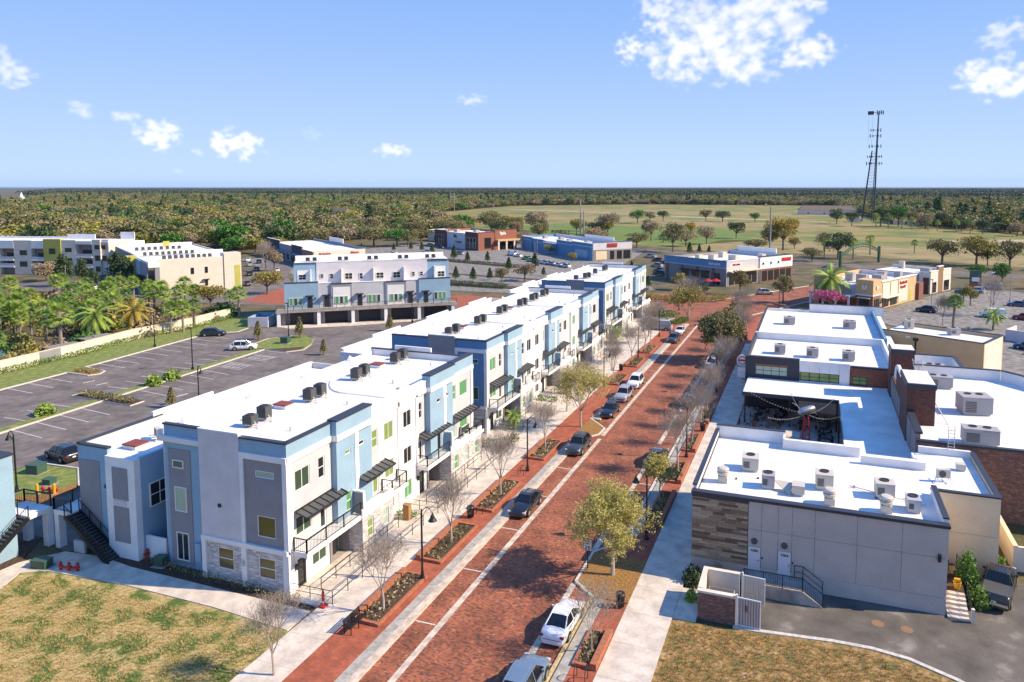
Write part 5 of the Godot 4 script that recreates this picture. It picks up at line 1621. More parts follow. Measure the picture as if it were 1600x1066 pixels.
func build_shops_right() -> void:
	# nearest flat-roofed shop
	var o := thing("shop_building","near flat-roofed shop with wood-clad corner, white doors and a beige annex","shop building",Vector3(-8.4,0,-54.2))
	var W := 17.85
	var t := frame_at(Vector3.ZERO,Vector3(1,0,0))
	var r := RandomNumberGenerator.new()
	r.seed = 77
	# front wall of rendered panels with open joints
	bx(o,"wall_core",M.taupe,Vector3(4.25,1.2,-0.5),Vector3(W,6.3,-0.06))
	bx(o,"wall_base",M.wall_grey,Vector3(0,-0.3,-0.5),Vector3(W,1.2,0.03))
	var xs := [4.27,5.25,6.45,7.45,9.05,11.95,14.9,W]
	for i in xs.size()-1:
		for j in 2:
			var hole := []
			if j == 0 and (i == 0 or i == 2):
				hole = [[xs[i]+0.02,xs[i+1]-0.03,1.2,2.78]]
			var a: float = xs[i]+0.012
			var b: float = xs[i+1]-0.012
			wall(o,"wall_panel",M.wall_grey,t,a,b,1.212 if j == 0 else 4.125,4.10 if j == 0 else 6.3,0.0,-0.06,hole,0.05)
	for q in [[4.27,5.25,"1000"],[6.45,7.45,"1004"]]:
		var d := bx(o,"service_door",M.door_white,Vector3(q[0]+0.05,0.95,-0.045),Vector3(q[1]-0.05,2.76,0.045))
		ob(d,"door_handle",unit,M.steel,Transform3D(Basis.from_scale(Vector3(0.12,0.05,1.6)),Vector3(0.36,-0.05,0.6)))
		lettering(o,"door_number",q[2],0.26,M.black_metal,Transform3D(Basis(),Vector3((q[0]+q[1])/2,2.48,0.055)),true,"Droid Sans",0.02)
		var v := MB.new()
		v.xf = Transform3D(Basis(Vector3.RIGHT,PI/2),Vector3((q[0]+q[1])/2-0.02,3.22,0.02))
		v.lathe(Vector3.ZERO,[Vector2(0.24,0),Vector2(0.22,0.12),Vector2(0.0,0.16)],16)
		ob(o,"round_light",v.mesh(),M.unit_dark)
		bx(o,"door_buzzer",M.black_metal,Vector3(q[1]+0.05,1.9,0.0),Vector3(q[1]+0.13,2.05,0.06))
	# wood cladding
	var tones := [Color(0.31,0.21,0.125),Color(0.42,0.31,0.20),Color(0.17,0.105,0.062),Color(0.52,0.41,0.28),Color(0.36,0.245,0.155),Color(0.24,0.16,0.10),Color(0.46,0.34,0.22)]
	var tm := []
	var grain := noise_img(91,0.03,0.78,1.1,5,256)
	for i in tones.size():
		var m := mat("plank%d" % i,tones[i],0.8,grain,1.0)
		m.uv1_scale = Vector3(0.35,3.0,3.0)
		tm.append(m)
	bx(o,"cladding_back",M.unit_dark,Vector3(0,1.2,-0.5),Vector3(4.25,6.3,-0.05))
	var rows := 26
	for j in rows:
		var x := 0.02
		var y := 1.22+j*(4.98/rows)
		while x < 4.22:
			var l := r.randf_range(0.55,1.6)
			if 4.24-x-l < 0.3:
				l = 4.24-x
			bx(o,"plank",tm[r.randi() % tm.size()],Vector3(x,y,-0.05),Vector3(minf(x+l,4.24)-0.008,y+4.98/rows-0.008,0.015+r.randf()*0.03))
			x += l
	bx(o,"wall",M.charcoal,Vector3(-0.02,1.2,-14.3),Vector3(0.28,6.3,-0.5))
	bx(o,"wall_base",M.wall_grey,Vector3(-0.03,-0.3,-14.3),Vector3(0.28,1.2,-0.5))
	bx(o,"roof",M.roof,Vector3(0.28,5.6,-14.3),Vector3(W-0.28,6.0,-0.42))
	bx(o,"roof",M.roof,Vector3(W-0.28,5.6,-16.1),Vector3(22.0,6.0,-6.9))
	bx(o,"roof",M.roof,Vector3(W-0.6,5.6,-16.1),Vector3(W-0.28,6.0,-14.5))
	bx(o,"parapet_coping",M.coping,Vector3(-0.08,6.3,-0.5),Vector3(W+0.08,6.52,0.09))
	bx(o,"parapet_coping",M.coping,Vector3(-0.03,6.1,0.04),Vector3(4.28,6.3,0.1))
	bx(o,"parapet",M.white,Vector3(0,6.3,-14.3),Vector3(0.26,6.75,-0.5))
	bx(o,"parapet_coping",M.coping,Vector3(-0.08,6.75,-14.3),Vector3(0.3,6.85,-0.5))
	for q in [[0.0,6.35,7.15,-14.35,"coping"],[6.35,12.75,6.85,-13.0,"white"],[12.75,W+0.0,6.65,-11.6,"white"]]:
		bx(o,"parapet",M.white,Vector3(q[0],0.0,q[3]-0.3),Vector3(q[1],q[2],q[3]))
		bx(o,"parapet_coping",M[q[4]],Vector3(q[0],q[2],q[3]-0.35),Vector3(q[1],q[2]+0.08,q[3]+0.05))
	bx(o,"parapet",M.white,Vector3(6.2,0,-14.35),Vector3(6.35,7.0,-13.0))
	bx(o,"parapet",M.white,Vector3(W-0.28,5.0,-6.4),Vector3(W,6.75,-0.5))
	bx(o,"side_wall",M.beige,Vector3(W-0.27,-0.3,-6.4),Vector3(W+0.005,5.0,-0.5))
	bx(o,"parapet_coping",M.coping,Vector3(W-0.33,6.75,-6.4),Vector3(W+0.06,6.87,-0.5))
	# annex
	wall(o,"annex_wall",M.beige,frame_at(Vector3(W,0,-6.4),Vector3(1,0,0)),0,4.5,3.325,6.4,0.0,-0.3)
	wall(o,"annex_wall",M.beige,frame_at(Vector3(W,0,-6.4),Vector3(1,0,0)),0,4.5,-0.3,3.3,0.0,-0.3)
	bx(o,"annex_wall",M.beige,Vector3(22.05,-0.3,-16.4),Vector3(22.35,6.4,-6.7))
	bx(o,"annex_wall",M.white,Vector3(W,-0.3,-16.4),Vector3(22.05,6.6,-16.1))
	bx(o,"parapet_coping",M.coping,Vector3(W-0.3,6.4,-6.75),Vector3(22.42,6.52,-6.33))
	bx(o,"parapet_coping",M.coping,Vector3(22.0,6.4,-16.4),Vector3(22.42,6.52,-6.75))
	bx(o,"wall_light",M.black_metal,Vector3(W-0.65,3.9,0.0),Vector3(W-0.45,4.4,0.25))
	for q in [[2.8,-4.6],[4.5,-5.3],[11.9,-6.1],[13.4,-4.4],[15.6,-5.2],[9.2,-8.0]]:
		bx(o,"pipe_support",M.unit_dark,Vector3(q[0],6.0,q[1]),Vector3(q[0]+0.16,6.14,q[1]+0.12))
	var pipe := MB.new()
	pipe.tube(Vector3(11.6,6.12,-6.0),Vector3(16.9,6.12,-4.0),0.035,0.035,5)
	ob(o,"gas_pipe",pipe.mesh(),M.unit_grey)
	# rooftop equipment
	box_unit("rooftop_unit","boxy grey rooftop unit nearest the street on the near shop","rooftop unit",Vector3(-4.6,6.0,-61.4),Vector3(1.35,1.15,1.5),0.05,"unit_beige")
	box_unit("rooftop_unit","small grey rooftop unit behind the duct cover on the near shop","rooftop unit",Vector3(-2.95,6.0,-58.1),Vector3(1.0,1.1,1.2),0.05,"unit_grey")
	box_unit("rooftop_unit","boxy grey rooftop unit in the middle of the near shop roof","rooftop unit",Vector3(1.3,6.0,-59.4),Vector3(1.3,1.25,1.3),0.05,"unit_beige")
	box_unit("rooftop_unit","boxy grey rooftop unit right of the middle of the near shop roof","rooftop unit",Vector3(5.7,6.0,-59.2),Vector3(1.35,1.2,1.3),0.05,"unit_beige")
	box_unit("rooftop_unit","narrow pale rooftop unit by the inner corner of the near shop","rooftop unit",Vector3(7.5,6.0,-57.3),Vector3(0.9,1.0,1.3),0.05,"galvanised")
	vent_fan("white mushroom exhaust fan nearest the street on the near shop roof",Vector3(-6.5,6.0,-57.9))
	vent_fan("white mushroom exhaust fan in the middle of the near shop's front edge",Vector3(1.65,6.0,-56.4))
	vent_fan("white mushroom exhaust fan rightmost on the near shop's front edge",Vector3(5.6,6.0,-56.4))
	var d := thing("duct_cover","sloping grey duct cover beside a square box on the near shop roof","duct",Vector3(-0.7,6.0,-57.4))
	var b := MB.new()
	b.tri(Vector3(-1.9,0.75,-0.6),Vector3(-0.5,0.05,0.5),Vector3(-0.4,0.65,-0.6))
	b.quad(Vector3(-1.9,0.75,-0.6),Vector3(-1.9,0.7,-0.55),Vector3(-0.5,0.0,0.55),Vector3(-0.5,0.05,0.5))
	b.quad(Vector3(-1.9,0.75,-0.6),Vector3(-0.4,0.65,-0.6),Vector3(-0.4,0.0,-0.6),Vector3(-1.9,0.6,-0.6))
	ob(d,"sloping_duct",b.mesh(),M.unit_beige)
	bx(d,"duct_box",M.unit_beige,Vector3(-0.4,0.2,-0.6),Vector3(0.55,0.85,0.5))
	bx(d,"duct_curb",M.galvanised,Vector3(-0.3,0,-0.5),Vector3(0.45,0.2,0.4))
	split_unit("white split unit on a frame, on the beige annex roof",Vector3(10.5,6.0,-63.9),0.2)
	var sm := thing("roof_vent","small beige roof vent box at the far end of the beige annex","roof vent",Vector3(12.3,6.0,-67.0))
	bx(sm,"vent_box",M.unit_beige,Vector3(-0.35,0.12,-0.3),Vector3(0.35,0.6,0.3))
	bx(sm,"vent_curb",M.galvanised,Vector3(-0.3,0,-0.25),Vector3(0.3,0.12,0.25))
	# roof ladder
	var l := thing("roof_ladder","pale ladder climbing from the annex roof to the brick building's roof","ladder",Vector3(12.1,6.0,-70.45))
	for sx in [-0.25,0.25]:
		var lb := MB.new()
		lb.tube(Vector3(sx,0,0),Vector3(sx,2.6,0),0.03,0.03,6)
		lb.tube(Vector3(sx,2.6,0),Vector3(sx,2.55,-0.5),0.03,0.03,6)
		ob(l,"rail",lb.mesh(),M.galvanised)
	for i in 8:
		bx(l,"rung",M.galvanised,Vector3(-0.25,0.2+i*0.3,-0.02),Vector3(0.25,0.24+i*0.3,0.02))
	patio()
	brick_hall()
	dark_shop()
	waste_yard()

func patio() -> void:
	# canopy: white flat roof round two sides of the courtyard
	var o := thing("patio_canopy","white flat canopy round two sides of the shaded dining courtyard","canopy",Vector3(-8.2,0,-99.0))
	bx(o,"canopy_roof",M.roof,Vector3(0.2,3.95,0.0),Vector3(17.7,4.2,7.4))
	bx(o,"canopy_roof",M.roof,Vector3(11.6,3.95,7.4),Vector3(17.7,4.2,29.9))
	bx(o,"canopy_fascia",M.coping,Vector3(0.1,3.7,7.4),Vector3(11.6,4.16,7.5))
	bx(o,"canopy_fascia",M.coping,Vector3(0.1,3.7,0.0),Vector3(0.2,4.16,7.4))
	bx(o,"canopy_fascia",M.coping,Vector3(11.5,3.7,7.5),Vector3(11.6,4.26,29.9))
	for q in [[0.45,7.2],[5.9,7.2],[11.4,7.2],[11.4,15.0],[11.4,22.5],[0.45,0.6]]:
		bx(o,"canopy_post",M.black_metal,Vector3(q[0]-0.09,0,q[1]-0.09),Vector3(q[0]+0.09,3.95,q[1]+0.09))
	bx_struct("patio_paving",M.concrete_grey,Vector3(-8.5,-0.1,-98.9),Vector3(9.4,0.13,-68.9))
	for q in [[-2.8,-89.2,3.6,2.2],[-6.6,-89.0,2.4,2.4]]:
		sheet("patio_paving",M.concrete,rect(q[0]-q[2]/2,q[1]+q[3]/2,q[0]+q[2]/2,q[1]-q[3]/2),0.134)
	# pump-like red and silver figure holding up the bulb strings
	var s := thing("airplane_sculpture","silver airplane-like drum on a red lattice stand in the dining courtyard","sculpture",Vector3(-0.3,0.13,-87.3))
	for k in 4:
		var a := PI/4+k*PI/2
		var p := Vector3(cos(a),0,sin(a))
		var m := MB.new()
		m.tube(p*0.62,p*0.34+Vector3.UP*2.9,0.07,0.055,6)
		ob(s,"stand_leg",m.mesh(),M.red_paint)
		var p2 := Vector3(cos(a+PI/2),0,sin(a+PI/2))
		var c := MB.new()
		for j in 4:
			var y0 := 0.1+j*0.7
			c.bar(p.lerp(p*0.55,y0/3.0)*0.62+Vector3.UP*y0,p2.lerp(p2*0.55,(y0+0.7)/3.0)*0.62+Vector3.UP*(y0+0.7),0.05)
			c.bar(p.lerp(p*0.55,y0/3.0)*0.62+Vector3.UP*y0,p2.lerp(p2*0.55,y0/3.0)*0.62+Vector3.UP*y0,0.05)
		ob(s,"stand_brace",c.mesh(),M.white_paint if k % 2 else M.red_paint)
	var dr := MB.new()
	dr.xf = Transform3D(Basis(Vector3(0,0,1),PI/2+0.25).rotated(Vector3.UP,0.5),Vector3(0,3.7,0))
	dr.lathe(Vector3(0,-1.1,0),[Vector2(0,0),Vector2(0.25,0.05),Vector2(0.42,0.35),Vector2(0.44,1.5),Vector2(0.36,1.9),Vector2(0.16,2.15),Vector2(0,2.2)],16)
	ob(s,"drum",dr.mesh(true),M.steel)
	var np := MB.new()
	np.tube(Vector3(-1.0,4.2,0.3),Vector3(-1.6,4.6,0.5),0.06,0.03,6)
	np.tube(Vector3(0.9,3.4,-0.4),Vector3(1.2,3.1,-0.5),0.1,0.05,6)
	ob(s,"nozzle",np.mesh(),M.chrome)
	# bulb strings
	var hub := Vector3(-0.3,3.5,-87.3)
	var ends := [Vector3(-7.6,4.5,-91.6),Vector3(-2.2,4.6,-91.4),Vector3(2.9,4.6,-91.2),Vector3(3.2,4.2,-85.0),Vector3(-4.4,3.6,-84.0)]
	for i in ends.size():
		var st := thing("bulb_string","string of white bulbs from the silver drum to %s" % ["the canopy's street corner post","the canopy's middle post","the canopy's inner corner post","the side canopy edge","the near shop's wall"][i],"string lights")
		var e: Vector3 = ends[i]
		var w := MB.new()
		var bl := MB.new()
		var last := hub
		for j in 22:
			var u := (j+1)/22.0
			var q := hub.lerp(e,u)+Vector3.DOWN*1.0*4*u*(1-u)*0.45
			w.tube(last,q,0.012,0.012,3,false)
			bl.lathe(q+Vector3.DOWN*0.14,[Vector2(0,0),Vector2(0.04,0.04),Vector2(0.036,0.08),Vector2(0.015,0.12)],6)
			last = q
		ob(st,"wire",w.mesh(),M.black_metal)
		ob(st,"bulbs",bl.mesh(),M.bulb)
	# tables and chairs
	var spots := [[-6.4,-90.0],[-4.1,-89.6],[-6.2,-93.2],[-3.6,-92.8],[-5.9,-96.2],[-3.2,-95.8],[1.7,-90.3],[2.2,-93.6],[0.2,-95.6],[-0.9,-91.4],[1.9,-86.8]]
	for i in spots.size():
		var tb := thing("patio_table","dark round patio table with chairs in the shaded courtyard","table",Vector3(spots[i][0],0.13,spots[i][1]),i*0.7,"dark tables of the dining courtyard")
		var m := MB.new()
		m.lathe(Vector3.ZERO,[Vector2(0.3,0),Vector2(0.28,0.03),Vector2(0.05,0.06),Vector2(0.05,0.7),Vector2(0.55,0.72),Vector2(0.56,0.76),Vector2(0,0.77)],14)
		ob(tb,"tabletop",m.mesh(),M.black_metal)
		for k in 4:
			var ch := thing("patio_chair","dark metal chair at a round patio table in the courtyard","chair",Vector3(spots[i][0],0.13,spots[i][1]),i*0.7+k*PI/2,"dark chairs of the dining courtyard")
			bx(ch,"seat",M.black_metal,Vector3(-0.22,0.43,0.55),Vector3(0.22,0.46,1.0))
			bx(ch,"backrest",M.black_metal,Vector3(-0.22,0.5,0.97),Vector3(0.22,0.9,1.0))
			for q in [[-0.2,0.58],[0.2,0.58],[-0.2,0.98],[0.2,0.98]]:
				bx(ch,"leg",M.black_metal,Vector3(q[0]-0.015,0,q[1]-0.015),Vector3(q[0]+0.015,0.44,q[1]+0.015))
	var rl := thing("patio_railing","low black railing between the pavement and the dining courtyard","railing")
	railing(rl,"railing",[Vector3(-8.3,0.13,-69.5),Vector3(-8.3,0.13,-84.0)],1.0,true,0.07,2.0)
	railing(rl,"railing",[Vector3(-8.3,0.13,-86.5),Vector3(-8.3,0.13,-91.5)],1.0,true,0.07,2.0)

func brick_hall() -> void:
	var o := thing("brick_building","brick building with two tall chimney-like piers east of the courtyard","building",Vector3(9.45,0,-71.6))
	# south wall of brown brick with a dark cap
	bx(o,"wall",M.brick_brown,Vector3(0,0,-0.35),Vector3(26,6.6,0))
	bx(o,"coping",M.coping,Vector3(-0.06,6.6,-0.42),Vector3(26,6.78,0.07))
	bx(o,"wall",M.taupe,Vector3(0,0,-8.0),Vector3(0.35,7.2,-0.35))
	bx(o,"coping",M.coping,Vector3(-0.06,7.2,-8.0),Vector3(0.55,7.42,-0.42))
	bx(o,"roof",M.roof,Vector3(0.35,5.6,-28.6),Vector3(22.4,6.0,-0.35))
	# tall west screen with panels between piers
	bx(o,"west_screen",M.brick_dark,Vector3(0,0,-18.4),Vector3(0.35,9.0,-13.0))
	bx(o,"west_screen",M.brick_dark,Vector3(0,0,-26.0),Vector3(0.35,7.0,-18.4))
	var arch := MB.new()
	arch.xf = Transform3D(Basis(Vector3(0,0,-1),Vector3.UP,Vector3(1,0,0)),Vector3(0.02,7.6,-13.6))
	var pts := PackedVector2Array()
	for i in 19:
		pts.append(Vector2(3.6-3.5*cos(PI*i/18.0),2.0*sin(PI*i/18.0)))
	var idx := Geometry2D.triangulate_polygon(pts)
	for i in range(0,idx.size(),3):
		for zz in [0.0,0.3]:
			arch.tri(Vector3(pts[idx[i]].x,pts[idx[i]].y,zz),Vector3(pts[idx[i+1]].x,pts[idx[i+1]].y,zz),Vector3(pts[idx[i+2]].x,pts[idx[i+2]].y,zz))
	for i in 18:
		arch.quad(Vector3(pts[i].x,pts[i].y,0),Vector3(pts[i].x,pts[i].y,0.3),Vector3(pts[i+1].x,pts[i+1].y,0.3),Vector3(pts[i+1].x,pts[i+1].y,0))
	ob(o,"arched_parapet",arch.mesh(),M.white)
	for i in 5:
		bx(o,"wall_panel",M.taupe,Vector3(-0.05,4.6,-25.5+i*2.5),Vector3(-0.001,6.7,-23.3+i*2.5))
	bx(o,"wall_panel",M.taupe,Vector3(-0.05,4.6,-7.6),Vector3(-0.001,7.0,-4.2))
	bx(o,"wall_panel",M.taupe,Vector3(-0.05,4.6,-3.8),Vector3(-0.001,7.0,-0.5))
	for q in [[-13.0,-7.2],[-26.5,-23.5]]:
		var z1: float = q[0]
		var z0: float = q[1] if q[1] > -20 else -23.5
		var tall := 10.2
		bx(o,"brick_pier",M.brick_dark,Vector3(-0.12,0,z1),Vector3(2.5,tall-0.5,z0))
		bx(o,"pier_cap",M.coping,Vector3(-0.2,tall-0.5,z1-0.08),Vector3(2.58,tall,z0+0.08))
		bx(o,"pier_top",M.roof,Vector3(-0.05,tall,z1+0.05),Vector3(2.45,tall+0.06,z0-0.05))
	bx(o,"pier_base",M.white,Vector3(0.35,6.0,-7.98),Vector3(2.5,7.3,-7.94))
	# east and north parapets
	bx(o,"parapet",M.white,Vector3(2.5,5.6,-28.9),Vector3(12.8,7.3,-28.6))
	bx(o,"coping",M.coping,Vector3(2.5,7.3,-28.95),Vector3(12.8,7.42,-28.55))
	var pz := MB.new()
	pz.obox(Vector3(15.0,6.45,-26.4),Vector3(6.2,1.7,0.3),Basis(Vector3.UP,-0.85))
	ob(o,"parapet",pz.mesh(),M.white)
	var cz := MB.new()
	cz.obox(Vector3(15.0,7.36,-26.4),Vector3(6.3,0.12,0.4),Basis(Vector3.UP,-0.85))
	ob(o,"coping",cz.mesh(),M.coping)
	bx(o,"parapet",M.white,Vector3(17.0,5.6,-24.2),Vector3(26,7.3,-23.9))
	# service yard behind
	var y := thing("service_yard_wall","low white walled roof yard between the brick piers and the tan building","wall",Vector3(11.5,0,-100.6))
	bx(y,"wall",M.white,Vector3(0,0,-9.5),Vector3(7.0,6.6,-9.2))
	bx(y,"wall",M.white,Vector3(7.0,0,-9.5),Vector3(7.3,6.6,-0.3))
	bx(y,"roof",M.roof,Vector3(0,4.6,-9.2),Vector3(7.0,5.0,0))
	bx(y,"coping",M.coping,Vector3(0,6.6,-9.55),Vector3(7.4,6.72,-9.15))
	bx(y,"coping",M.coping,Vector3(6.95,6.6,-9.15),Vector3(7.4,6.72,0.0))
	box_unit("rooftop_unit","long grey rooftop unit in the walled roof yard behind the brick piers","rooftop unit",Vector3(15.6,5.0,-105.6),Vector3(2.6,1.3,1.4),0.0,"unit_grey")
	box_unit("rooftop_unit","long grey rooftop unit beside the taller brick pier","rooftop unit",Vector3(14.6,6.0,-94.8),Vector3(2.9,1.4,1.5),0.0,"unit_grey")
	box_unit("rooftop_unit","largest grey rooftop unit, in the middle of the brick building's roof","rooftop unit",Vector3(16.6,6.0,-85.2),Vector3(2.9,1.9,2.4),0.15,"unit_grey")
	box_unit("rooftop_unit","grey rooftop unit at the front edge of the brick building, by the ladder","rooftop unit",Vector3(15.2,6.0,-74.8),Vector3(3.0,1.5,1.5),0.0,"unit_grey")
	# ladder frame leaning on the far pier
	var l := thing("steel_stair_frame","pale steel ladder cage between the two brick piers","ladder",Vector3(12.2,6.0,-93.4))
	for k in 3:
		var m := MB.new()
		m.tube(Vector3(k*0.5,0,0),Vector3(k*0.5-0.6,3.4,-0.8),0.05,0.05,5)
		ob(l,"rail",m.mesh(),M.galvanised)
	for i in 6:
		var u := (i+0.5)/6.0
		bx(l,"rung",M.galvanised,Vector3(-0.6*u,3.4*u,-0.8*u-0.03),Vector3(1.0-0.6*u,3.4*u+0.06,-0.8*u+0.03))
	var rs := thing("roof_ladder","pale brace leaning against the nearer brick pier","brace",Vector3(12.05,6.0,-81.6))
	for k in 2:
		var m := MB.new()
		m.tube(Vector3(0,2.2,k*0.5),Vector3(1.3,0,k*0.5+1.3),0.05,0.05,5)
		ob(rs,"strut",m.mesh(),M.galvanised)

func dark_shop() -> void:
	# shop of dark,white and brick bays facing the courtyard
	var o := thing("shop_building","flat-roofed shop with charcoal, white and brick bays above the courtyard canopy","shop building",Vector3(-8.4,0,-99.2))
	var t := frame_at(Vector3.ZERO,Vector3(1,0,0))
	wall(o,"charcoal_bay",M.charcoal,t,0,7.0,0,7.0,0.1,-0.4,[[1.3,5.5,4.6,5.9]])
	win(o,t,1.3,5.5,4.6,5.9,-0.06,4,2,"film_pale","frame_dark")
	tbox(o,"orange_trim",M.terracotta,t,Vector3(1.25,5.92,0.1),Vector3(5.55,6.15,0.16))
	tbox(o,"coping",M.coping,t,Vector3(-0.05,7.0,-0.45),Vector3(7.02,7.14,0.16))
	for i in 5:
		wall(o,"wall_panel",M.white,t,7.02+i*1.25,8.25+i*1.25,0,6.9,0.2,-0.4,[[7.02+i*1.25+0.0,8.25+i*1.25,4.3,5.5]] if i < 4 else [])
	win(o,t,7.1,12.0,4.3,5.5,0.04,4,2,"film_olive","frame_dark")
	tbox(o,"coping",M.white,t,Vector3(7.0,6.9,-0.45),Vector3(13.27,7.0,0.24))
	wall(o,"brick_bay",M.brick_red,t,13.3,18.3,0,6.5,0.0,-0.4,[[13.6,15.4,4.3,5.4]])
	win(o,t,13.6,15.4,4.3,5.4,-0.15,2,2,"film_olive","frame_dark")
	tbox(o,"coping",M.coping,t,Vector3(13.3,6.5,-0.45),Vector3(18.3,6.72,0.06))
	bx(o,"wall",M.charcoal,Vector3(0,0,-16.2),Vector3(0.3,7.0,-0.4))
	bx(o,"roof",M.roof,Vector3(0.3,5.8,-16.2),Vector3(18.3,6.2,-0.4))
	bx(o,"parapet",M.white,Vector3(0,0,-16.6),Vector3(18.6,7.3,-16.2))
	bx(o,"coping",M.coping,Vector3(-0.05,7.0,-16.2),Vector3(0.35,7.12,-0.45))
	bx(o,"parapet",M.white,Vector3(18.3,0,-16.2),Vector3(18.6,7.3,-0.4))
	box_unit("rooftop_unit","grey rooftop unit nearest the street on the charcoal shop","rooftop unit",Vector3(-4.2,6.2,-106.0),Vector3(1.5,1.3,1.5),0.0,"unit_grey")
	box_unit("rooftop_unit","grey rooftop unit in the middle of the charcoal shop roof","rooftop unit",Vector3(0.2,6.2,-105.2),Vector3(1.6,1.3,1.5),0.0,"unit_grey")
	box_unit("rooftop_unit","grey rooftop unit above the brick bay of the charcoal shop","rooftop unit",Vector3(4.9,6.2,-104.8),Vector3(1.6,1.3,1.5),0.0,"unit_grey")
	# next shop up the street
	var p := thing("shop_building","low white-roofed corner shop beyond the charcoal shop, by the brick crossing","shop building",Vector3(-8.5,0,-116.2))
	bx(p,"wall",M.beige,Vector3(0,0,-27),Vector3(0.3,6.6,0))
	bx(p,"wall",M.beige,Vector3(0,0,-0.35),Vector3(18.6,6.2,-0.05))
	bx(p,"roof",M.roof,Vector3(0.3,5.8,-27),Vector3(20.5,6.2,-0.35))
	bx(p,"parapet",M.white,Vector3(0,0,-27.3),Vector3(8.0,6.6,-27))
	bx(p,"parapet",M.white,Vector3(8.0,0,-27.6),Vector3(21,7.8,-27.3))
	bx(p,"coping",M.coping,Vector3(-0.06,6.6,-27.3),Vector3(0.36,6.72,0))
	bx(p,"coping",M.coping,Vector3(8.0,7.8,-27.65),Vector3(21,7.9,-27.25))
	bx(p,"parapet",M.deep_blue,Vector3(18.9,5.8,-27.3),Vector3(19.3,7.2,-0.35))
	box_unit("rooftop_unit","grey rooftop unit nearest the street on the corner shop","rooftop unit",Vector3(-3.7,6.2,-129.6),Vector3(1.9,1.3,1.6),0.0,"unit_grey")
	box_unit("rooftop_unit","grey rooftop unit toward the tan building on the corner shop","rooftop unit",Vector3(6.0,6.2,-129.0),Vector3(2.0,1.3,1.6),0.0,"unit_grey")
	# tan building at right
	var q := thing("tan_building","plain tan rendered building with a black downpipe right of the corner shop","building",Vector3(10.6,0,-125.6),deg_to_rad(-27.6))
	# local x runs along the long tan wall; length 15
	bx(q,"wall",M.tan,Vector3(0,0,-0.3),Vector3(15.2,7.0,0))
	bx(q,"wall",M.cream,Vector3(14.9,0,-8.6),Vector3(15.2,7.0,-0.3))
	bx(q,"wall",M.tan,Vector3(0,0,-8.9),Vector3(15.2,7.0,-8.6))
	bx(q,"roof",M.roof,Vector3(0,6.0,-8.6),Vector3(14.9,6.55,-0.3))
	bx(q,"coping",M.coping,Vector3(0,7.0,-0.36),Vector3(15.26,7.12,0.06))
	bx(q,"coping",M.coping,Vector3(14.85,7.0,-8.6),Vector3(15.26,7.12,-0.36))
	bx(q,"coping",M.coping,Vector3(0,7.0,-8.95),Vector3(15.26,7.12,-8.6))
	bx(q,"rain_hopper",M.black_metal,Vector3(5.2,6.0,0),Vector3(5.9,6.4,0.3))
	bx(q,"downpipe",M.black_metal,Vector3(5.45,0,0.02),Vector3(5.62,6.0,0.2))
	bx(q,"wall_sign",M.white_paint,Vector3(4.0,6.3,0),Vector3(4.7,6.55,0.05))
	box_unit("rooftop_unit","upright grey rooftop unit at the left of the tan building's roof","rooftop unit",Vector3(15.3,6.55,-130.2),Vector3(1.2,1.5,1.2),0.3,"unit_beige")
	box_unit("rooftop_unit","dark low rooftop unit at the right of the tan building's roof","rooftop unit",Vector3(21.4,6.55,-126.9),Vector3(1.6,1.1,1.2),0.4,"unit_grey")
	# round projecting sign on the charcoal shop
	var s := thing("shop_sign","round white and red shop sign over two white boards on the charcoal shop","sign",Vector3(-8.95,0.12,-100.4))
	bx(s,"bracket",M.black_metal,Vector3(-0.06,3.3,-0.06),Vector3(0.4,3.4,0.06))
	var m := MB.new()
	m.xf = Transform3D(Basis(Vector3.RIGHT,PI/2),Vector3(0,6.0,0))
	m.lathe(Vector3(0,-0.1,0),[Vector2(0,0),Vector2(0.75,0),Vector2(0.75,0.2),Vector2(0,0.2)],24)
	ob(s,"round_board",m.mesh(),M.sign_white)
	var m2 := MB.new()
	m2.xf = Transform3D(Basis(Vector3.RIGHT,PI/2),Vector3(0,6.0,0))
	m2.lathe(Vector3(0,0.1,0),[Vector2(0.48,0),Vector2(0.48,0.03),Vector2(0.6,0.03),Vector2(0.6,0)],24)
	ob(s,"ring",m2.mesh(),M.red_sign)
	bx(s,"name_bar",M.red_sign,Vector3(-0.5,5.88,0.1),Vector3(0.5,6.12,0.14))
	bx(s,"white_board",M.sign_white,Vector3(-0.6,4.35,-0.08),Vector3(0.6,4.95,0.08))
	bx(s,"white_board",M.sign_white,Vector3(-0.6,3.65,-0.08),Vector3(0.6,4.25,0.08))

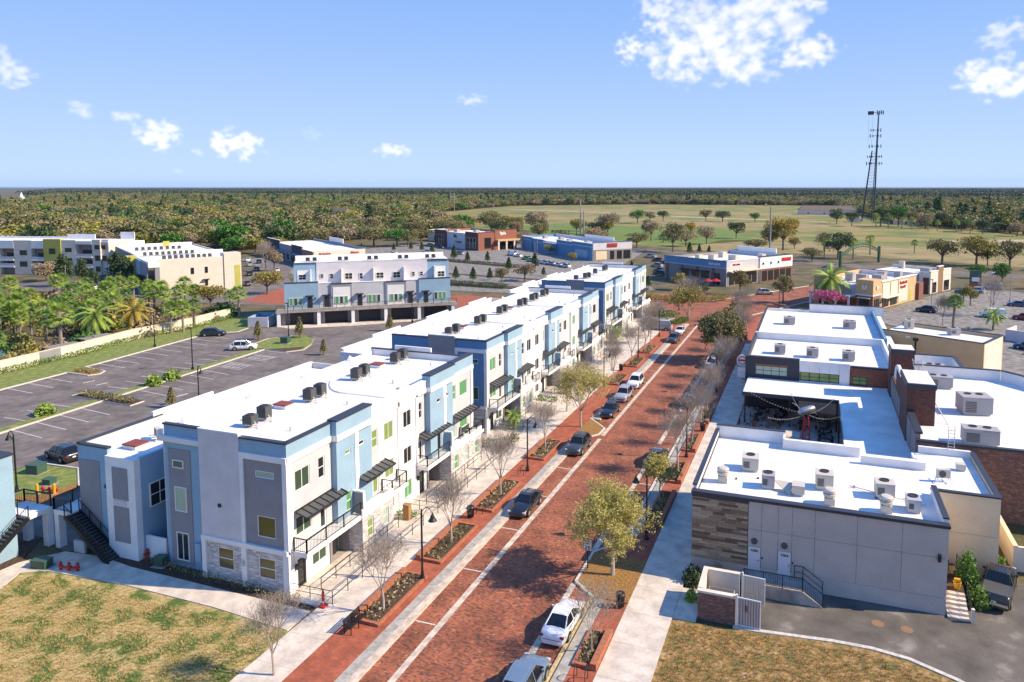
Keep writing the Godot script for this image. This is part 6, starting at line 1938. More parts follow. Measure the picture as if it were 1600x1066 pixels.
func waste_yard() -> void:
	var o := thing("waste_enclosure","brick and cream waste enclosure with a grey bin inside, beside the alley","enclosure",Vector3(-6.95,0,-47.95))
	bx(o,"brick_wall",M.brick_brown,Vector3(0,0,-0.3),Vector3(2.55,2.0,0.0))
	bx(o,"wall_coping",M.cream,Vector3(-0.04,2.0,-0.33),Vector3(2.6,2.15,0.04))
	bx(o,"wall",M.cream,Vector3(0,0,-3.2),Vector3(0.25,2.1,-0.33))
	bx(o,"wall",M.cream,Vector3(0.25,0,-3.2),Vector3(2.55,2.1,-2.95))
	bx(o,"wall_coping",M.cream,Vector3(-0.04,2.1,-3.24),Vector3(2.6,2.2,-2.9))
	bx(o,"wall_coping",M.cream,Vector3(-0.04,2.1,-2.9),Vector3(0.3,2.2,-0.33))
	var b := thing("waste_bin","grey waste bin standing inside the brick enclosure","dumpster",Vector3(-5.55,0,-49.6))
	var m := MB.new()
	m.box(Vector3(-0.9,0.1,-0.7),Vector3(0.9,1.25,-0.6)); m.box(Vector3(-0.9,0.1,0.6),Vector3(0.9,1.25,0.7)); m.box(Vector3(-0.9,0.1,-0.6),Vector3(-0.8,1.25,0.6)); m.box(Vector3(0.8,0.1,-0.6),Vector3(0.9,1.25,0.6))
	ob(b,"bin_body",m.mesh(),M.unit_grey)
	bx(b,"bin_lid",M.unit_dark,Vector3(-0.85,1.2,-0.65),Vector3(0.85,1.26,0.65))
	# corrugated gates,one standing open along the alley
	for k in 2:
		var g := thing("waste_gate",["cream corrugated gate standing open in front of the ramp","grey corrugated gate leaf with a small red plaque beside the lawn"][k],"gate",Vector3(-4.2,0.12,-51.0) if k == 0 else Vector3(-4.3,0.12,-48.0),-0.06)
		bx(g,"gate_post",M.white_paint,Vector3(-0.06,0,-0.06),Vector3(0.06,2.2,0.06))
		bx(g,"gate_frame",M.white_paint,Vector3(0.06,1.96,-0.03),Vector3(1.6,2.03,0.03))
		bx(g,"gate_frame",M.white_paint,Vector3(0.06,0.02,-0.03),Vector3(1.6,0.09,0.03))
		bx(g,"gate_frame",M.white_paint,Vector3(1.53,0.09,-0.03),Vector3(1.6,1.96,0.03))
		for i in 8:
			bx(g,"corrugated_slat",M.cream if k == 0 else M.wall_grey,Vector3(0.08+i*0.18,0.09,-0.02),Vector3(0.2+i*0.18,1.96,0.02+0.03*(i % 2)))
			bx(g,"corrugated_slat",M.taupe if k else M.beige,Vector3(0.2+i*0.18,0.09,-0.04),Vector3(0.26+i*0.18,1.96,-0.005))
		if k == 1:
			bx(g,"red_plaque",M.terracotta,Vector3(0.55,1.1,0.055),Vector3(0.72,1.55,0.07))
	# ramp with railing in front of the service doors
	var r := thing("service_ramp","raised concrete ramp with black railing below the two white service doors","ramp",Vector3(-4.3,0,-54.17))
	var c := MB.new()
	var top := 0.95
	c.quad(Vector3(0,top,0.0),Vector3(0,top,2.0),Vector3(4.2,top,2.0),Vector3(4.2,top,0.0))
	c.quad(Vector3(4.2,top,0.0),Vector3(4.2,top,2.0),Vector3(5.6,0.02,2.0),Vector3(5.6,0.02,0.0))
	c.quad(Vector3(0,0,2.0),Vector3(4.2,0,2.0),Vector3(4.2,top,2.0),Vector3(0,top,2.0))
	c.tri(Vector3(4.2,0,2.0),Vector3(5.6,0.02,2.0),Vector3(4.2,top,2.0))
	c.quad(Vector3(0,0,0),Vector3(0,0,2.0),Vector3(0,top,2.0),Vector3(0,top,0))
	ob(r,"ramp_slab",c.mesh(),M.concrete_grey)
	railing(r,"ramp_railing",[Vector3(0.1,top,1.92),Vector3(4.2,top,1.92),Vector3(5.6,0.02,1.92)],1.0,true,0.06,1.3)
	railing(r,"ramp_railing",[Vector3(3.6,top,0.15),Vector3(4.2,top,0.15),Vector3(5.6,0.02,0.15)],0.95,false,0.05,1.4)
	# stair beside the shop's east corner
	var s := thing("concrete_stair","concrete steps with a yellow-topped post between the near shop and the tan wall","stair",Vector3(9.55,0,-53.85))
	for i in 6:
		bx(s,"step",M.concrete,Vector3(0,0,-0.35-i*0.36),Vector3(1.35,0.16*(i+1)-0.004*i,-i*0.36))
	bx(s,"landing",M.mulch,Vector3(0,0,-6.3),Vector3(1.4,0.98,-2.15))
	bx(s,"newel_post",M.cream,Vector3(1.42,0,-0.12),Vector3(1.62,1.0,0.12))
	railing(s,"stair_railing",[Vector3(1.46,0.1,-0.1),Vector3(1.46,0.98,-2.2),Vector3(1.46,0.98,-6.0)],0.95,false,0.05,1.5)
	var y := thing("yellow_bucket","yellow mop bucket on the landing of the concrete steps","bucket",Vector3(10.5,0.99,-56.4))
	var ym := MB.new()
	ym.lathe(Vector3.ZERO,[Vector2(0.2,0),Vector2(0.28,0.5),Vector2(0.24,0.5),Vector2(0.18,0.06),Vector2(0,0.06)],12)
	ob(y,"bucket",ym.mesh(),M.yellow_paint)
	bx(y,"wringer",M.yellow_paint,Vector3(-0.2,0.5,-0.12),Vector3(0.2,0.72,0.1))
	var sh := thing("steel_shelf","black steel shelf standing on the landing by the beige annex","shelf",Vector3(9.9,0.99,-58.2))
	for q in [[-0.2,-0.5],[0.2,-0.5],[-0.2,0.5],[0.2,0.5]]:
		bx(sh,"upright",M.black_metal,Vector3(q[0]-0.02,0,q[1]-0.02),Vector3(q[0]+0.02,1.5,q[1]+0.02))
	for i in 4:
		bx(sh,"shelf_board",M.steel,Vector3(-0.2,0.2+i*0.4,-0.48),Vector3(0.2,0.23+i*0.4,0.48))
	# second enclosure at the far right edge
	var e := thing("waste_enclosure","cream walled enclosure cut by the right edge, behind the pickup truck","enclosure",Vector3(15.4,0,-62.5))
	bx(e,"wall",M.cream,Vector3(0,0,-7.0),Vector3(0.25,2.0,0))
	bx(e,"wall",M.cream,Vector3(0.25,0,-0.25),Vector3(3.0,2.0,0.0))
	bx(e,"wall_coping",M.beige,Vector3(-0.05,2.0,-7.05),Vector3(0.3,2.1,0.05))

func sign_on(o: Node,t: Transform3D,txt: String,s: float,h: float,size: float,m: String,board := "",bw := 0.0,bh := 0.0) -> void:
	if board:
		tbox(o,"sign_board",M[board],t,Vector3(s-bw/2,h-bh/2,0.02),Vector3(s+bw/2,h+bh/2,0.10))
	lettering(o,"sign_lettering",txt,size,M[m],t*Transform3D(Basis(),Vector3(s,h,0.16)),true,"Droid Sans",0.12)

func strokes(o: Node,t: Transform3D,s: float,h: float,w: float,hh: float,n: int,m: String) -> void:
	# lettering too small in the photograph to read: raised strokes of uneven height
	var b := MB.new()
	b.xf = t
	var r := RandomNumberGenerator.new()
	r.seed = int(s*31+w*17+n)
	for i in n:
		var x := s-w/2+w*i/n
		var top := hh*(1.0 if i == 0 else r.randf_range(0.6,0.95))
		b.box(Vector3(x,h,0.05),Vector3(x+w/n*0.32,h+top,0.18))
		b.box(Vector3(x+w/n*0.32,h+top*r.randf_range(0.1,0.7),0.05),Vector3(x+w/n*0.78,h+top*0.95,0.17))
	ob(o,"sign_lettering",b.mesh(),M[m])

func build_far_buildings() -> void:
	# D: garages with terrace houses above
	var th := deg_to_rad(37.2)
	var o := thing("garage_terrace","white and blue terrace set above five dark garage doors, across the parking lot","townhouses",Vector3(-108.6,0,-123.3),th)
	bx(o,"deck",M.concrete_grey,Vector3(-0.3,2.95,-2.4),Vector3(38.8,3.5,0.25))
	for x in [0.0,8.2,15.4,22.5,29.9,37.6]:
		bx(o,"pier",M.white,Vector3(x-0.1,0,-0.5),Vector3(x+0.6,2.95,0.1))
		bx(o,"pier_shaft",M.mid_grey,Vector3(x+0.62,0,-2.2),Vector3(x+1.5,2.95,-1.4))
	bx(o,"garage_back",M.mid_grey,Vector3(0.8,0,-3.2),Vector3(38.0,2.95,-2.2))
	for q in [[2.4,7.3],[9.6,14.5],[16.6,21.7],[23.9,29.1],[31.2,36.6]]:
		var d := bx(o,"garage_door",M.garage_door,Vector3(q[0],0,-2.2),Vector3(q[1],2.5,-2.1))
		for j in 3:
			ob(d,"door_groove",unit,M.black_metal,Transform3D(Basis.from_scale(Vector3(1,0.01,0.4)),Vector3(0,-0.25+j*0.25,0.4)))
	railing(o,"deck_railing",[Vector3(-0.2,3.5,0.15),Vector3(38.7,3.5,0.15)],1.05,true,0.08,1.75)
	var t := frame_at(Vector3(0,0,-2.4),Vector3(1,0,0))
	var bays := [[1.4,8.45,9.1,0.3,"blue","coping"],[8.45,11.05,8.8,0.0,"light_grey","white"],[11.05,15.55,8.6,0.3,"mid_grey","coping"],[15.55,22.9,8.75,0.1,"light_grey","white"],[22.9,27.5,8.6,0.3,"mid_grey","coping"],[27.5,30.4,8.8,0.0,"light_grey","white"],[30.4,37.6,9.0,0.3,"blue","coping"]]
	for q in bays:
		tbox(o,"wall",M[q[4]],t,Vector3(q[0],3.5,-0.5),Vector3(q[1],q[2],q[3]))
		tbox(o,"coping",M[q[5]],t,Vector3(q[0]-0.03,q[2],-0.5),Vector3(q[1]+0.03,q[2]+0.14,q[3]+0.08))
	tbox(o,"wall_inlay",M.white,t,Vector3(11.5,3.5,0.3),Vector3(15.2,7.9,0.36))
	tbox(o,"wall_inlay",M.white,t,Vector3(23.3,3.5,0.3),Vector3(27.0,7.9,0.36))
	bx(o,"roof",M.roof,Vector3(1.4,7.6,-7.4),Vector3(37.6,8.0,-2.9))
	bx(o,"wall",M.blue,Vector3(1.4,3.0,-7.5),Vector3(1.7,8.6,-2.9))
	bx(o,"wall",M.blue,Vector3(37.3,3.0,-7.5),Vector3(37.6,8.6,-2.9))
	for q in [2.3,11.9,19.0,23.8,33.8]:
		var off := 0.12 if q == 19.0 else 0.38
		for k in 3:
			win(o,t,q+k*0.98,q+k*0.98+0.8,4.1,5.85,off if q != 2.3 and q != 33.8 else 0.32,1,1,"film_green" if (k+int(q)) % 3 else "glass_green")
	for q in [6.2,9.7,16.8,28.0,31.5]:
		var off2 := 0.32 if q == 6.2 or q == 31.5 else 0.12
		tbox(o,"entry_door",M.door_dark,t,Vector3(q,3.5,0.0),Vector3(q+1.0,5.9,off2+0.05))
		tbox(o,"door_canopy",M.black_metal,t,Vector3(q-0.4,6.15,0.0),Vector3(q+1.25,6.3,1.3))
		tbox(o,"wall_lantern",M.black_metal,t,Vector3(q+1.5,5.4,0.0),Vector3(q+1.7,5.8,off2+0.2))
	# upper storey,set back
	var tu := frame_at(Vector3(0,0,-7.4),Vector3(1,0,0))
	for q in [[3.2,8.05,12.9,"blue","coping"],[8.05,33.0,13.0,"lavender","white"],[33.0,38.1,12.75,"blue","coping"]]:
		tbox(o,"wall",M[q[3]],tu,Vector3(q[0],8.0,-8.5),Vector3(q[1],q[2],0.0 if q[3] != "lavender" else 0.15))
		tbox(o,"coping",M[q[4]],tu,Vector3(q[0]-0.02,q[2],-0.2),Vector3(q[1]+0.02,q[2]+0.12,0.22))
	tbox(o,"roof",M.roof,tu,Vector3(3.3,13.0,-8.4),Vector3(38.0,13.02,-0.25))
	tbox(o,"parapet",M.white,tu,Vector3(3.2,13.0,-8.7),Vector3(38.1,13.9,-8.4))
	for q in [[4.2,5.8,9.15,10.4],[8.8,9.6,9.4,10.4],[10.9,11.7,9.2,10.4],[14.2,15.9,8.95,10.4],[17.4,18.2,8.9,10.3],[21.15,22.9,8.9,10.3],[25.0,26.7,8.85,10.3],[29.3,30.1,9.1,10.2],[31.2,32.0,9.1,10.2],[35.4,37.1,8.75,10.1]]:
		win(o,tu,q[0],q[1],q[2],q[3],0.18 if q[0] > 8 and q[0] < 33 else 0.1,2 if q[1]-q[0] > 1.2 else 1,2,"glass_dark")
	for q in [[4.1,6.6],[35.2,37.3]]:
		tbox(o,"white_bay",M.white,tu,Vector3(q[0]-0.2,8.0,0.0),Vector3(q[1],11.3,0.09))
	for q in [6.7,13.4,20.5,27.4,34.5]:
		tbox(o,"party_fin",M.white,tu,Vector3(q,8.0,0.1),Vector3(q+0.25,11.5,1.5))
	var ac := [[6.2,-1.6],[7.7,-1.6],[13.2,-1.4],[14.6,-1.4],[19.8,-1.4],[21.3,-1.4],[26.8,-1.4],[28.3,-1.4],[33.2,-1.4],[34.7,-1.4]]
	for i in ac.size():
		var p: Vector3 = o.transform*(Vector3(ac[i][0],13.02,ac[i][1]-7.4))
		condenser(p.x,p.y,p.z,th,"small dark condenser on the garage terrace roof, %s from its left end" % ["first","second","third","fourth","fifth","sixth","seventh","eighth","ninth","last"][i],false)
	var du := thing("bin_store","pale blue walled bin store at the corner of the parking lot, left of the garages","enclosure",Vector3(-114.4,0,-120.9),deg_to_rad(20))
	bx(du,"wall",M.lavender,Vector3(0,0,-0.25),Vector3(4.3,2.2,0))
	bx(du,"wall",M.blue,Vector3(4.05,0,-6.0),Vector3(4.3,2.2,-0.25))
	bx(du,"wall",M.blue,Vector3(0,0,-6.0),Vector3(0.25,2.2,-0.25))
	bx(du,"wall",M.blue,Vector3(0.25,0,-6.0),Vector3(4.05,2.2,-5.75))
	bx(du,"bin_inside",M.unit_dark,Vector3(0.6,0,-5.4),Vector3(3.7,1.5,-0.8))
	apartments()
	shops_north()
	houses_far()

func apartments() -> void:
	# E: long cream wing with a lime bay and balconies
	var tw := deg_to_rad(14.17)
	var o := thing("apartment_building","long cream three-storey apartment block with lime bay and balconies at the left edge","apartment building",Vector3(-261.5,0,-169.7),tw)
	var t := frame_at(Vector3.ZERO,Vector3(1,0,0))
	bx(o,"core",M.cream,Vector3(-24,0,-14),Vector3(34.8,11.2,-1.6))
	bx(o,"roof",M.roof,Vector3(-24,11.2,-14),Vector3(34.8,11.5,-0.3))
	bx(o,"parapet",M.white,Vector3(9.9,11.5,-13.0),Vector3(20.5,13.2,-12.7))
	bx(o,"parapet",M.white,Vector3(29.5,11.5,-14),Vector3(34.8,14.0,-13.7))
	bx(o,"parapet",M.white,Vector3(-24,11.5,-14),Vector3(9.9,12.2,-13.7))
	for q in [[-24.0,-5.0,"cream",0.0,11.7],[0.2,6.8,"cream",0.0,11.8],[11.5,17.9,"lime",0.25,12.3],[17.9,23.3,"cream",0.0,12.0],[29.2,32.2,"cream",0.0,12.2],[32.2,34.8,"cream",-0.6,12.2]]:
		tbox(o,"wall",M[q[2]],t,Vector3(q[0],0,-1.6),Vector3(q[1],q[4],q[3]))
	# balcony stacks
	for q in [[-5.0,0.2],[6.8,11.5],[23.3,29.2]]:
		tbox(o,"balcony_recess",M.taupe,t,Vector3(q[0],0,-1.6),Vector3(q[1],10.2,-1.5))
		tbox(o,"balcony_lintel",M.white,t,Vector3(q[0],9.0 if q[0] < 20 else 10.6,-1.5),Vector3(q[1],11.7,0.05))
		for h in [2.9,5.2 if q[0] < 20 else 6.4]:
			var bal := tbox(o,"balcony",M.white,t,Vector3(q[0],h-0.5,-1.5),Vector3(q[1],h,0.3))
			tbox(o,"balcony_railing",M.light_grey,t,Vector3(q[0]+0.05,h,0.2),Vector3(q[1]-0.05,h+0.95,0.26))
			tbox(o,"balcony_window",M.glass_dark,t,Vector3(q[0]+1.2,h+0.1,-1.5),Vector3(q[1]-0.7,h+2.2,-1.44))
	for q in [[2.5,5.1,6.7,8.4],[2.3,5.0,2.7,4.5],[13.6,15.9,7.2,9.1],[13.7,15.9,3.0,5.0],[19.3,21.7,7.9,9.3],[19.3,21.7,4.0,5.8],[30.2,31.9,8.9,10.4],[32.8,34.2,8.9,10.4],[30.2,32.0,5.0,6.8],[32.8,34.3,5.0,6.8],[30.3,31.9,1.2,3.0],[-9.0,-6.8,6.7,8.4],[-9.0,-6.8,2.7,4.5]]:
		win(o,t,q[0],q[1],q[2],q[3],0.3 if q[0] > 12 and q[0] < 17 else 0.04,2,1,"glass_green","frame_dark")
	# second wing,running back from the camera
	var te := deg_to_rad(58.2)
	var p := thing("apartment_building","cream apartment wing with a plain long wall and rows of roof condensers behind palms","apartment building",Vector3(-172.9,0,-149.1),te)
	var tp := frame_at(Vector3.ZERO,Vector3(1,0,0))
	wall(p,"wall",M.cream,tp,1.2,17.7,0,9.9,0.0,-0.3)
	tbox(p,"wall",M.cream,tp,Vector3(17.9,0,-4.0),Vector3(22.6,10.8,0.25))
	tbox(p,"wall_recess",M.lime,tp,Vector3(20.7,0.3,0.25),Vector3(22.3,7.2,0.3))
	tbox(p,"downpipe",M.taupe,tp,Vector3(17.7,0,-0.1),Vector3(17.9,10.3,0.12))
	tbox(p,"corner_fin",M.mid_grey,tp,Vector3(0.0,0,-1.5),Vector3(1.2,7.8,0.1))
	tbox(p,"corner_cap",M.white,tp,Vector3(-1.6,7.8,-3.0),Vector3(1.2,9.4,0.12))
	win(p,tp,9.05,9.85,5.3,7.1,0.02,1,2,"glass_dark","frame_dark")
	win(p,tp,12.75,13.5,5.4,7.15,0.02,1,2,"glass_dark","frame_dark")
	win(p,tp,12.7,13.4,1.7,3.4,0.02,1,1,"glass_dark","frame_dark")
	tbox(p,"door_awning",M.black_metal,tp,Vector3(12.0,3.5,0.0),Vector3(13.9,3.6,1.0))
	bx(p,"roof",M.roof,Vector3(-1.4,8.6,-62),Vector3(22.3,9.2,-0.3))
	bx(p,"parapet",M.white,Vector3(1.2,9.2,-0.3),Vector3(17.7,9.95,-0.02))
	bx(p,"side_wall",M.mid_grey,Vector3(-1.7,0,-12),Vector3(-1.4,8.6,-1.5))
	bx(p,"side_wall",M.blue,Vector3(-1.9,0,-20),Vector3(-1.4,9.0,-12))
	bx(p,"side_wall",M.lime,Vector3(-4.0,0,-24),Vector3(-1.4,9.6,-20))
	bx(p,"side_wall",M.mid_grey,Vector3(-1.9,0,-62),Vector3(-1.4,9.8,-24))
	bx(p,"side_wall",M.cream,Vector3(22.3,0,-62),Vector3(22.6,9.6,-4.0))
	bx(p,"parapet",M.white,Vector3(-1.4,9.2,-30.3),Vector3(16,10.2,-30))
	bx(p,"parapet",M.white,Vector3(14,9.2,-18.3),Vector3(22,10.6,-18))
	bx(p,"parapet",M.lime,Vector3(12,9.2,-58),Vector3(14,11.2,-57.7))
	bx(p,"parapet",M.white,Vector3(-1.4,9.2,-62),Vector3(22,10.3,-61.7))
	bx(p,"parapet",M.white,Vector3(2,10.3,-62),Vector3(7,11.6,-61.7))
	var k := 0
	for row in [[3.4,15.5,-6.0,9],[1.0,14.0,-22.0,9],[2.0,14.5,-44.0,8]]:
		for i in row[3]:
			var q: Vector3 = p.transform*Vector3(lerpf(row[0],row[1],float(i)/(row[3]-1)),9.2,row[2])
			condenser(q.x,q.y,q.z,te,"dark condenser in the %s roof row of the cream apartment wing, number %s" % [["front","middle","back"][k],["one","two","three","four","five","six","seven","eight","nine"][i]],true)
		k += 1

func shops_north() -> void:
	# F: grey shops left of the garage terrace
	var f := thing("shop_building","dark grey row of shops with white stepped roof, behind the garage terrace at left","shop building",Vector3(-176.7,0,-220.6),deg_to_rad(-34.5))
	# local x runs to the back along the shaded front
	for q in [[0,14,6.0,"brown"],[14,28,7.0,"charcoal"],[28,46,6.4,"mid_grey"],[46,66,7.6,"charcoal"]]:
		bx(f,"wall",M[q[3]],Vector3(-q[1],0,-0.2),Vector3(-q[0],q[2],0.2))
		bx(f,"coping",M.white,Vector3(-q[1],q[2],-0.3),Vector3(-q[0],q[2]+0.15,0.3))
	bx(f,"roof",M.roof,Vector3(-65.8,5.2,-20),Vector3(-0.3,5.6,-0.2))
	bx(f,"wall",M.cream,Vector3(-0.3,0,-20),Vector3(0,6.2,-0.2))
	bx(f,"wall",M.mid_grey,Vector3(-66,0,-20.3),Vector3(0,6.6,-20))
	bx(f,"parapet",M.white,Vector3(-44,5.6,-20.6),Vector3(-26,8.4,-20.3))
	for i in 8:
		bx(f,"shop_window",M.glass_dark,Vector3(-4.5-i*6.2,0.4,0.2),Vector3(-1.0-i*6.2,3.0,0.26))
		bx(f,"awning",M.deep_blue if i > 1 else M.charcoal,Vector3(-5.0-i*6.2,3.2,0.2),Vector3(-0.6-i*6.2,3.9,1.2))
	var tf := frame_at(Vector3(0,0,-0.2),Vector3(0,0,-1))
	strokes(f,tf,4.2,4.6,4.4,0.9,7,"red_sign")
	strokes(f,tf,15.8,4.6,3.4,0.9,5,"red_sign")
	# G: red brick restaurant
	var g := thing("brick_restaurant","red brick restaurant with pale middle bay and white lettering, at the edge of the meadow","restaurant",Vector3(-150.5,0,-306.2),deg_to_rad(-31.5))
	var t := frame_at(Vector3.ZERO,Vector3(1,0,0))
	for q in [[-41.4,-29.2,8.4,"brick_dark",0.3],[-29.2,-11.1,7.6,"light_grey",0.0],[-11.1,0.3,8.6,"brick_dark",0.3]]:
		tbox(g,"wall",M[q[3]],t,Vector3(q[0],0,-0.4),Vector3(q[1],q[2],q[4]))
		tbox(g,"coping",M.white,t,Vector3(q[0],q[2],-0.5),Vector3(q[1],q[2]+0.2,q[4]+0.1))
	for q in [[-39.7,-31.4],[-9.7,-1.3]]:
		for k in 3:
			var w: float = (q[1]-q[0])/3.0
			win(g,t,q[0]+k*w+0.3,q[0]+(k+1)*w-0.3,0.9,6.0,0.3,1,2,"glass_dark","frame_white")
	strokes(g,t,-20.8,5.2,3.2,1.7,3,"green_box")
	tbox(g,"door_awning",M.black_metal,t,Vector3(-19.5,3.2,0),Vector3(-15.0,3.5,1.2))
	var tg := frame_at(Vector3(0.3,0,0),Vector3(0,0,-1))
	for q in [[0.0,9.3,8.6],[9.3,22.0,9.6]]:
		tbox(g,"wall",M.brick_red,tg,Vector3(q[0],0,-0.4),Vector3(q[1],q[2],0.05+q[0]*0.02))
		tbox(g,"coping",M.brick_dark,tg,Vector3(q[0],q[2],-0.5),Vector3(q[1],q[2]+0.2,0.2+q[0]*0.02))
	win(g,tg,3.4,7.0,0.9,6.0,0.06,2,2,"glass_dark","frame_dark")
	tbox(g,"porch",M.tan,tg,Vector3(9.5,4.2,0.2),Vector3(24.0,5.0,2.6))
	for k in 4:
		tbox(g,"porch_post",M.cream,tg,Vector3(9.6+k*4.6,0,1.9),Vector3(10.4+k*4.6,4.2,2.5))
	tbox(g,"entrance",M.glass_dark,tg,Vector3(11.0,0,0.2),Vector3(20.0,3.6,0.3))
	strokes(g,tg*Transform3D(Basis(),Vector3(0,0,0.22)),13.8,6.9,3.6,1.9,5,"sign_white")
	bx(g,"roof",M.roof,Vector3(-41,6.8,-22),Vector3(-0.1,7.2,-0.4))
	bx(g,"wall",M.brick_red,Vector3(-41.4,0,-22.3),Vector3(0,8.2,-22))
	bx(g,"wall",M.brick_red,Vector3(-41.4,0,-22),Vector3(-41.0,8.2,-0.4))
	for q in [[-34.0,-9.0],[-22.0,-13.0],[-6.0,-10.0]]:
		bx(g,"rooftop_box",M.unit_grey,Vector3(q[0],7.2,q[1]),Vector3(q[0]+3.0,8.6,q[1]+2.0))
	# H: blue restaurant
	var h := thing("blue_restaurant","long blue-grey restaurant with small red sign at its right front, behind the farthest terrace","restaurant",Vector3(-85.2,0,-279.0),deg_to_rad(-43.2))
	var hs := frame_at(Vector3.ZERO,Vector3(1,0,0))
	for q in [[-70.0,-58.2,6.1,0.5],[-58.2,-46.0,5.6,0.0],[-46.0,-33.0,4.6,0.4],[-33.0,-17.6,6.6,0.0],[-17.6,0.0,7.0,0.4]]:
		tbox(h,"wall",M.deep_blue,hs,Vector3(q[0],0,-0.5),Vector3(q[1],q[2],q[3]))
		tbox(h,"wall_band",M.blue,hs,Vector3(q[0]+0.02,q[2]-1.6,0),Vector3(q[1]-0.02,q[2]-1.1,q[3]+0.08))
		tbox(h,"coping",M.white,hs,Vector3(q[0],q[2],-0.6),Vector3(q[1],q[2]+0.2,q[3]+0.1))
	tbox(h,"wall_inlay",M.blue,hs,Vector3(-14.5,1.0,0.4),Vector3(-4.0,4.0,0.46))
	var he := frame_at(Vector3(0.0,0,0),Vector3(0,0,-1))
	tbox(h,"wall",M.taupe,he,Vector3(0,0,-0.5),Vector3(18.8,4.4,0.1))
	tbox(h,"wall",M.lavender,he,Vector3(0,4.4,-0.5),Vector3(18.8,7.4,0.15))
	tbox(h,"coping",M.blue_trim,he,Vector3(-0.1,7.4,-0.6),Vector3(18.9,7.7,0.25))
	for q in [[1.3,6.5],[8.1,10.1],[11.4,13.8],[14.6,18.0]]:
		tbox(h,"shop_window",M.glass_dark if q[0] > 2 else M.beige,he,Vector3(q[0],0.4,0.1),Vector3(q[1],3.9,0.16))
	tbox(h,"red_sign",M.red_sign,he,Vector3(6.6,5.4,0.15),Vector3(11.4,7.0,0.35))
	strokes(h,he*Transform3D(Basis(),Vector3(0,0,0.25)),9.0,5.8,3.6,0.8,6,"terracotta")
	bx(h,"roof",M.roof,Vector3(-69.5,4.4,-18),Vector3(-0.5,5.4,-0.5))
	bx(h,"wall",M.lavender,Vector3(-70,0,-18.5),Vector3(0,6.8,-18))
	bx(h,"wall",M.deep_blue,Vector3(-70,0,-18),Vector3(-69.5,6.4,-0.5))
	bx(h,"parapet",M.white,Vector3(-40,5.4,-18.8),Vector3(-14,8.2,-18.5))
	for q in [[-60,-8],[-47,-10],[-33,-7],[-20,-9],[-7,-6],[-5,-12]]:
		bx(h,"rooftop_box",M.unit_grey,Vector3(q[0],5.4,q[1]),Vector3(q[0]+2.4,6.8,q[1]+2.0))
	# I: burger shop on the corner
	var i := thing("burger_shop","blue and brown corner burger shop with dark sign boards, across the brick crossing","restaurant",Vector3(-24.9,0,-219.8),deg_to_rad(-32.3))
	var si := frame_at(Vector3.ZERO,Vector3(1,0,0))
	tbox(i,"wall",M.taupe,si,Vector3(-25.6,0,-0.5),Vector3(0,5.7,0.0))
	tbox(i,"wall_band",M.deep_blue,si,Vector3(-25.6,5.7,-0.5),Vector3(0,7.6,0.15))
	tbox(i,"wall_band",M.blue,si,Vector3(-25.6,5.3,0.0),Vector3(0,5.7,0.2))
	tbox(i,"coping",M.blue_trim,si,Vector3(-25.7,7.6,-0.6),Vector3(0.1,7.78,0.25))
	for k in 3:
		var x0 := -18.0+k*4.1
		win(i,si,x0,x0+3.0,1.9,3.8,0.02,2,1,"glass_dark","frame_dark")
		tbox(i,"awning",M.black_metal,si,Vector3(x0-0.2,3.9,0),Vector3(x0+3.2,4.15,1.2))
	win(i,si,-5.6,-2.4,0.3,3.8,0.02,2,1,"glass_dark","frame_dark")
	sign_on(i,si,"FIVE GUYS",-4.5,6.5,0.95,"sign_white","charcoal",6.6,1.4)
	for k in 4:
		tbox(i,"brick_pier",M.brick_brown,si,Vector3(-24.6+k*6.4,0,0),Vector3(-23.8+k*6.4,5.2,0.2))
	var ei := frame_at(Vector3(0,0,0),Vector3(0,0,-1))
	tbox(i,"wall",M.light_grey,ei,Vector3(0,0,-0.5),Vector3(16.0,7.6,0.1))
	tbox(i,"wall",M.white,ei,Vector3(16.0,0,-0.5),Vector3(33.4,8.0,0.5))
	tbox(i,"coping",M.coping,ei,Vector3(16.0,8.0,-0.6),Vector3(33.5,8.2,0.6))
	tbox(i,"coping",M.white,ei,Vector3(0.1,7.6,-0.6),Vector3(16.0,7.8,0.2))
	tbox(i,"wall_base",M.taupe,ei,Vector3(0.3,0,0.1),Vector3(15.5,4.2,0.2))
	tbox(i,"wall_base",M.brick_brown,ei,Vector3(16.1,0,0.5),Vector3(33.3,4.2,0.6))
	tbox(i,"awning",M.beige,ei,Vector3(0.6,4.3,0.1),Vector3(15.0,4.6,1.6))
	for k in 5:
		win(i,ei,1.2+k*2.8,3.4+k*2.8,0.4,3.6,0.22,1,1,"glass_dark","frame_dark")
		win(i,ei,17.0+k*3.2,19.4+k*3.2,0.4,3.6,0.62,1,1,"glass_dark","frame_dark")
	sign_on(i,ei,"FIVE GUYS",4.6,6.4,0.75,"red_sign","sign_white",5.6,1.1)
	tbox(i,"red_sign",M.red_sign,ei,Vector3(27.4,6.1,0.5),Vector3(32.4,7.2,0.65))
	for k in 3:
		tbox(i,"wall_lantern",M.black_metal,ei,Vector3(17.4+k*4.0,5.6,0.5),Vector3(17.7+k*4.0,6.3,0.8))
	bx(i,"roof",M.roof,Vector3(-25.4,6.0,-33),Vector3(-0.5,6.5,-0.5))
	bx(i,"wall",M.light_grey,Vector3(-25.6,0,-33.5),Vector3(-0.5,7.8,-33.0))
	bx(i,"wall",M.taupe,Vector3(-25.6,0,-33.0),Vector3(-25.2,7.4,-0.5))
	bx(i,"parapet",M.white,Vector3(-22,6.5,-33.9),Vector3(-6,9.4,-33.5))
	for q in [[-14,-10,2.4],[-9,-14,3.0],[-16,-6,1.8],[-5,-24,1.8],[-18,-20,2.0]]:
		bx(i,"rooftop_box",M.unit_beige,Vector3(q[0],6.5,q[1]),Vector3(q[0]+q[2],8.4,q[1]+2.0))
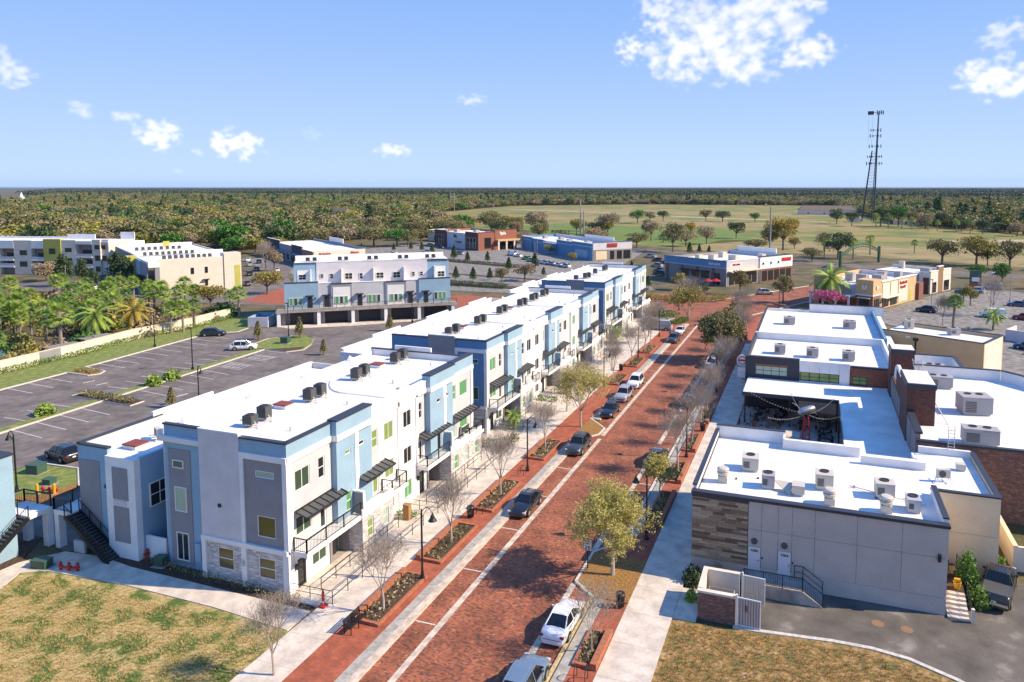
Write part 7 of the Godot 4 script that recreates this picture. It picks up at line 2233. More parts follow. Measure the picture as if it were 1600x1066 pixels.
	# J: brown and cream restaurant with white M letters
	var j := thing("tan_restaurant","brown and cream restaurant with white M emblems and red lettering, right of the brick road","restaurant",Vector3(13.8,0,-187.2),deg_to_rad(-27.5))
	var sj := frame_at(Vector3.ZERO,Vector3(1,0,0))
	tbox(j,"tower",M.tan,sj,Vector3(-4.2,3.9,-4.5),Vector3(0,7.5,0))
	tbox(j,"tower",M.brown,sj,Vector3(-4.2,0,-4.5),Vector3(0,3.6,-0.02))
	tbox(j,"belt_course",M.white,sj,Vector3(-4.3,3.6,-4.6),Vector3(0.1,3.9,0.1))
	tbox(j,"entrance",M.glass_dark,sj,Vector3(-3.2,0,-0.02),Vector3(-0.9,2.9,0.04))
	tbox(j,"entrance_awning",M.cream,sj,Vector3(-3.6,3.0,0),Vector3(-0.5,3.2,0.9))
	sign_on(j,sj,"M",-2.1,5.6,1.5,"sign_white")
	tbox(j,"wall",M.light_grey,sj,Vector3(-10.3,0,-4.8),Vector3(-4.2,5.9,-0.8))
	tbox(j,"wall",M.tan,sj,Vector3(-15.5,0,-5.0),Vector3(-10.3,7.8,-0.4))
	tbox(j,"porch_roof",M.light_grey,sj,Vector3(-15.0,3.4,-0.8),Vector3(-4.2,3.7,3.6))
	for k in 4:
		tbox(j,"porch_post",M.white,sj,Vector3(-14.6+k*3.3,0,3.1),Vector3(-14.2+k*3.3,3.4,3.5))
	tbox(j,"shop_window",M.glass_dark,sj,Vector3(-14.0,0.4,-0.8),Vector3(-10.4,2.9,-0.3))
	tbox(j,"red_wall",M.brick_red,sj,Vector3(-10.3,0,-0.8),Vector3(-4.2,2.6,-0.7))
	var ej := frame_at(Vector3(0,0,0),Vector3(0,0,-1))
	tbox(j,"wall",M.tan,ej,Vector3(4.5,0,-0.4),Vector3(26.5,6.7,0.0))
	tbox(j,"cornice",M.white,ej,Vector3(4.5,6.7,-0.5),Vector3(26.6,7.0,0.2))
	for q in [[5.2,9.4],[10.0,14.2],[15.0,20.6]]:
		tbox(j,"wall_panel",M.cream,ej,Vector3(q[0],2.9 if q[0] < 15 else 0.6,0),Vector3(q[1],6.3,0.12))
	for q in [[0.8,3.4,0.2,2.8],[5.4,9.0,0.4,2.5],[10.2,14.0,0.4,2.5]]:
		win(j,ej,q[0],q[1],q[2],q[3],0.02,2,1,"glass_dark","frame_dark")
	tbox(j,"awning",M.cream,ej,Vector3(4.8,2.7,0.12),Vector3(15.4,2.85,1.3))
	tbox(j,"side_door",M.lime,ej,Vector3(22.0,0,0),Vector3(23.4,3.2,0.06))
	sign_on(j,ej,"M",2.1,5.6,1.3,"sign_white")
	strokes(j,ej*Transform3D(Basis(),Vector3(0,0,0.08)),17.8,5.2,4.6,0.8,8,"red_sign")
	strokes(j,ej*Transform3D(Basis(),Vector3(0,0,0.08)),17.6,4.1,3.4,0.75,6,"red_sign")
	tbox(j,"side_block",M.terracotta,ej,Vector3(26.5,0,-2),Vector3(29.5,4.6,0.8))
	bx(j,"roof",M.roof,Vector3(-15.0,5.4,-26),Vector3(-0.4,5.8,-4.8))
	bx(j,"wall",M.lavender,Vector3(-15.4,0,-26.4),Vector3(-0.4,7.0,-26.0))
	bx(j,"wall",M.tan,Vector3(-15.5,0,-26.0),Vector3(-15.1,7.0,-5.0))
	for q in [[-7.2,-8.0,2.6],[-4.0,-10.0,2.4],[-11,-10,2.0],[-6,-18,1.8],[-3,-21,1.6]]:
		bx(j,"rooftop_box",M.unit_grey,Vector3(q[0],5.8,q[1]),Vector3(q[0]+q[2],8.0,q[1]+1.8))
	# K: further cream shop
	var k2 := thing("cream_shop","cream and olive shop with flat white roof behind the restaurant with M emblems","shop building",Vector3(31.1,0,-223.0),deg_to_rad(-30.0))
	var sk := frame_at(Vector3.ZERO,Vector3(1,0,0))
	tbox(k2,"wall",M.mid_grey,sk,Vector3(-17.0,0,-0.4),Vector3(-3.0,5.4,0))
	tbox(k2,"wall",M.cream,sk,Vector3(-3.0,0,-0.4),Vector3(0,6.2,0.1))
	tbox(k2,"wall_inlay",M.brick_dark,sk,Vector3(-1.8,0,0.1),Vector3(-0.3,4.6,0.4))
	tbox(k2,"coping",M.coping,sk,Vector3(-17,5.4,-0.5),Vector3(-3.0,5.6,0.1))
	var ek := frame_at(Vector3(0,0,0),Vector3(0,0,-1))
	for q in [[0.0,5.0,6.3,"cream"],[5.0,8.5,7.4,"lime"],[8.5,14.0,6.3,"cream"]]:
		tbox(k2,"wall",M[q[3]] if q[3] != "lime" else M.brown,ek,Vector3(q[0],0,-0.4),Vector3(q[1],q[2],0.1))
		tbox(k2,"coping",M.white,ek,Vector3(q[0],q[2],-0.5),Vector3(q[1],q[2]+0.2,0.2))
	for q in [[1.2,3.8],[9.2,12.6]]:
		win(k2,ek,q[0],q[1],0.3,3.2,0.12,2,1,"glass_dark","frame_dark")
	bx(k2,"roof",M.roof,Vector3(-17,5.0,-13.6),Vector3(-0.4,5.4,-0.4))
	bx(k2,"wall",M.cream,Vector3(-17,0,-14),Vector3(0,6.2,-13.6))
	bx(k2,"rooftop_box",M.unit_grey,Vector3(-5,5.4,-7),Vector3(-2.4,6.8,-5))
	bx(k2,"rooftop_box",M.unit_beige,Vector3(-14,5.4,-12),Vector3(-12.4,7.6,-11))
	# small cream shop at the far right of the avenue
	var m := thing("cream_shop","small cream shop partly hidden by oaks left of the red brick restaurant","shop building",Vector3(-196,0,-352),deg_to_rad(-25))
	flat(m,-12,8,0,-12,5.0,6.2,"cream","white")
	bx(m,"shop_window",M.glass_dark,Vector3(-6,0.5,0),Vector3(2,3.2,0.08))

func gable(called: String,label: String,cat: String,x: float,z: float,w: float,d: float,h: float,turn: float,wallm: String,roofm: String,group := "") -> void:
	var o := thing(called,label,cat,Vector3(x,0,z),turn,group)
	bx(o,"wall",M[wallm],Vector3(-w/2,0,-d/2),Vector3(w/2,h,d/2))
	var b := MB.new()
	var e := 0.5
	var rh := d*0.28
	var A := Vector3(-w/2-e,h-0.1,d/2+e)
	var B := Vector3(w/2+e,h-0.1,d/2+e)
	var C := Vector3(w/2+e,h-0.1,-d/2-e)
	var D := Vector3(-w/2-e,h-0.1,-d/2-e)
	var R0 := Vector3(-w/2+d*0.3,h+rh,0)
	var R1 := Vector3(w/2-d*0.3,h+rh,0)
	b.quad(A,B,R1,R0)
	b.quad(C,D,R0,R1)
	b.tri(B,C,R1)
	b.tri(D,A,R0)
	b.quad(D,C,B,A)
	ob(o,"roof",b.mesh(),M[roofm])
	for k in 3:
		bx(o,"window",M.glass_dark,Vector3(-w*0.35+k*w*0.28,0.9,d/2),Vector3(-w*0.35+k*w*0.28+1.8,2.2,d/2+0.06))

func houses_far() -> void:
	gable("long_house","long low house with dark shingle roof in the trees beyond the meadow at right","house",12,-850,60,16,5.5,0.1,"cream","shingle")
	gable("hip_roof_house","large brown hip roof rising from the oaks behind the grey shops","house",-372,-500,34,24,6.0,-0.3,"beige","shingle")
	var r := RandomNumberGenerator.new()
	r.seed = 3
	for i in 12:
		gable("far_house","small pale house in the tree line beyond the meadow","house",-330+i*27+r.randf_range(-6,6),-1270-r.randf_range(0,60),r.randf_range(14,24),11,4.0,r.randf_range(-0.4,0.4),"beige" if i % 2 else "cream","shingle" if i % 3 else "terracotta","houses in the tree line beyond the meadow")
	for i in 5:
		gable("far_house","small pale house among the trees right of the cell tower","house",70+i*38,-640+i*26,r.randf_range(14,20),11,3.6,r.randf_range(-0.4,0.4),"cream" if i % 2 else "beige","shingle","houses among the trees right of the tower")
	var c := thing("church_steeple","white church steeple far off above the forest at the left edge","church",Vector3(-1250,0,-830),0.3)
	bx(c,"tower",M.white,Vector3(-3,0,-3),Vector3(3,14,3))
	var b := MB.new()
	b.lathe(Vector3(0,14,0),[Vector2(3.6,0),Vector2(0.05,9)],4)
	ob(c,"spire",b.mesh(),M.white)
	gable("far_house","white gabled hall under the far church steeple at the left edge","house",-1290,-815,22,12,6,0.3,"white","galvanised")

func build_planting() -> void:
	# leafless street trees
	var bare := []
	for k in 3:
		bare.append(branching(100+k*3,5.0,1.5,0.62,5,[5,3,3,2,2],0,0.1,0.09,0.6))
	var no_leaf: Material = M.leaf_dry
	var bl := [[-28.0,-44.2,0.98],[-28.1,-55.2,1.0],[-28.15,-66.0,1.05],[-28.35,-79.6,0.95],[-28.75,-105.3,1.0],[-28.9,-117.3,1.1],[-28.85,-127.3,1.1],[-29.2,-133.5,1.0],[-31.0,-140.0,1.1],[-30.8,-97.0,0.9],[-33.5,-122.0,0.85],[-30.6,-88.5,1.0],[-30.8,-111.5,1.0],[-30.5,-146.5,1.1]]
	for i in bl.size():
		var z: float = bl[i][1]
		if i < 4:
			z = [-41.3,-51.5,-61.6,-74.4][i]
		plant("bare_tree","leafless young street tree, %s along the pavement in front of the terraces" % ORD[i],"tree",Vector3(bl[i][0],0.2,z),bare[i % 3],no_leaf,bl[i][2],i*1.3,"",M.bark_grey)
	plant("bare_tree","leafless street tree at the bottom edge, by the bench and the lawn","tree",Vector3(-30.6,0.1,-33.4),bare[1],no_leaf,0.9,0.7,"",M.bark_grey)
	var br := [[-12.9,-73.3,1.15],[-12.8,-81.9,1.05],[-12.8,-94.2,1.05],[-12.8,-88.2,1.0],[-12.6,-100.5,0.9],[-12.9,-153.0,1.2],[-12.9,-107.0,1.15],[-12.8,-113.5,1.1],[-13.0,-133.0,1.2],[-13.0,-141.5,1.2]]
	for i in br.size():
		plant("bare_tree","leafless street tree, %s along the right-hand pavement by the shops" % ORD[i],"tree",Vector3(br[i][0],0.2,br[i][1]),bare[(i+1) % 3],no_leaf,br[i][2],i*0.9,"",M.bark_grey)
	# spindly young tree in the first right planter
	plant("spindly_tree","thin pale spindly young tree in the planter behind the white sedan","tree",Vector3(-12.87,0.2,-42.0),branching(140,4.2,1.1,0.95,4,[7,4,3,2],0,0.1,0.05,0.9),no_leaf,1.0,0.2,"",M.bark_grey)
	# leafy street trees
	plant("leafy_tree","big yellow-green street tree on the orange grass nose right of the road","tree",Vector3(-14.0,0.14,-51.3),branching(151,6.6,2.1,0.78,4,[6,4,4,3],34,0.115,0.15,0.25),M.leaf_hero,0.94,0.5,"",M.bark_grey)
	plant("leafy_tree","airy yellow-green street tree on the left grass nose before the parked cars","tree",Vector3(-26.9,0.14,-83.2),branching(152,6.8,2.0,0.72,4,[6,4,3,3],18,0.125,0.13,0.3),M.leaf_hero,1.0,1.5,"",M.bark_grey)
	plant("leafy_tree","small olive-topped tree over the dark sedan, right of the road","tree",Vector3(-13.2,0.14,-65.2),branching(153,4.2,1.8,0.75,4,[5,4,3,2],22,0.12,0.07,0.2),M.leaf_hero,1.0,2.5,"",M.bark_grey)
	plant("leafy_tree","dense green street tree over the right lane near the crossing","tree",Vector3(-14.6,0.14,-124.6),branching(154,7.6,2.2,0.85,4,[6,4,4,3],20,0.30,0.16,0.2),M.leaf_oak,1.05,0.4)
	# oaks of several kinds
	var oak := []
	for k in 4:
		oak.append(lobed(200+k,10.0,11.5,2.0,13,2300,0.55))
	var round_ := []
	for k in 2:
		round_.append(lobed(210+k,8.0,6.4,1.8,9,1700,0.42))
	var mid := [["oak","leaf_oak",-213,-313,10.8,18],["oak","leaf_olive",-262,-349,9.5,17],["oak","leaf_oak",-230,-288,11.0,17],["oak","leaf_brown",-178,-416,9.0,11],["oak","leaf_oak",-210,-449,14,25],["oak","leaf_brown",-181,-459,14,17],["oak","leaf_oak",-235,-396,9,16],["oak","leaf_gold",-221,-498,9.5,19],["oak","leaf_olive",-242,-463,10,21],
		["oak","leaf_brown",-120.5,-426,14.5,17],["oak","leaf_green",-141,-590,12,15],["oak","leaf_dark",-128,-633,10,13],["oak","leaf_oak",-139,-629,9,11],["oak","leaf_brown",-87,-397,11,10.5],["oak","leaf_oak",-62,-330,14.5,12.5],["oak","leaf_gold",-70.6,-434,9.7,8.5],["oak","leaf_brown",-54,-383,10,11],["oak","leaf_oak",-92,-646,10.5,13],["oak","leaf_dark",-77,-643,10,15],["oak","leaf_green",-48.5,-634,9,11],["oak","leaf_oak",-20,-356,13,10],["oak","leaf_gold",-14,-358,16,16],["oak","leaf_oak",-9,-366,6,6],["oak","leaf_oak",-26,-348,6,14],["oak","leaf_brown",-173,-439,14.5,16],["oak","leaf_oak",-171,-399,9.7,10],
		["round","leaf_olive",-36.8,-207.8,5.2,6],["round","leaf_oak",-19.2,-203.6,7.6,6.3],["round","leaf_oak",-7.2,-193,7.8,6.3],["round","leaf_olive",-15.5,-161,5.4,5.3],
		["oak","leaf_oak",-0.7,-308,6,9],["oak","leaf_brown",4.4,-359,9.5,8.5],["oak","leaf_dark",9.7,-324,11.5,13],["oak","leaf_oak",48,-316,9.8,14.5],["oak","leaf_olive",59,-311,12.3,14],["oak","leaf_oak",68,-301,11.3,12],["oak","leaf_dark",63,-312,8.5,7.5],["round","leaf_green",54.7,-250.6,7.5,6],["oak","leaf_green",51.4,-268,5,6],["oak","leaf_dark",86,-582,12.5,11],["oak","leaf_brown",76,-578,12.5,12.5],["oak","leaf_oak",68,-592,12,9.5],["oak","leaf_green",61,-608,17,15],["oak","leaf_dark",48,-603,15,15],["oak","leaf_dark",17,-632,13,14],["oak","leaf_dark",27,-596,11.4,11.5],["oak","leaf_dark",95,-553,8.5,12],["oak","leaf_dark",103,-528,9.6,11],["oak","leaf_brown",118,-509,9,12],
		["oak","leaf_olive",-140,-136,6.2,7.2],["oak","leaf_olive",-145,-161,7.2,8.8],["oak","leaf_gold",-150,-141,5.4,6.5],["oak","leaf_brown",-232,-160,6.5,9],["round","leaf_brown",-183,-207,8.3,7.2],["oak","leaf_olive",84,-300,9,12],["oak","leaf_oak",98,-310,10,12],["oak","leaf_dark",112,-322,11,13],["oak","leaf_brown",128,-318,9,12],["oak","leaf_dark",140,-348,12,14],["oak","leaf_olive",150,-372,10,13],
		["oak","leaf_olive",-112,-300,4.6,5.5],["round","leaf_olive",-90.7,-268.5,4.6,4.4],["round","leaf_brown",-87.4,-211.4,6.0,8.3],["round","leaf_oak",-92.4,-204.6,5.2,5.0],["round","leaf_olive",38,-205,5.2,4.6],["oak","leaf_olive",-182,-330,8,10],["oak","leaf_oak",-196,-318,9,11],["oak","leaf_oak",-165,-332,7,8]]
	var xr := RandomNumberGenerator.new()
	xr.seed = 31
	for i in 18:
		mid.append(["oak",["leaf_oak","leaf_dark","leaf_brown","leaf_olive"][i % 4],xr.randf_range(-190,-40),xr.randf_range(-450,-345),xr.randf_range(6,12),xr.randf_range(8,15)])
	for i in 26:
		mid.append(["oak",["leaf_oak","leaf_olive","leaf_brown","leaf_oak","leaf_green"][i % 5],xr.randf_range(-290,-185),xr.randf_range(-440,-300)-10.0,xr.randf_range(8,12),xr.randf_range(11,17)])
	for i in 14:
		mid.append(["oak",["leaf_oak","leaf_dark","leaf_olive"][i % 3],95.0+i*9.0+xr.randf_range(-4,4),-318.0-i*7.0+xr.randf_range(-10,10),xr.randf_range(7,11),xr.randf_range(9,14)])
	var words := {"leaf_oak": "brown-green","leaf_olive": "olive","leaf_brown": "greyish brown","leaf_green": "bright green","leaf_dark": "dark green","leaf_gold": "golden green"}
	for i in mid.size():
		var q: Array = mid[i]
		var isoak: bool = q[0] == "oak"
		var ms: Array = oak[i % 4] if isoak else round_[i % 2]
		var sy: float = q[4]/(10.0 if isoak else 8.0)
		var sx: float = q[5]/(11.5 if isoak else 6.4)
		var where := "at the meadow's near edge"
		if q[3] < -480: where = "standing out in the far meadow"
		elif q[2] < -155: where = "around the lots left of the brick restaurant"
		elif q[3] > -280: where = "among the shops and lots"
		var o := plant("oak_tree" if isoak else "round_tree","%s spreading tree %s" % [words[q[1]],where],"tree",Vector3(q[2],0,q[3]),ms,M[q[1]],sx,i*1.7,"%s spreading trees %s" % [words[q[1]],where],null,sy/sx)
	# crape myrtles and pink tree at the crossing
	plant("pink_tree","pink blossoming tree in front of the restaurant with M emblems","tree",Vector3(4.0,0,-182.6),lobed(221,5.6,8.0,1.6,10,1900,0.34),M.leaf_pink,1.0,0.0)
	plant("bare_tree","grey leafless tree at the right corner of the brick crossing","tree",Vector3(-15.2,0,-163),bare[0],no_leaf,1.35,0.3,"",M.bark_grey)
	plant("bare_tree","pale leafless tree left of the brick crossing, before the burger shop","tree",Vector3(-27.0,0,-164.5),bare[2],no_leaf,1.6,1.3,"",M.bark_grey)
	plant("round_tree","thin yellow-green tree on the left corner of the brick crossing","tree",Vector3(-26.4,0,-158.8),branching(155,7.2,1.8,0.7,4,[5,4,3,3],5,0.36,0.12,0.3),M.leaf_olive,1.0,2.0)
	plant("bare_tree","leafless tree in front of the dark grey row of shops","tree",Vector3(-186,0,-206),bare[1],no_leaf,1.9,1.9,"",M.bark_grey)
	plant("bare_tree","leafless purple-grey tree in the lot right of the tan building","tree",Vector3(27.0,0,-173.5),bare[1],no_leaf,1.15,0.9,"",M.bark_grey)
	plant("bare_tree","leafless wide tree in the right lot, behind the white van","tree",Vector3(40,0,-190),bare[2],no_leaf,1.6,1.9,"",M.bark_grey)
	# conical magnolias
	var cone := []
	for k in 3:
		cone.append(lobed(230+k,5.0,3.0,0.5,7,1100,0.34,1.0))
	var cp := [[-140.6,-263.5,6.2],[-131.7,-258.2,4.5],[-124.1,-260.9,4.5],[-109.5,-206.3,4.6],[-103.1,-205.9,4.7],[-99.1,-210.0,4.2],[-103.4,-235.1,5.2],[-96.9,-244.1,6.2],[-86.4,-225.6,3.2],[-182.7,-299.0,4.3],[-174.9,-296.0,4.3],[-162.7,-284.1,5.0],[-187.4,-291.6,3.8],[-201.7,-286.6,3.8],[-53.0,-322.7,5.6],[-49.6,-329.1,4.3],[-45.4,-330.6,3.7],[-29.0,-204.2,3.7],[-46.5,-208.8,3.9],[-56.5,-233.0,4.0],[-60.8,-246.0,4.2],[-48.0,-200.0,5.0]]
	for i in cp.size():
		plant("conical_tree","clipped dark green conical tree in the shop parking lots","tree",Vector3(cp[i][0],0,cp[i][1]),cone[i % 3],M.leaf_cone,cp[i][2]/5.0,i,"clipped conical trees in the shop parking lots")
	var cs := [[-83.4,-127.6,3.4,"beside the apron of the dark garage doors"],[-96.5,-115.6,3.8,"on the grass tongue, right one of two"],[-103.2,-111.6,3.4,"on the grass tongue, left one of two"],[-82.6,-105.1,2.6,"behind the long middle terrace's low wing"],[-82.3,-72.5,2.6,"in the lot behind the near terrace roof"],[25.6,-126.5,3.6,"at the foot of the tan building's corner"]]
	for c in cs:
		plant("young_tree","small dark upright young tree %s" % c[3],"tree",Vector3(c[0],0,c[1]),cone[0],M.leaf_oak,c[2]/5.0,0.4,"",null,1.15)
	# dark conifer-like magnolias by the apartments
	var mg := [[-214,-153,10.5,7.0],[-217.6,-161.3,8.5,6.0],[-203.2,-161.6,11.0,6.8],[-192.8,-156.4,10.5,6.2],[-178.8,-149.1,5.8,4.0],[-198,-150,6.5,5.0]]
	for i in mg.size():
		plant("magnolia_tree","tall dark green tree against the apartment block, %s from the left" % ["third","first","fourth","fifth","last","second"][i],"tree",Vector3(mg[i][0],0,mg[i][1]),lobed(240+i,10,6.4,0.8,12,1800,0.5,0.5),M.leaf_dark,mg[i][3]/6.4,i*1.1,"",null,mg[i][2]/10.0/(mg[i][3]/6.4))
	# palms
	var fan := []
	var feather := []
	for k in 3:
		fan.append(palm(300+k,4.6,1.9,false))
		feather.append(palm(310+k,3.6,3.2,true))
	var pf := [[-124.2,-74.5,1.0],[-132.7,-100.6,1.25],[-130.1,-105.4,1.25]]
	var fp := [[-132.7,-100.6,1.35,"leaf_palm"],[-130.1,-107.0,1.35,"leaf_gold"],[4.2,-190.4,2.0,"leaf_palm"],[-169.0,-146.5,0.95,"leaf_palm"],[36.2,-171.2,0.9,"leaf_palm"],[-34.6,-79.8,0.5,"leaf_palm"],[-35.6,-131.2,0.7,"leaf_palm"]]
	var fl := ["broad feather palm behind the cream wall, left one of two","yellowing feather palm behind the cream wall, right one of two","tall feather palm in front of the restaurant with M emblems","feather palm against the plain apartment wall","feather palm beside the white van in the right lot","small palm in the gap between the near and the long terrace","small palm in the gap before the farthest terrace"]
	for i in fp.size():
		plant("feather_palm",fl[i],"palm tree",Vector3(fp[i][0],0,fp[i][1]),feather[i % 3],M[fp[i][3]],fp[i][2],i*0.8,"",M.bark_palm)
	var fr := RandomNumberGenerator.new()
	fr.seed = 44
	var spots := [[-124.3,-76.5,1.25],[-129.5,-91.2,1.5],[-133.5,-91.4,1.3],[-148,-95.2,1.3],[-124.4,-110.4,1.15],[-123.4,-112.5,1.15],[-125.6,-117.5,1.05],[-131.2,-133.1,0.95],[-125.2,-129.8,1.25],[28.8,-171.5,1.2],[50.0,-330,1.3],[23.7,-346.8,1.5],[43.2,-360,1.05],[4.4,-330,1.4],[15.5,-322,1.5],[36.5,-205.5,0.7]]
	var n0 := spots.size()
	for i in 92:
		var u := fr.randf()
		var v := fr.randf()
		var x := lerpf(-138,-205,u)+fr.randf_range(-4,4)
		var z := lerpf(-84,-134,v)-u*14.0
		if (x+140.0)*0.2-z > 128.0 and u > 0.75:
			continue
		spots.append([x,z,fr.randf_range(0.85,1.35)])
	for i in 8:
		spots.append([44+i*7.5+fr.randf_range(-2,2),-585+i*7+fr.randf_range(-3,3),fr.randf_range(1.3,1.9)])
	for i in spots.size():
		var near := i < n0
		var q: Array = spots[i]
		var lab := "round-headed fan palm in the dense grove behind the cream wall"
		var grp := "fan palms in the grove behind the cream wall"
		if q[0] > -50 and q[1] < -500:
			lab = "round-headed fan palm in the tree row below the cell tower"
			grp = "fan palms below the cell tower"
		elif q[0] > -50:
			lab = "round-headed fan palm near the right-hand restaurants"
			grp = "fan palms near the right-hand restaurants"
		if near or lab.contains("grove"):
			var tone: String = ["dark green ","bright green ","bright "][i % 3]
			lab = ("tall " if q[2] > 1.18 else "low " if q[2] < 1.0 else "middling ")+tone+lab
			grp = lab
		plant("fan_palm",lab,"palm tree",Vector3(q[0],0,q[1]),fan[i % 3],M.leaf_palm if i % 3 else M.leaf_palm_dark,q[2],i*1.9,grp,M.bark_palm)
	# understorey shrubs of the palm grove
	var sh := []
	for k in 4:
		sh.append(shrub(400+k,1.0,2.0,260,0.26))
	for i in 130:
		var x := fr.randf_range(-200,-126)
		var z := fr.randf_range(-132,-80)
		var s := fr.randf_range(1.2,3.2)
		var o := ob(self,"grove_shrub",sh[i % 4],M[["leaf_green","leaf_olive","leaf_dark","leaf_gold","leaf_brown"][i % 5]],Transform3D(Basis(Vector3.UP,i)*Basis.from_scale(Vector3(s,s*1.1,s)),Vector3(x,0,z)))
		tag(o,"low shrub under the palms behind the cream wall","shrub","shrubs under the palm grove")
	# hedges and bed planting
	tag(ob(self,"hedge",hedge_mesh(410,[V(-122.6,-60),V(-123.4,-91),V(-126.2,-104),V(-124.2,-117),V(-125.6,-128)],1.5,1.0,55,0.28),M.leaf_hedge),"long ragged green hedge at the foot of the cream wall by the parking lot","hedge")
	tag(ob(self,"hedge",hedge_mesh(411,[V(-50.0,-41.0),V(-44,-40.5),V(-34.5,-40.3)],0.7,0.55,60,0.14),M.leaf_oak),"low dark planting along the shaded end wall of the near terrace","hedge")
	tag(ob(self,"hedge",hedge_mesh(412,[V(-35.3,-54.8),V(-33.2,-54.7)],0.8,0.6,170,0.14),M.leaf_green),"short clipped bed between the near terrace's two handrails","hedge")
	tag(ob(self,"hedge",hedge_mesh(413,[V(-36.6,-92.3),V(-33.4,-92.2)],0.9,0.8,170,0.16),M.leaf_green),"short clipped bed in front of the long middle terrace","hedge")
	tag(ob(self,"hedge",hedge_mesh(414,[V(-36.5,-72.5),V(-33.0,-74.0),V(-32.8,-76.5)],1.3,1.0,150,0.2),M.leaf_oak),"dense planting in the gap between the near and the long terrace","hedge")
	tag(ob(self,"hedge",hedge_mesh(415,[V(-150,-262),V(-100,-246)],1.3,1.1,60,0.3),M.leaf_dark),"long dark hedge between the two rows of the shop parking lot","hedge")
	tag(ob(self,"hedge",hedge_mesh(416,[V(-118,-196.5),V(-86,-194)],4.0,1.3,150,0.3),M.leaf_dark),"thick dark hedge with conical trees behind the paver lot","hedge")
	tag(ob(self,"hedge",hedge_mesh(417,[V(15.2,-195),V(26,-213)],1.2,0.9,70,0.25),M.leaf_green),"clipped green hedge beside the restaurant with M emblems","hedge")
	tag(ob(self,"hedge",hedge_mesh(418,[V(-44,-190),V(-38,-186),V(-26,-189),V(-22,-196)],4.5,1.4,150,0.3),M.leaf_olive),"bushy beds round the corner plaza of the burger shop","hedge")
	tag(ob(self,"hedge",hedge_mesh(419,[V(-33,-152),V(-27.5,-155.5),V(-27,-160)],2.2,1.0,150,0.25),M.leaf_green),"green bed on the left corner of the brick crossing","hedge")
	tag(ob(self,"hedge",hedge_mesh(420,[V(-40,-168),V(-34,-164),V(-30,-160)],5.0,1.5,190,0.3),M.leaf_green),"bright bushy planting beyond the farthest terrace's end","hedge")
	tag(ob(self,"hedge",hedge_mesh(421,[V(-12.9,-66),V(-12.7,-61)],0.7,0.7,50,0.14),M.leaf_dry),"straggly planting in the shaded right-hand planter by the wood-clad shop","hedge")
	var big := thing("leafy_bush","tall glossy green bush beside the concrete steps and the beige annex","bush",Vector3(11.4,0.2,-58.0))
	ob(big,"foliage",shrub(430,3.0,1.7,1500,0.22),M.leaf_green)
	var b2 := thing("leafy_bush","lower bright green bush between the concrete steps and the pickup truck","bush",Vector3(11.9,0.1,-56.2))
	ob(b2,"foliage",shrub(431,1.5,1.6,700,0.24),M.leaf_hedge)
	var b3 := thing("leafy_bush","small bright bush at the corner of the beige annex, by the cream enclosure","bush",Vector3(14.3,0.1,-62.0))
	ob(b3,"foliage",shrub(432,1.2,1.5,500,0.2),M.leaf_hedge)
	var b4 := thing("leafy_bush","dark bush against the wood-clad corner, behind the brick enclosure","bush",Vector3(-8.0,0.1,-52.6))
	ob(b4,"foliage",shrub(433,1.1,1.7,600,0.22),M.leaf_dark)
	var b5 := thing("leafy_bush","dry brown bush against the wood-clad corner wall","bush",Vector3(-6.3,0.1,-53.3))
	ob(b5,"foliage",shrub(434,1.5,1.4,400,0.16),M.leaf_dry)
	var b6 := thing("leafy_bush","spiky pale green plant at the pavement by the brick enclosure","bush",Vector3(-7.7,0.1,-49.9))
	ob(b6,"foliage",shrub(435,0.9,0.8,260,0.3),M.leaf_palm)
	for q in [[-94.2,-80.0,"by the white lamp head in the grass median"],[-95.4,-64.6,"in the grass median at the left edge"],[-94.4,-83.5,"in the median beside the tall lamp post"]]:
		var g := thing("ornamental_grass","clump of tall ornamental grass %s" % q[2],"ornamental grass",Vector3(q[0],0.1,q[1]))
		ob(g,"blades",shrub(440+int(absf(q[1])),1.5,2.4,420,0.45),M.leaf_palm)
	tag(ob(self,"bed_planting",hedge_mesh(441,[V(-99.5,-72.8),V(-89,-72.2)],1.6,0.7,75,0.28),M.leaf_oak),"ornamental grass bed filling the kerbed island of the parking lot","planting")
	tag(ob(self,"bed_planting",hedge_mesh(442,[V(-113.5,-82.6),V(-109.3,-82.2)],1.8,0.5,75,0.25),M.leaf_oak),"low green planting on the kerbed island by the cream wall","planting")
	# grass tufts on the two lawns
	var tuft := MB.new()
	var tr := RandomNumberGenerator.new()
	tr.seed = 9
	for i in 9:
		var a := tr.randf()*TAU
		var d := Vector3(cos(a),0,sin(a))
		var base := d*0.06*tr.randf()
		tuft.tri(base-d.cross(Vector3.UP)*0.012,base+d.cross(Vector3.UP)*0.012,base+d*tr.randf_range(0.03,0.1)+Vector3.UP*tr.randf_range(0.05,0.12))
	var tm := tuft.mesh()
	var gm := leafmat("grass_blade",Color(1,1,1))
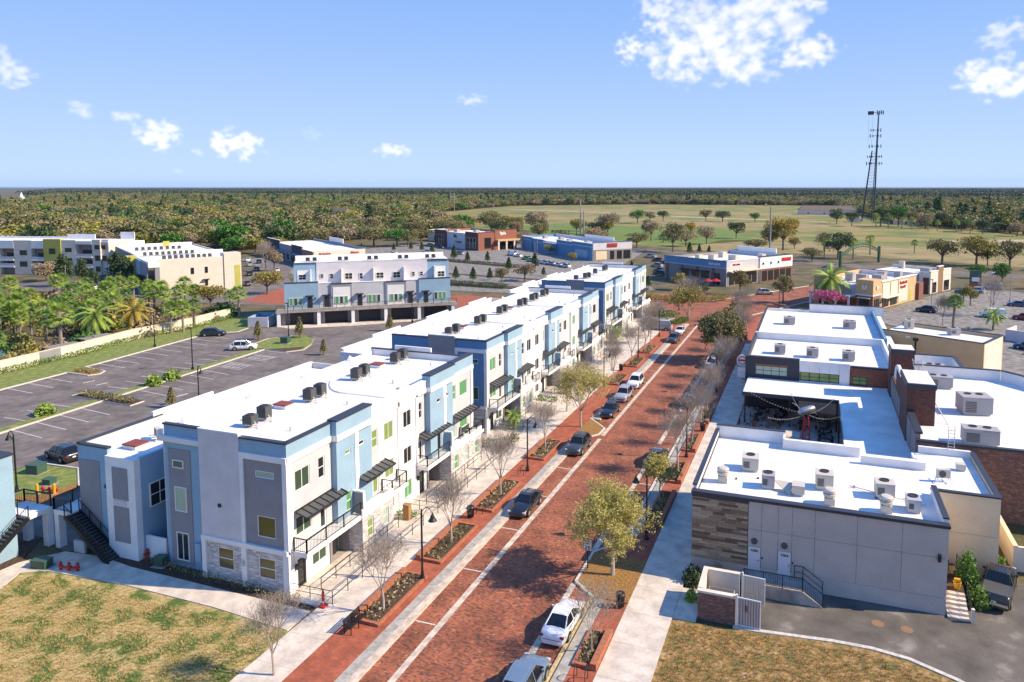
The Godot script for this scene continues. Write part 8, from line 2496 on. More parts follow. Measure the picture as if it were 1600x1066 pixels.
	for lawn in [["grass",[V(-56,-36.8),V(-33,-36.9),V(-32.8,-24),V(-62,-24)],26000,true],["grass",[V(-8.3,-46.9),V(4,-47.8),V(8.5,-46.2),V(14,-42),V(18,-26),V(-8.3,-26)],20000,false]]:
		var poly := PackedVector2Array(lawn[1])
		var nz := FastNoiseLite.new()
		nz.seed = 17
		nz.frequency = 0.16
		var xs := []
		var cols := []
		for i in lawn[2]:
			var p := Vector2(tr.randf_range(-62,18),tr.randf_range(-48,-24))
			if lawn[3]:
				p.x = tr.randf_range(-62,-31.6)
			else:
				p.x = tr.randf_range(-8.4,18)
			if not Geometry2D.is_point_in_polygon(p,poly):
				continue
			var s := tr.randf_range(0.6,1.5)
			xs.append(Transform3D(Basis(Vector3.UP,tr.randf()*TAU)*Basis.from_scale(Vector3.ONE*s),Vector3(p.x,0.05,p.y)))
			var k := nz.get_noise_2d(p.x,p.y*1.6)+tr.randf_range(-0.3,0.3)
			var c := Color(0.50,0.36,0.14) if lawn[3] else Color(0.36,0.22,0.07)
			if k > 0.2:
				c = c.lerp(Color(0.13,0.19,0.035) if lawn[3] else Color(0.2,0.17,0.045),clampf((k-0.2)*3.0,0,1))
			cols.append(c)
		stuff(multi(self,lawn[0],tm,gm,xs,cols))
		tag(get_child(get_child_count()-1),"short patchy grass of the %s" % ("lawn at the bottom left" if lawn[3] else "dry lawn at the bottom right"),"grass")

func build_cars() -> void:
	# along the street
	car("sedan","car_white",-15.45,-44.0,0,"white sedan parked at the right kerb near the bottom of the picture")
	car("suv","car_slate",-15.6,-37.3,0,"slate blue car cut off at the bottom edge, behind the white sedan")
	car("sedan","car_black",-24.8,-60.0,180,"black sedan parked alone in the left bay, facing the camera")
	car("suv","car_charcoal",-24.85,-76.0,180,"dark grey car parked in front of the orange grass nose")
	car("sedan","car_black",-25.0,-89.8,180,"black sedan behind the airy yellow-green tree on the left")
	car("suv","car_silver",-25.0,-97.2,180,"silver car parked between the black sedan and the white car")
	car("suv","car_white",-25.0,-104.3,180,"white car parked behind the silver one on the left side")
	car("suv","car_charcoal",-25.4,-137.2,180,"dark car parked up the street in front of a white car")
	car("sedan","car_white",-25.6,-145.4,180,"white car parked last on the left before the crossing")
	car("van","car_silver",-30.4,-147.5,90,"small silver van standing behind the last parked cars on the left")
	car("sedan","car_charcoal",-15.6,-75.6,0,"dark sedan parked at the right kerb under the olive tree")
	car("suv","car_black",-15.6,-97.4,0,"black car at the right kerb behind the leafless trees")
	car("suv","car_white",-15.6,-120.0,0,"white car parked at the right kerb under the dense green tree")
	# bottom right and left
	car("pickup","car_brown",13.6,-58.6,-18,"dark pickup truck seen from behind at the right edge, by the concrete steps")
	car("suv","car_black",-78.0,-54.4,80,"black van-like car parked by the grass at the left edge")
	car("suv","car_white",-99.4,-103.8,-58,"white car parked in the lot beside the grass tongue")
	car("suv","car_black",-114.5,-111.6,-62,"black car parked by the hedge at the far end of the lot")
	car("sedan","car_black",-63,-104,20,"black car parked behind the long terrace's low white wing")
	car("suv","car_charcoal",-61.0,-86,10,"dark car half hidden behind the low white wing in the lot")
	car("suv","car_silver",-12.6,-207.4,-60,"silver car standing in front of the burger shop")
	# lots,by rows
	var lots := [
		["parked in the lot beside the apartment block",[[-201,-152,60,"suv","car_white"],[-204,-157,60,"suv","car_blue"],[-199,-147,60,"sedan","car_black"]]],
		["parked in front of the dark grey row of shops",[[-182,-194,40,"suv","car_black"],[-190,-206,40,"suv","car_charcoal"],[-181,-206,45,"sedan","car_white"],[-164,-173,60,"suv","car_black"],[-218,-232,40,"suv","car_white"],[-208,-227,40,"suv","car_black"],[-204,-218,40,"suv","car_silver"]]],
		["parked in the lot before the red brick restaurant",[[-178,-276,80,"sedan","car_white"],[-168,-289,80,"suv","car_white"],[-163,-282,80,"sedan","car_white"],[-180,-318,70,"sedan","car_blue"],[-186,-322,70,"suv","car_silver"],[-174,-312,70,"sedan","car_black"],[-150,-286,80,"suv","car_silver"]]],
		["parked in the lot before the blue-grey restaurant",[[-126,-290,60,"van","car_white"],[-121,-285,60,"sedan","car_white"],[-113,-275,65,"suv","car_lime"],[-102,-263,60,"sedan","car_white"],[-99,-261,60,"suv","car_white"],[-96,-259,60,"sedan","car_silver"],[-92,-256,60,"sedan","car_white"],[-88,-253,60,"suv","car_white"],[-108,-268,60,"suv","car_silver"]]],
		["parked between the blue-grey restaurant and the burger shop",[[-56,-266,70,"suv","car_silver"],[-60,-286,70,"suv","car_black"],[-50,-242,80,"suv","car_black"],[-52,-252,70,"sedan","car_charcoal"],[-66,-300,70,"pickup","car_silver"],[-55,-278,70,"sedan","car_black"]]],
		["parked in the lot right of the restaurant with M emblems",[[26.0,-190.5,60,"suv","car_black"],[34.5,-208,75,"suv","car_black"],[40.5,-228,70,"suv","car_blue"],[44,-231,70,"suv","car_white"],[39.5,-187.5,80,"van","car_white"],[49,-207.5,80,"sedan","car_blue"],[52,-211,80,"sedan","car_charcoal"],[45.5,-186.5,70,"suv","car_red"],[56,-213,80,"suv","car_charcoal"],[38,-152,60,"suv","car_blue"],[42,-156,60,"suv","car_charcoal"],[39,-147,60,"sedan","car_silver"],[50,-240,75,"van","car_white"]]],
		["passing on the road behind the restaurants",[[-20,-296,70,"suv","car_silver"],[60,-280,85,"sedan","car_white"],[-100,-342,60,"sedan","car_white"],[-90,-336,60,"sedan","car_silver"]]],
	]
	var cn := {"car_white": "white","car_black": "black","car_charcoal": "dark grey","car_silver": "silver","car_blue": "dark blue","car_red": "dark red","car_lime": "lime green","car_slate": "slate"}
	var kn := {"suv": "tall car","sedan": "low car","van": "van","pickup": "pickup truck"}
	for l in lots:
		for q in l[1]:
			var lab := "%s %s %s" % [cn[q[4]],kn[q[3]],l[0]]
			car(q[3],q[4],q[0],q[1],q[2],lab,"cars " + l[0])

func build_details() -> void:
	# lamps
	var ll := [[-27.5,-45.8,0],[-27.95,-68.1,0],[-29.1,-101.1,0],[-28.6,-121.0,0],[-28.9,-140.4,0]]
	for i in ll.size():
		street_lamp(ll[i][0],ll[i][1],ll[i][2],"black bell-headed street lamp, %s along the left pavement" % ORD[i])
	var lr := [[-12.8,-57.8,180],[-12.75,-77.6,180],[-12.9,-104.0,180],[-13.2,-148.0,180]]
	for i in lr.size():
		street_lamp(lr[i][0],lr[i][1],lr[i][2],"black bell-headed street lamp, %s along the right pavement" % ORD[i])
	street_lamp(-7.5,-176.6,0,"black street lamp on the right corner of the brick crossing")
	street_lamp(-30.8,-173.0,0,"black street lamp on the left corner of the brick crossing")
	street_lamp(-79.8,-74.8,-20,"black bell-headed lamp behind the near terrace roof, at the lot's edge",5.4,"bell lamps of the parking lot",0.0)
	street_lamp(-73.7,-46.7,170,"black bell-headed lamp in the mulch bed at the left edge",6.0,"bell lamps of the parking lot",0.0)
	lot_light(-96.1,-89.1,7.0,"tall black lamp post in the grass median of the parking lot")
	lot_light(-98.6,-114.9,7.0,"tall black lamp post on the grass tongue before the garage doors")
	lot_light(-116.8,-99.9,6.5,"tall black lamp post at the hedge along the cream wall")
	lot_light(-84.0,-137.5,6.5,"tall black lamp post before the right-hand garage doors")
	for q in [[27.0,-190.0,8.0,"by the restaurant with M emblems"],[41.5,-200.0,8.5,"in the middle of the right lot"],[49.0,-215.0,8.0,"far right in the right lot"],[32.0,-128.0,7.5,"beside the tan building's east end"],[-118,-300,8.5,"in the lot left of the blue-grey restaurant"],[-146,-298,8.5,"in front of the red brick restaurant"],[-212,-152,6.5,"beside the apartment block's lot"],[-195,-215,7.0,"in front of the dark grey row of shops"],[-104,-262,8.0,"by the hedge in the shop parking lot"]]:
		lot_light(q[0],q[1],q[2],"lamp post %s" % q[3],"pole_grey")
	# tall concrete poles by the avenue and far off
	for q in [[-112.8,-347.3,24,"behind the blue-grey restaurant, with a signal arm"],[-18.3,-325.9,21.5,"behind the burger shop"],[-433,-814,24,"at the meadow's far left corner"],[-640,-860,26,"in the forest left of the meadow"],[-560,-1040,26,"far off above the forest"]]:
		var o := thing("utility_pole","tall pale pole %s" % q[3],"utility pole",Vector3(q[0],0,q[1]))
		var b := MB.new()
		b.tube(Vector3.ZERO,Vector3(0,q[2],0),0.45,0.28,8)
		ob(o,"pole",b.mesh(),M.pole_grey)
		if q[2] == 24 and q[1] > -400:
			bx(o,"signal_arm",M.unit_dark,Vector3(-16,7.6,-0.12),Vector3(0,7.9,0.12))
			for k in 3:
				bx(o,"signal_head",M.unit_dark,Vector3(-15.5+k*4.5,6.9,-0.2),Vector3(-15.0+k*4.5,8.1,0.2))
			bx(o,"second_mast",M.pole_grey,Vector3(1.6,0,-0.25),Vector3(2.1,18,0.25))
	# benches,bins,racks
	bench(-28.7,-40.5+1.4,90,"black slatted bench at the end of the first left planter, bottom of the picture")
	trash_can(-28.75,-56.4,"black trash can on the left pavement before the third planter")
	trash_can(-29.25,-111.7,"black trash can further up the left pavement")
	trash_can(-12.35,-47.4,"black trash can by the orange grass nose on the right")
	trash_can(-12.3,-86.8,"black trash can between two planters on the right pavement")
	bike_rack(-28.3,-56.9-0.4,"bike rack hoop by the left trash can",90)
	bike_rack(-28.1,-66.6,"bike rack hoop between the third and fourth left planters",90)
	bike_rack(-13.0,-39.2,"bike racks at the bottom edge, beside the right planter",0)
	bike_rack(-12.9,-59.3,"bike racks in the shade by the wood-clad shop",0)
	# speed sign
	var sp := thing("speed_sign","white speed limit 20 sign on a black post at the kerb","sign",Vector3(-16.1,0.14,-51.6))
	bx(sp,"post",M.black_metal,Vector3(-0.04,0,-0.04),Vector3(0.04,2.45,0.04))
	bx(sp,"sign_edge",M.black_metal,Vector3(-0.36,1.45,0.04),Vector3(0.36,2.42,0.06))
	bx(sp,"sign_plate",M.sign_white,Vector3(-0.32,1.49,0.06),Vector3(0.32,2.38,0.072))
	for q in [["SPEED",2.22,0.16],["LIMIT",2.03,0.16],["20",1.70,0.46]]:
		lettering(sp,"sign_lettering",q[0],q[2],M.black_metal,Transform3D(Basis(),Vector3(0,q[1],0.08)),true,"Droid Sans",0.012)
	# handrails in front of the terraces
	var rails := [[-32.0,-40.9,-53.6,-33.9,"near terrace's southern half"],[-32.0,-56.2,-70.2,-33.9,"near terrace's northern half"],[-33.2,-79.5,-91.5,-35.0,"long middle terrace's first doors"],[-33.2,-94.5,-107,-35.0,"long middle terrace's middle doors"],[-33.2,-110,-122.5,-35.0,"long middle terrace's last doors"],[-34.6,-135.5,-149,-36.4,"farthest terrace's doors"]]
	for q in rails:
		var o := thing("handrail","thin black handrails along the front walk of the %s" % q[4],"handrail")
		railing(o,"outer_rail",[Vector3(q[0],0.12,q[1]),Vector3(q[0],0.12,q[2])],0.95,false,0.045,1.9)
		railing(o,"inner_rail",[Vector3(q[3],0.12,q[1]-1.2),Vector3(q[3],0.12,q[2]+1.0)],0.95,false,0.045,1.9)
		railing(o,"end_rail",[Vector3(q[3]-1.9,0.12,q[1]+0.1),Vector3(q[0],0.12,q[1])],0.95,false,0.045,1.9)
	# wooden locker by the wall and closed red parasol
	var wb := thing("parcel_locker","upright wooden box at the podium wall of the near terrace","box",Vector3(-34.0,0.12,-54.2))
	bx(wb,"box_body",M.wood_box,Vector3(-0.3,0,-0.25),Vector3(0.3,1.35,0.25))
	bx(wb,"box_lid",M.wood_box,Vector3(-0.34,1.35,-0.29),Vector3(0.34,1.42,0.29))
	var pr := thing("closed_parasol","closed red parasol at the corner handrail of the near terrace","parasol",Vector3(-32.4,0.12,-40.4))
	var pm := MB.new()
	pm.lathe(Vector3.ZERO,[Vector2(0.05,0.4),Vector2(0.11,0.48),Vector2(0.09,1.0),Vector2(0.03,1.35),Vector2(0,1.4)],8)
	ob(pr,"canopy",pm.mesh(),M.red_paint)
	bx(pr,"base",M.red_paint,Vector3(-0.25,0,-0.25),Vector3(0.25,0.14,0.25))
	bx(pr,"pole",M.white_paint,Vector3(-0.02,0.14,-0.02),Vector3(0.02,0.5,0.02))
	# balcony furniture
	var bf := thing("balcony_chairs","dark chairs on the end balcony of the near terrace","chairs",Vector3(-35.0,3.24,-67.8))
	for k in 2:
		bx(bf,"chair_seat",M.unit_dark,Vector3(-0.25,0.4,-0.3-k*0.9),Vector3(0.25,0.46,0.2-k*0.9))
		bx(bf,"chair_back",M.unit_dark,Vector3(-0.25,0.46,-0.3-k*0.9),Vector3(-0.2,0.95,0.2-k*0.9))
	# cream wall along the lot,in panels
	var wl := thing("garden_wall","long cream wall with grey gate panel between the palm grove and parking lot","wall")
	var wp := [V(-121.2,-58),V(-121.4,-76),V(-121.6,-81),V(-123.1,-88.2),V(-125.1,-91.2),V(-128.6,-103.3),V(-125.6,-116.8),V(-127.2,-129.1)]
	wp = [V(-123.2,-58),V(-123.6,-76.0),V(-124.6,-91.2),V(-126.6,-103.3),V(-126.0,-116.8),V(-127.2,-129.1)]
	for i in wp.size()-1:
		var p: Vector2 = wp[i]
		var q: Vector2 = wp[i+1]
		var n := int(p.distance_to(q)/3.1)
		for j in n:
			var a := p.lerp(q,float(j)/n)
			var b := p.lerp(q,(j+1.0)/n)
			var ang := atan2(-(b.y-a.y),b.x-a.x)
			var L := a.distance_to(b)
			var grey := i == 1 and j == 2
			ob(wl,"gate_panel" if grey else "wall_panel",unit,M.mid_grey if grey else M.cream,Transform3D(Basis(Vector3.UP,ang)*Basis.from_scale(Vector3(L-0.04,2.0,0.2)),Vector3((a.x+b.x)/2,1.0,(a.y+b.y)/2)))
			ob(wl,"wall_cap",unit,M.beige,Transform3D(Basis(Vector3.UP,ang)*Basis.from_scale(Vector3(L-0.01,0.12,0.3)),Vector3((a.x+b.x)/2,2.06,(a.y+b.y)/2)))
	# low dark roofs behind the wall
	for q in [[-121.6-8.0,-89.5,"left"],[-121.6-9.5,-97.0,"right"]]:
		var gs := thing("garden_shelter","low flat dark shelter roof behind the cream wall, %s one of two" % q[2],"shelter",Vector3(q[0]+3.0,0,q[1]),1.4)
		bx(gs,"roof_slab",M.taupe,Vector3(-2.8,1.7,-1.6),Vector3(2.8,1.85,1.6))
		for k in 4:
			bx(gs,"shelter_post",M.black_metal,Vector3(-2.7+5.3*(k % 2),0,-1.5+2.9*int(k/2.0)),Vector3(-2.6+5.3*(k % 2),1.7,-1.4+2.9*int(k/2.0)))
	var pool := thing("pool_deck","pale paved pool deck glimpsed behind the palms at the left edge","terrace",Vector3(-136,0,-84))
	bx(pool,"deck",M.concrete,Vector3(-9,0,-6),Vector3(9,0.12,6))
	bx(pool,"water",plain("pool_water",Color(0.05,0.22,0.42),0.08),Vector3(-4,0.10,-3.5),Vector3(6,0.125,1.5))
	# utility boxes,bollards,hydrant valves
	for q in [[-76.6,0.0,-50.6,1.4,1.0,1.2,"large green transformer box on the lawn by the black car"],[-72.4,0.0,-49.0,0.9,0.6,0.8,"small dark utility box on the lawn at left"],[-57.0,0.0,-37.6,1.3,0.65,0.8,"green utility box between the walk and the lawn"],[-48.3,0.0,-40.9,0.8,0.75,0.6,"green utility box in the bed below the blue strip"],[-95.5,0.1,-110.4,1.5,1.2,1.2,"green transformer box on the grass tongue"],[34.0,0.0,-128.4,2.0,2.0,1.6,"tall green transformer box beside the tan building"]]:
		var o := thing("utility_box",q[6],"utility box",Vector3(q[0],q[1],q[2]),0.15)
		bx(o,"cabinet",M.green_box,Vector3(-q[3]/2,0.08,-q[5]/2),Vector3(q[3]/2,q[4],q[5]/2))
		bx(o,"cabinet_lid",M.green_box,Vector3(-q[3]/2-0.04,q[4],-q[5]/2-0.04),Vector3(q[3]/2+0.04,q[4]+0.07,q[5]/2+0.04))
		bx(o,"pad",M.concrete_grey,Vector3(-q[3]/2-0.2,-0.02,-q[5]/2-0.2),Vector3(q[3]/2+0.2,0.08,q[5]/2+0.2))
	for q in [[-71.1,-46.9,"left one of two"],[-69.6,-47.5,"right one of two"]]:
		var o := thing("bollard","yellow bollard by the parking lot path, %s" % q[2],"bollard",Vector3(q[0],0,q[1]))
		var b := MB.new()
		b.lathe(Vector3.ZERO,[Vector2(0.14,0),Vector2(0.14,1.0),Vector2(0.1,1.08),Vector2(0,1.1)],10)
		ob(o,"pipe",b.mesh(),M.yellow_paint)
		bx(o,"footing",M.concrete_grey,Vector3(-0.22,0,-0.22),Vector3(0.22,0.08,0.22))
	valves(-54.4,-37.9,true,"red valve assembly with grey cover on the lawn's edge by the walk",0.8)
	valves(-51.0,-41.2,false,"red hydrant valves in the bed before the white yard wall",0.9)
	valves(-70.4,-47.6,false,"orange-red valves between the two yellow bollards",0.7)
	# manhole covers and stains in the alley
	for q in [[4.9,-51.6],[6.7,-51.5]]:
		var b := MB.new()
		b.lathe(Vector3(q[0],0.002,q[1]),[Vector2(0.4,0),Vector2(0.4,0.004),Vector2(0,0.004)],20)
		struct("manhole_cover",b.mesh(),M.brown)
	# umbrella in front of the burger shop
	for k in 2:
		var o := thing("cafe_umbrella","open red umbrella in front of the burger shop, %s one" % ["left","right"][k],"umbrella",Vector3(-29.6+k*2.2,0,-214.6-k*0.8))
		var b := MB.new()
		b.lathe(Vector3(0,2.2,0),[Vector2(1.6,0),Vector2(0.1,0.75),Vector2(0,0.8)],8)
		ob(o,"canopy",b.mesh(),M.red_paint)
		bx(o,"pole",M.steel,Vector3(-0.03,0,-0.03),Vector3(0.03,2.3,0.03))
	# green entrance arch
	var ar := thing("entrance_arch","green arched gateway with two posts behind the restaurant with M emblems","arch",Vector3(9.4,0,-284.5),atan2(29.2,15.4))
	bx(ar,"post",M.green_box,Vector3(-0.45,0,-0.45),Vector3(0.45,6.4,0.45))
	bx(ar,"post",M.green_box,Vector3(32.55,0,-0.45),Vector3(33.45,6.4,0.45))
	var ab := MB.new()
	var last := Vector3(0,5.0,0)
	var last2 := Vector3(0,4.2,0)
	for i in 16:
		var u := (i+1)/16.0
		var p := Vector3(33.0*u,5.0+3.2*sin(PI*u),0)
		var p2 := Vector3(33.0*u,4.2+3.0*sin(PI*u),0)
		ab.tube(last,p,0.3,0.3,5)
		ab.tube(last2,p2,0.22,0.22,5)
		ab.tube(p,p2,0.1,0.1,4)
		last = p
		last2 = p2
	ob(ar,"arch_truss",ab.mesh(),M.green_box)
	# pylon sign in the right lot
	var ps := thing("pylon_sign","green pylon sign on a brick base in the right lot","sign",Vector3(45.5,0,-240))
	bx(ps,"brick_base",M.brick_red,Vector3(-1.4,0,-0.6),Vector3(1.4,1.8,0.6))
	bx(ps,"sign_box",M.green_box,Vector3(-1.5,1.8,-0.4),Vector3(1.5,5.4,0.4))
	bx(ps,"sign_face",M.sign_white,Vector3(-1.0,2.2,0.4),Vector3(1.0,3.4,0.45))
	# white trailer at right
	var tl := thing("bus","white minibus at the right edge beyond the right lot","bus",Vector3(64,0,-246),0.4)
	bx(tl,"body",M.car_white,Vector3(-4.5,0.5,-1.2),Vector3(4.5,2.9,1.2))
	bx(tl,"side_windows",M.car_glass,Vector3(-4.0,1.6,1.2),Vector3(3.6,2.5,1.23))
	for wx in [-3.0,3.0]:
		var b := MB.new()
		b.tube(Vector3(wx,0.45,-1.15),Vector3(wx,0.45,1.22),0.45,0.45,14)
		ob(tl,"wheel",b.mesh(),M.rubber)
	var eb := thing("bin_store","pale walled bin store at the right edge, behind the white van","enclosure",Vector3(36.0,0,-160.0),-0.5)
	bx(eb,"wall",M.lavender,Vector3(0,0,-0.3),Vector3(9,2.2,0))
	bx(eb,"wall",M.lavender,Vector3(0,0,-6),Vector3(0.3,2.2,-0.3))
	cell_tower()

func valves(x: float,z: float,cover: bool,label: String,s: float) -> void:
	var o := thing("hydrant_valves",label,"hydrant",Vector3(x,0.06,z),0.2)
	for k in 3:
		var b := MB.new()
		var px := -0.75+k*0.75
		b.lathe(Vector3(px,0,0),[Vector2(0.15*s,0),Vector2(0.13*s,0.08),Vector2(0.11*s,0.55*s),Vector2(0.17*s,0.6*s),Vector2(0.13*s,0.78*s),Vector2(0.05,0.9*s),Vector2(0,0.92*s)],10)
		b.tube(Vector3(px-0.2,0.45*s,0),Vector3(px+0.2,0.45*s,0),0.07,0.07,8)
		ob(o,"hydrant",b.mesh(),M.red_paint)
	var p := MB.new()
	p.tube(Vector3(-0.8,0.35*s,0.05),Vector3(0.8,0.35*s,0.05),0.09,0.09,8)
	p.tube(Vector3(0.0,0.35*s,0.0),Vector3(0.3,0.8*s,0.3),0.09,0.09,8)
	ob(o,"pipe",p.mesh(),M.red_paint)
	if cover:
		var c := MB.new()
		c.obox(Vector3(0.35,0.85,-0.1),Vector3(1.0,0.04,0.5),Basis(Vector3(0,0,1),0.25))
		ob(o,"cover_plate",c.mesh(),M.steel)

func cell_tower() -> void:
	# three leaning lattice legs joined by rungs,one carried up as a mast
	var o := thing("cell_tower","tall dark lattice cell tower with antennas, rising from the trees beyond the meadow","tower",Vector3(43.5,0,-690))
	var top := 95.0
	var feet := [Vector3(-4.5,0,3.0),Vector3(5.5,0,2.0),Vector3(4.0,0,-4.5)]
	var heads := [Vector3(2.2,62,0.6),Vector3(6.5,top,0.4),Vector3(6.4,top,-0.4)]
	for k in 3:
		var b := MB.new()
		var p: Vector3 = feet[k]
		var q: Vector3 = heads[k]
		b.tube(p,q,0.75 if k < 2 else 0.35,0.5 if k < 2 else 0.3,6)
		ob(o,"tower_leg",b.mesh(),M.tower_steel)
	var r := MB.new()
	for i in 24:
		var y := 3.0+i*2.7
		if y < 62:
			var a: Vector3 = (feet[0] as Vector3).lerp(heads[0],y/62.0)
			var c: Vector3 = (feet[1] as Vector3).lerp(heads[1],y/top)
			var d: Vector3 = (feet[2] as Vector3).lerp(heads[2],y/top)
			r.tube(a,c,0.14,0.14,4)
			r.tube(c,d,0.12,0.12,4)
			r.tube(d,a,0.12,0.12,4)
			var a2: Vector3 = (feet[0] as Vector3).lerp(heads[0],minf((y+2.7)/62.0,1.0))
			r.tube(a2,c,0.09,0.09,4)
	ob(o,"lattice",r.mesh(),M.tower_steel)
	var rg := RandomNumberGenerator.new()
	rg.seed = 12
	for lv in [[51.0,6.5,7],[57.0,6.0,7],[66.0,5.0,5],[75.0,4.5,5],[80.0,4.2,5]]:
		var b := MB.new()
		var c: Vector3 = (feet[1] as Vector3).lerp(heads[1],lv[0]/top)+Vector3(-1.5,0,0)
		b.tube(c+Vector3(-lv[1],0,0),c+Vector3(lv[1]*0.9,0,0),0.16,0.16,4)
		b.tube(c+Vector3(-lv[1]*0.5,0,lv[1]*0.6),c+Vector3(lv[1]*0.5,0,lv[1]*0.6),0.16,0.16,4)
		for i in lv[2]:
			var x := lerpf(-lv[1],lv[1]*0.9,float(i)/(lv[2]-1))
			if absf(x) < 1.2:
				continue
			var hh := rg.randf_range(0.9,1.7)
			b.box(c+Vector3(x-0.32,-hh,0.2),c+Vector3(x+0.32,hh,0.7))
		ob(o,"antenna_ring",b.mesh(),M.tower_steel)
	var w := MB.new()
	w.tube(Vector3(-1.2,70,0.5),Vector3(-1.2,top+1,0.5),0.09,0.07,4)
	w.tube(Vector3(1.6,66,0.5),Vector3(2.2,top-4,0.5),0.09,0.07,4)
	w.tube(Vector3(-1.2,top+0.5,0.5),Vector3(10.2,top+0.5,0.5),0.25,0.25,4)
	w.box(Vector3(-2.2,top-1.5,0),Vector3(2.6,top+1.6,1.2))
	for i in 4:
		w.box(Vector3(5.0+i*1.6,top-1.5,0.2),Vector3(5.8+i*1.6,top+2.2-0.4*(i % 2),0.9))
	ob(o,"top_antennas",w.mesh(),M.tower_steel)
	var hut := thing("equipment_hut","pale equipment hut at the foot of the cell tower","hut",Vector3(33,0,-672))
	bx(hut,"wall",M.cream,Vector3(-5,0,-3),Vector3(5,3.2,3))
	bx(hut,"roof",M.galvanised,Vector3(-5.4,3.2,-3.4),Vector3(5.4,3.5,3.4))

# ---------------------------------------------------------------- the forest
func in_open(p: Vector2) -> bool:
	# meadow,shops,lots and terraces stay free of forest trees
	for poly in open_ground:
		if Geometry2D.is_point_in_polygon(p,poly):
			return true
	return false

var open_ground := []

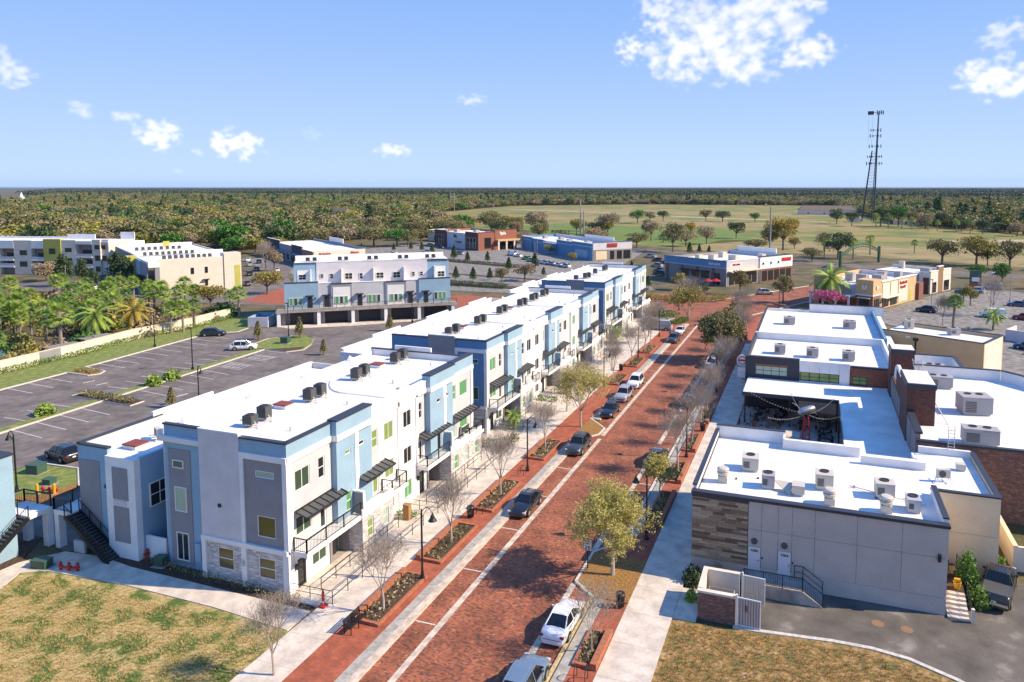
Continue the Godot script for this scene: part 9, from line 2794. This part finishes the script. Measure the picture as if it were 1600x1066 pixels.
func build_forest() -> void:
	open_ground = [
		PackedVector2Array([V(-470,-1080),V(-430,-780),V(-335,-570),V(-260,-500),V(-262,-455),V(-205,-405),V(-245,-345),V(-240,-260),V(-330,-252),V(-330,-130),V(-140,-40),V(60,40),V(300,-160),V(360,-330),V(250,-420),V(175,-480),V(120,-540),V(64,-650),V(40,-900),V(30,-1262),V(-290,-1252)]),
		PackedVector2Array([V(175,-300),V(420,-500),V(330,-560),V(150,-430)])]
	var r := RandomNumberGenerator.new()
	r.seed = 88
	var kinds := []
	for k in 5:
		kinds.append(lobed(500+k,9.5,12.5,0.8,16,900,1.0))
	var thin := []
	for k in 2:
		thin.append(lobed(510+k,9.0,10.5,1.0,13,800,0.75))
	var pine := []
	for k in 2:
		pine.append(lobed(520+k,14.0,5.5,3.0,7,300,1.1,0.7))
	var pal := [[Color(0.20,0.205,0.07),28],[Color(0.28,0.255,0.095),24],[Color(0.35,0.285,0.16),16],[Color(0.31,0.295,0.05),15],[Color(0.085,0.23,0.025),8],[Color(0.075,0.135,0.04),15],[Color(0.40,0.33,0.21),7]]
	var total := 0
	for p in pal:
		total += p[1]
	var named: Array[Dictionary] = []
	var rest := {}
	var eye := Vector2(0,0)
	var tint := FastNoiseLite.new()
	tint.seed = 3
	tint.frequency = 0.006
	# jittered grid out to two kilometres
	var step := 10.6
	var zi := -175.0
	while zi > -1900.0:
		var half := 1.05*-zi+150.0
		var xi := -half*1.25
		while xi < half*0.75:
			var p := V(xi+r.randf_range(-4.2,4.2),zi+r.randf_range(-4.2,4.2))
			xi += step
			if in_open(p):
				continue
			if r.randf() < 0.08:
				continue
			var s := r.randf_range(0.8,1.65)
			var t := r.randi() % total
			if r.randf() < 0.35:
				t = int(clampf((tint.get_noise_2d(p.x,p.y)*0.9+0.5),0,0.99)*total)
			var ci := 0
			while t >= pal[ci][1]:
				t -= pal[ci][1]
				ci += 1
			var g := r.randf_range(0.8,1.2)
			var col: Color = pal[ci][0]
			col = Color(col.r*g,col.g*g,col.b*g)
			named.append({"p": p,"s": s,"c": col,"ci": ci,"d": p.length(),"y": r.randf_range(0.62,0.95),"k": r.randi()})
		zi -= step
	named.sort_custom(func(a,b): return a.d < b.d)
	var fm: StandardMaterial3D = M.leaf_forest
	var pm := []
	for i in pal.size():
		pm.append(leafmat("leaf_forest_%d" % i,pal[i][0]))
	var words := ["brown-green","olive brown","greyish brown","golden olive","bright green","dark green","pale grey-brown leafless"]
	var count := 0
	var groups := {}
	for q in named:
		var ang := rad_to_deg(atan2(q.p.x,-q.p.y))
		var inview: bool = ang > -57.5 and ang < 13.0
		var set_: Array = thin if q.ci in [2,6] else kinds
		var vi: int = q.k % set_.size()
		if q.ci == 5 and q.k % 3 == 0:
			set_ = pine
			vi = q.k % 2
		if inview and count < 235:
			count += 1
			var o := thing("forest_tree","%s %s tree at the near edge of the wide forest" % ["low" if q.s < 1.05 else "tall" if q.s > 1.35 else "middling",words[q.ci]],"tree",Vector3(q.p.x,0,q.p.y),float(q.k % 628)/100.0,"%s %s trees at the near edge of the forest" % ["low" if q.s < 1.05 else "tall" if q.s > 1.35 else "middling",words[q.ci]])
			o.scale = Vector3(q.s,q.s*q.y,q.s)
			ob(o,"trunk",set_[vi][0],M.bark)
			ob(o,"crown",set_[vi][1],pm[q.ci])
		else:
			var key := "%d %d" % [set_.size()*10+(1 if set_ == pine else 0),vi]
			if not groups.has(key):
				groups[key] = [set_[vi],[],[]]
			groups[key][1].append(Transform3D(Basis(Vector3.UP,float(q.k % 628)/100.0)*Basis.from_scale(Vector3(q.s,q.s*q.y,q.s)),Vector3(q.p.x,0,q.p.y)))
			groups[key][2].append(q.c)
	for key in groups:
		var gq: Array = groups[key]
		var mi := multi(self,"forest",gq[0][1],fm,gq[1],gq[2])
		stuff(mi)
		tag(mi,"wide mixed forest stretching back from the shops and the meadow","forest","the forest")
		var ti := multi(self,"forest_trunks",gq[0][0],M.bark,gq[1])
		stuff(ti)
		tag(ti,"trunks of the wide mixed forest","forest","the forest")
	# beyond two kilometres: clumps of many crowns
	var clump := MB.new()
	clump.colored = true
	var cr := RandomNumberGenerator.new()
	cr.seed = 5
	for i in 34:
		var c := Vector3(cr.randf_range(-32,32),0,cr.randf_range(-32,32))
		var hh := cr.randf_range(8,15)
		var ww := cr.randf_range(4,7)
		var g := cr.randf_range(0.6,1.35)
		for j in 26:
			var d := rand_dir(cr)
			d.y = absf(d.y)
			leaf_quad(clump,c+Vector3(d.x*ww,hh*(0.45+0.55*d.y),d.z*ww),4.2,cr,0.3,0.9)
			for m in range(clump.c.size()-6,clump.c.size()):
				clump.c[m] = Color(clump.c[m].r*g,clump.c[m].g*g,clump.c[m].b*g)
	var xs := []
	var cs := []
	zi = -1880.0
	while zi > -9500.0:
		var st := 52.0+(-zi-1900.0)*0.012
		var half := 1.05*-zi+200.0
		var xi := -half*1.3
		while xi < half*0.8:
			xi += st
			if r.randf() < 0.1:
				continue
			var p := V(xi+r.randf_range(-20,20),zi+r.randf_range(-20,20))
			var s := r.randf_range(0.9,1.35)*st/55.0
			xs.append(Transform3D(Basis(Vector3.UP,r.randf()*TAU)*Basis.from_scale(Vector3(s,r.randf_range(0.75,1.25)*(1.0+(-zi-1900)*0.00004),s)),Vector3(p.x,0,p.y)))
			var n := tint.get_noise_2d(p.x*0.2,p.y*0.4)
			var col := Color(0.05,0.09,0.04).lerp(Color(0.15,0.155,0.07),clampf(n+0.4,0,1))
			cs.append(col)
		zi -= st
	var far := multi(self,"forest_horizon",clump.mesh(),fm,xs,cs)
	stuff(far)
	tag(far,"blue-green forest running to the horizon","forest","the forest")
	# undergrowth dark ground below the trees
	sheet("forest_floor",M.earth,rect(-9000,-1300,9000,-12000),-0.045)
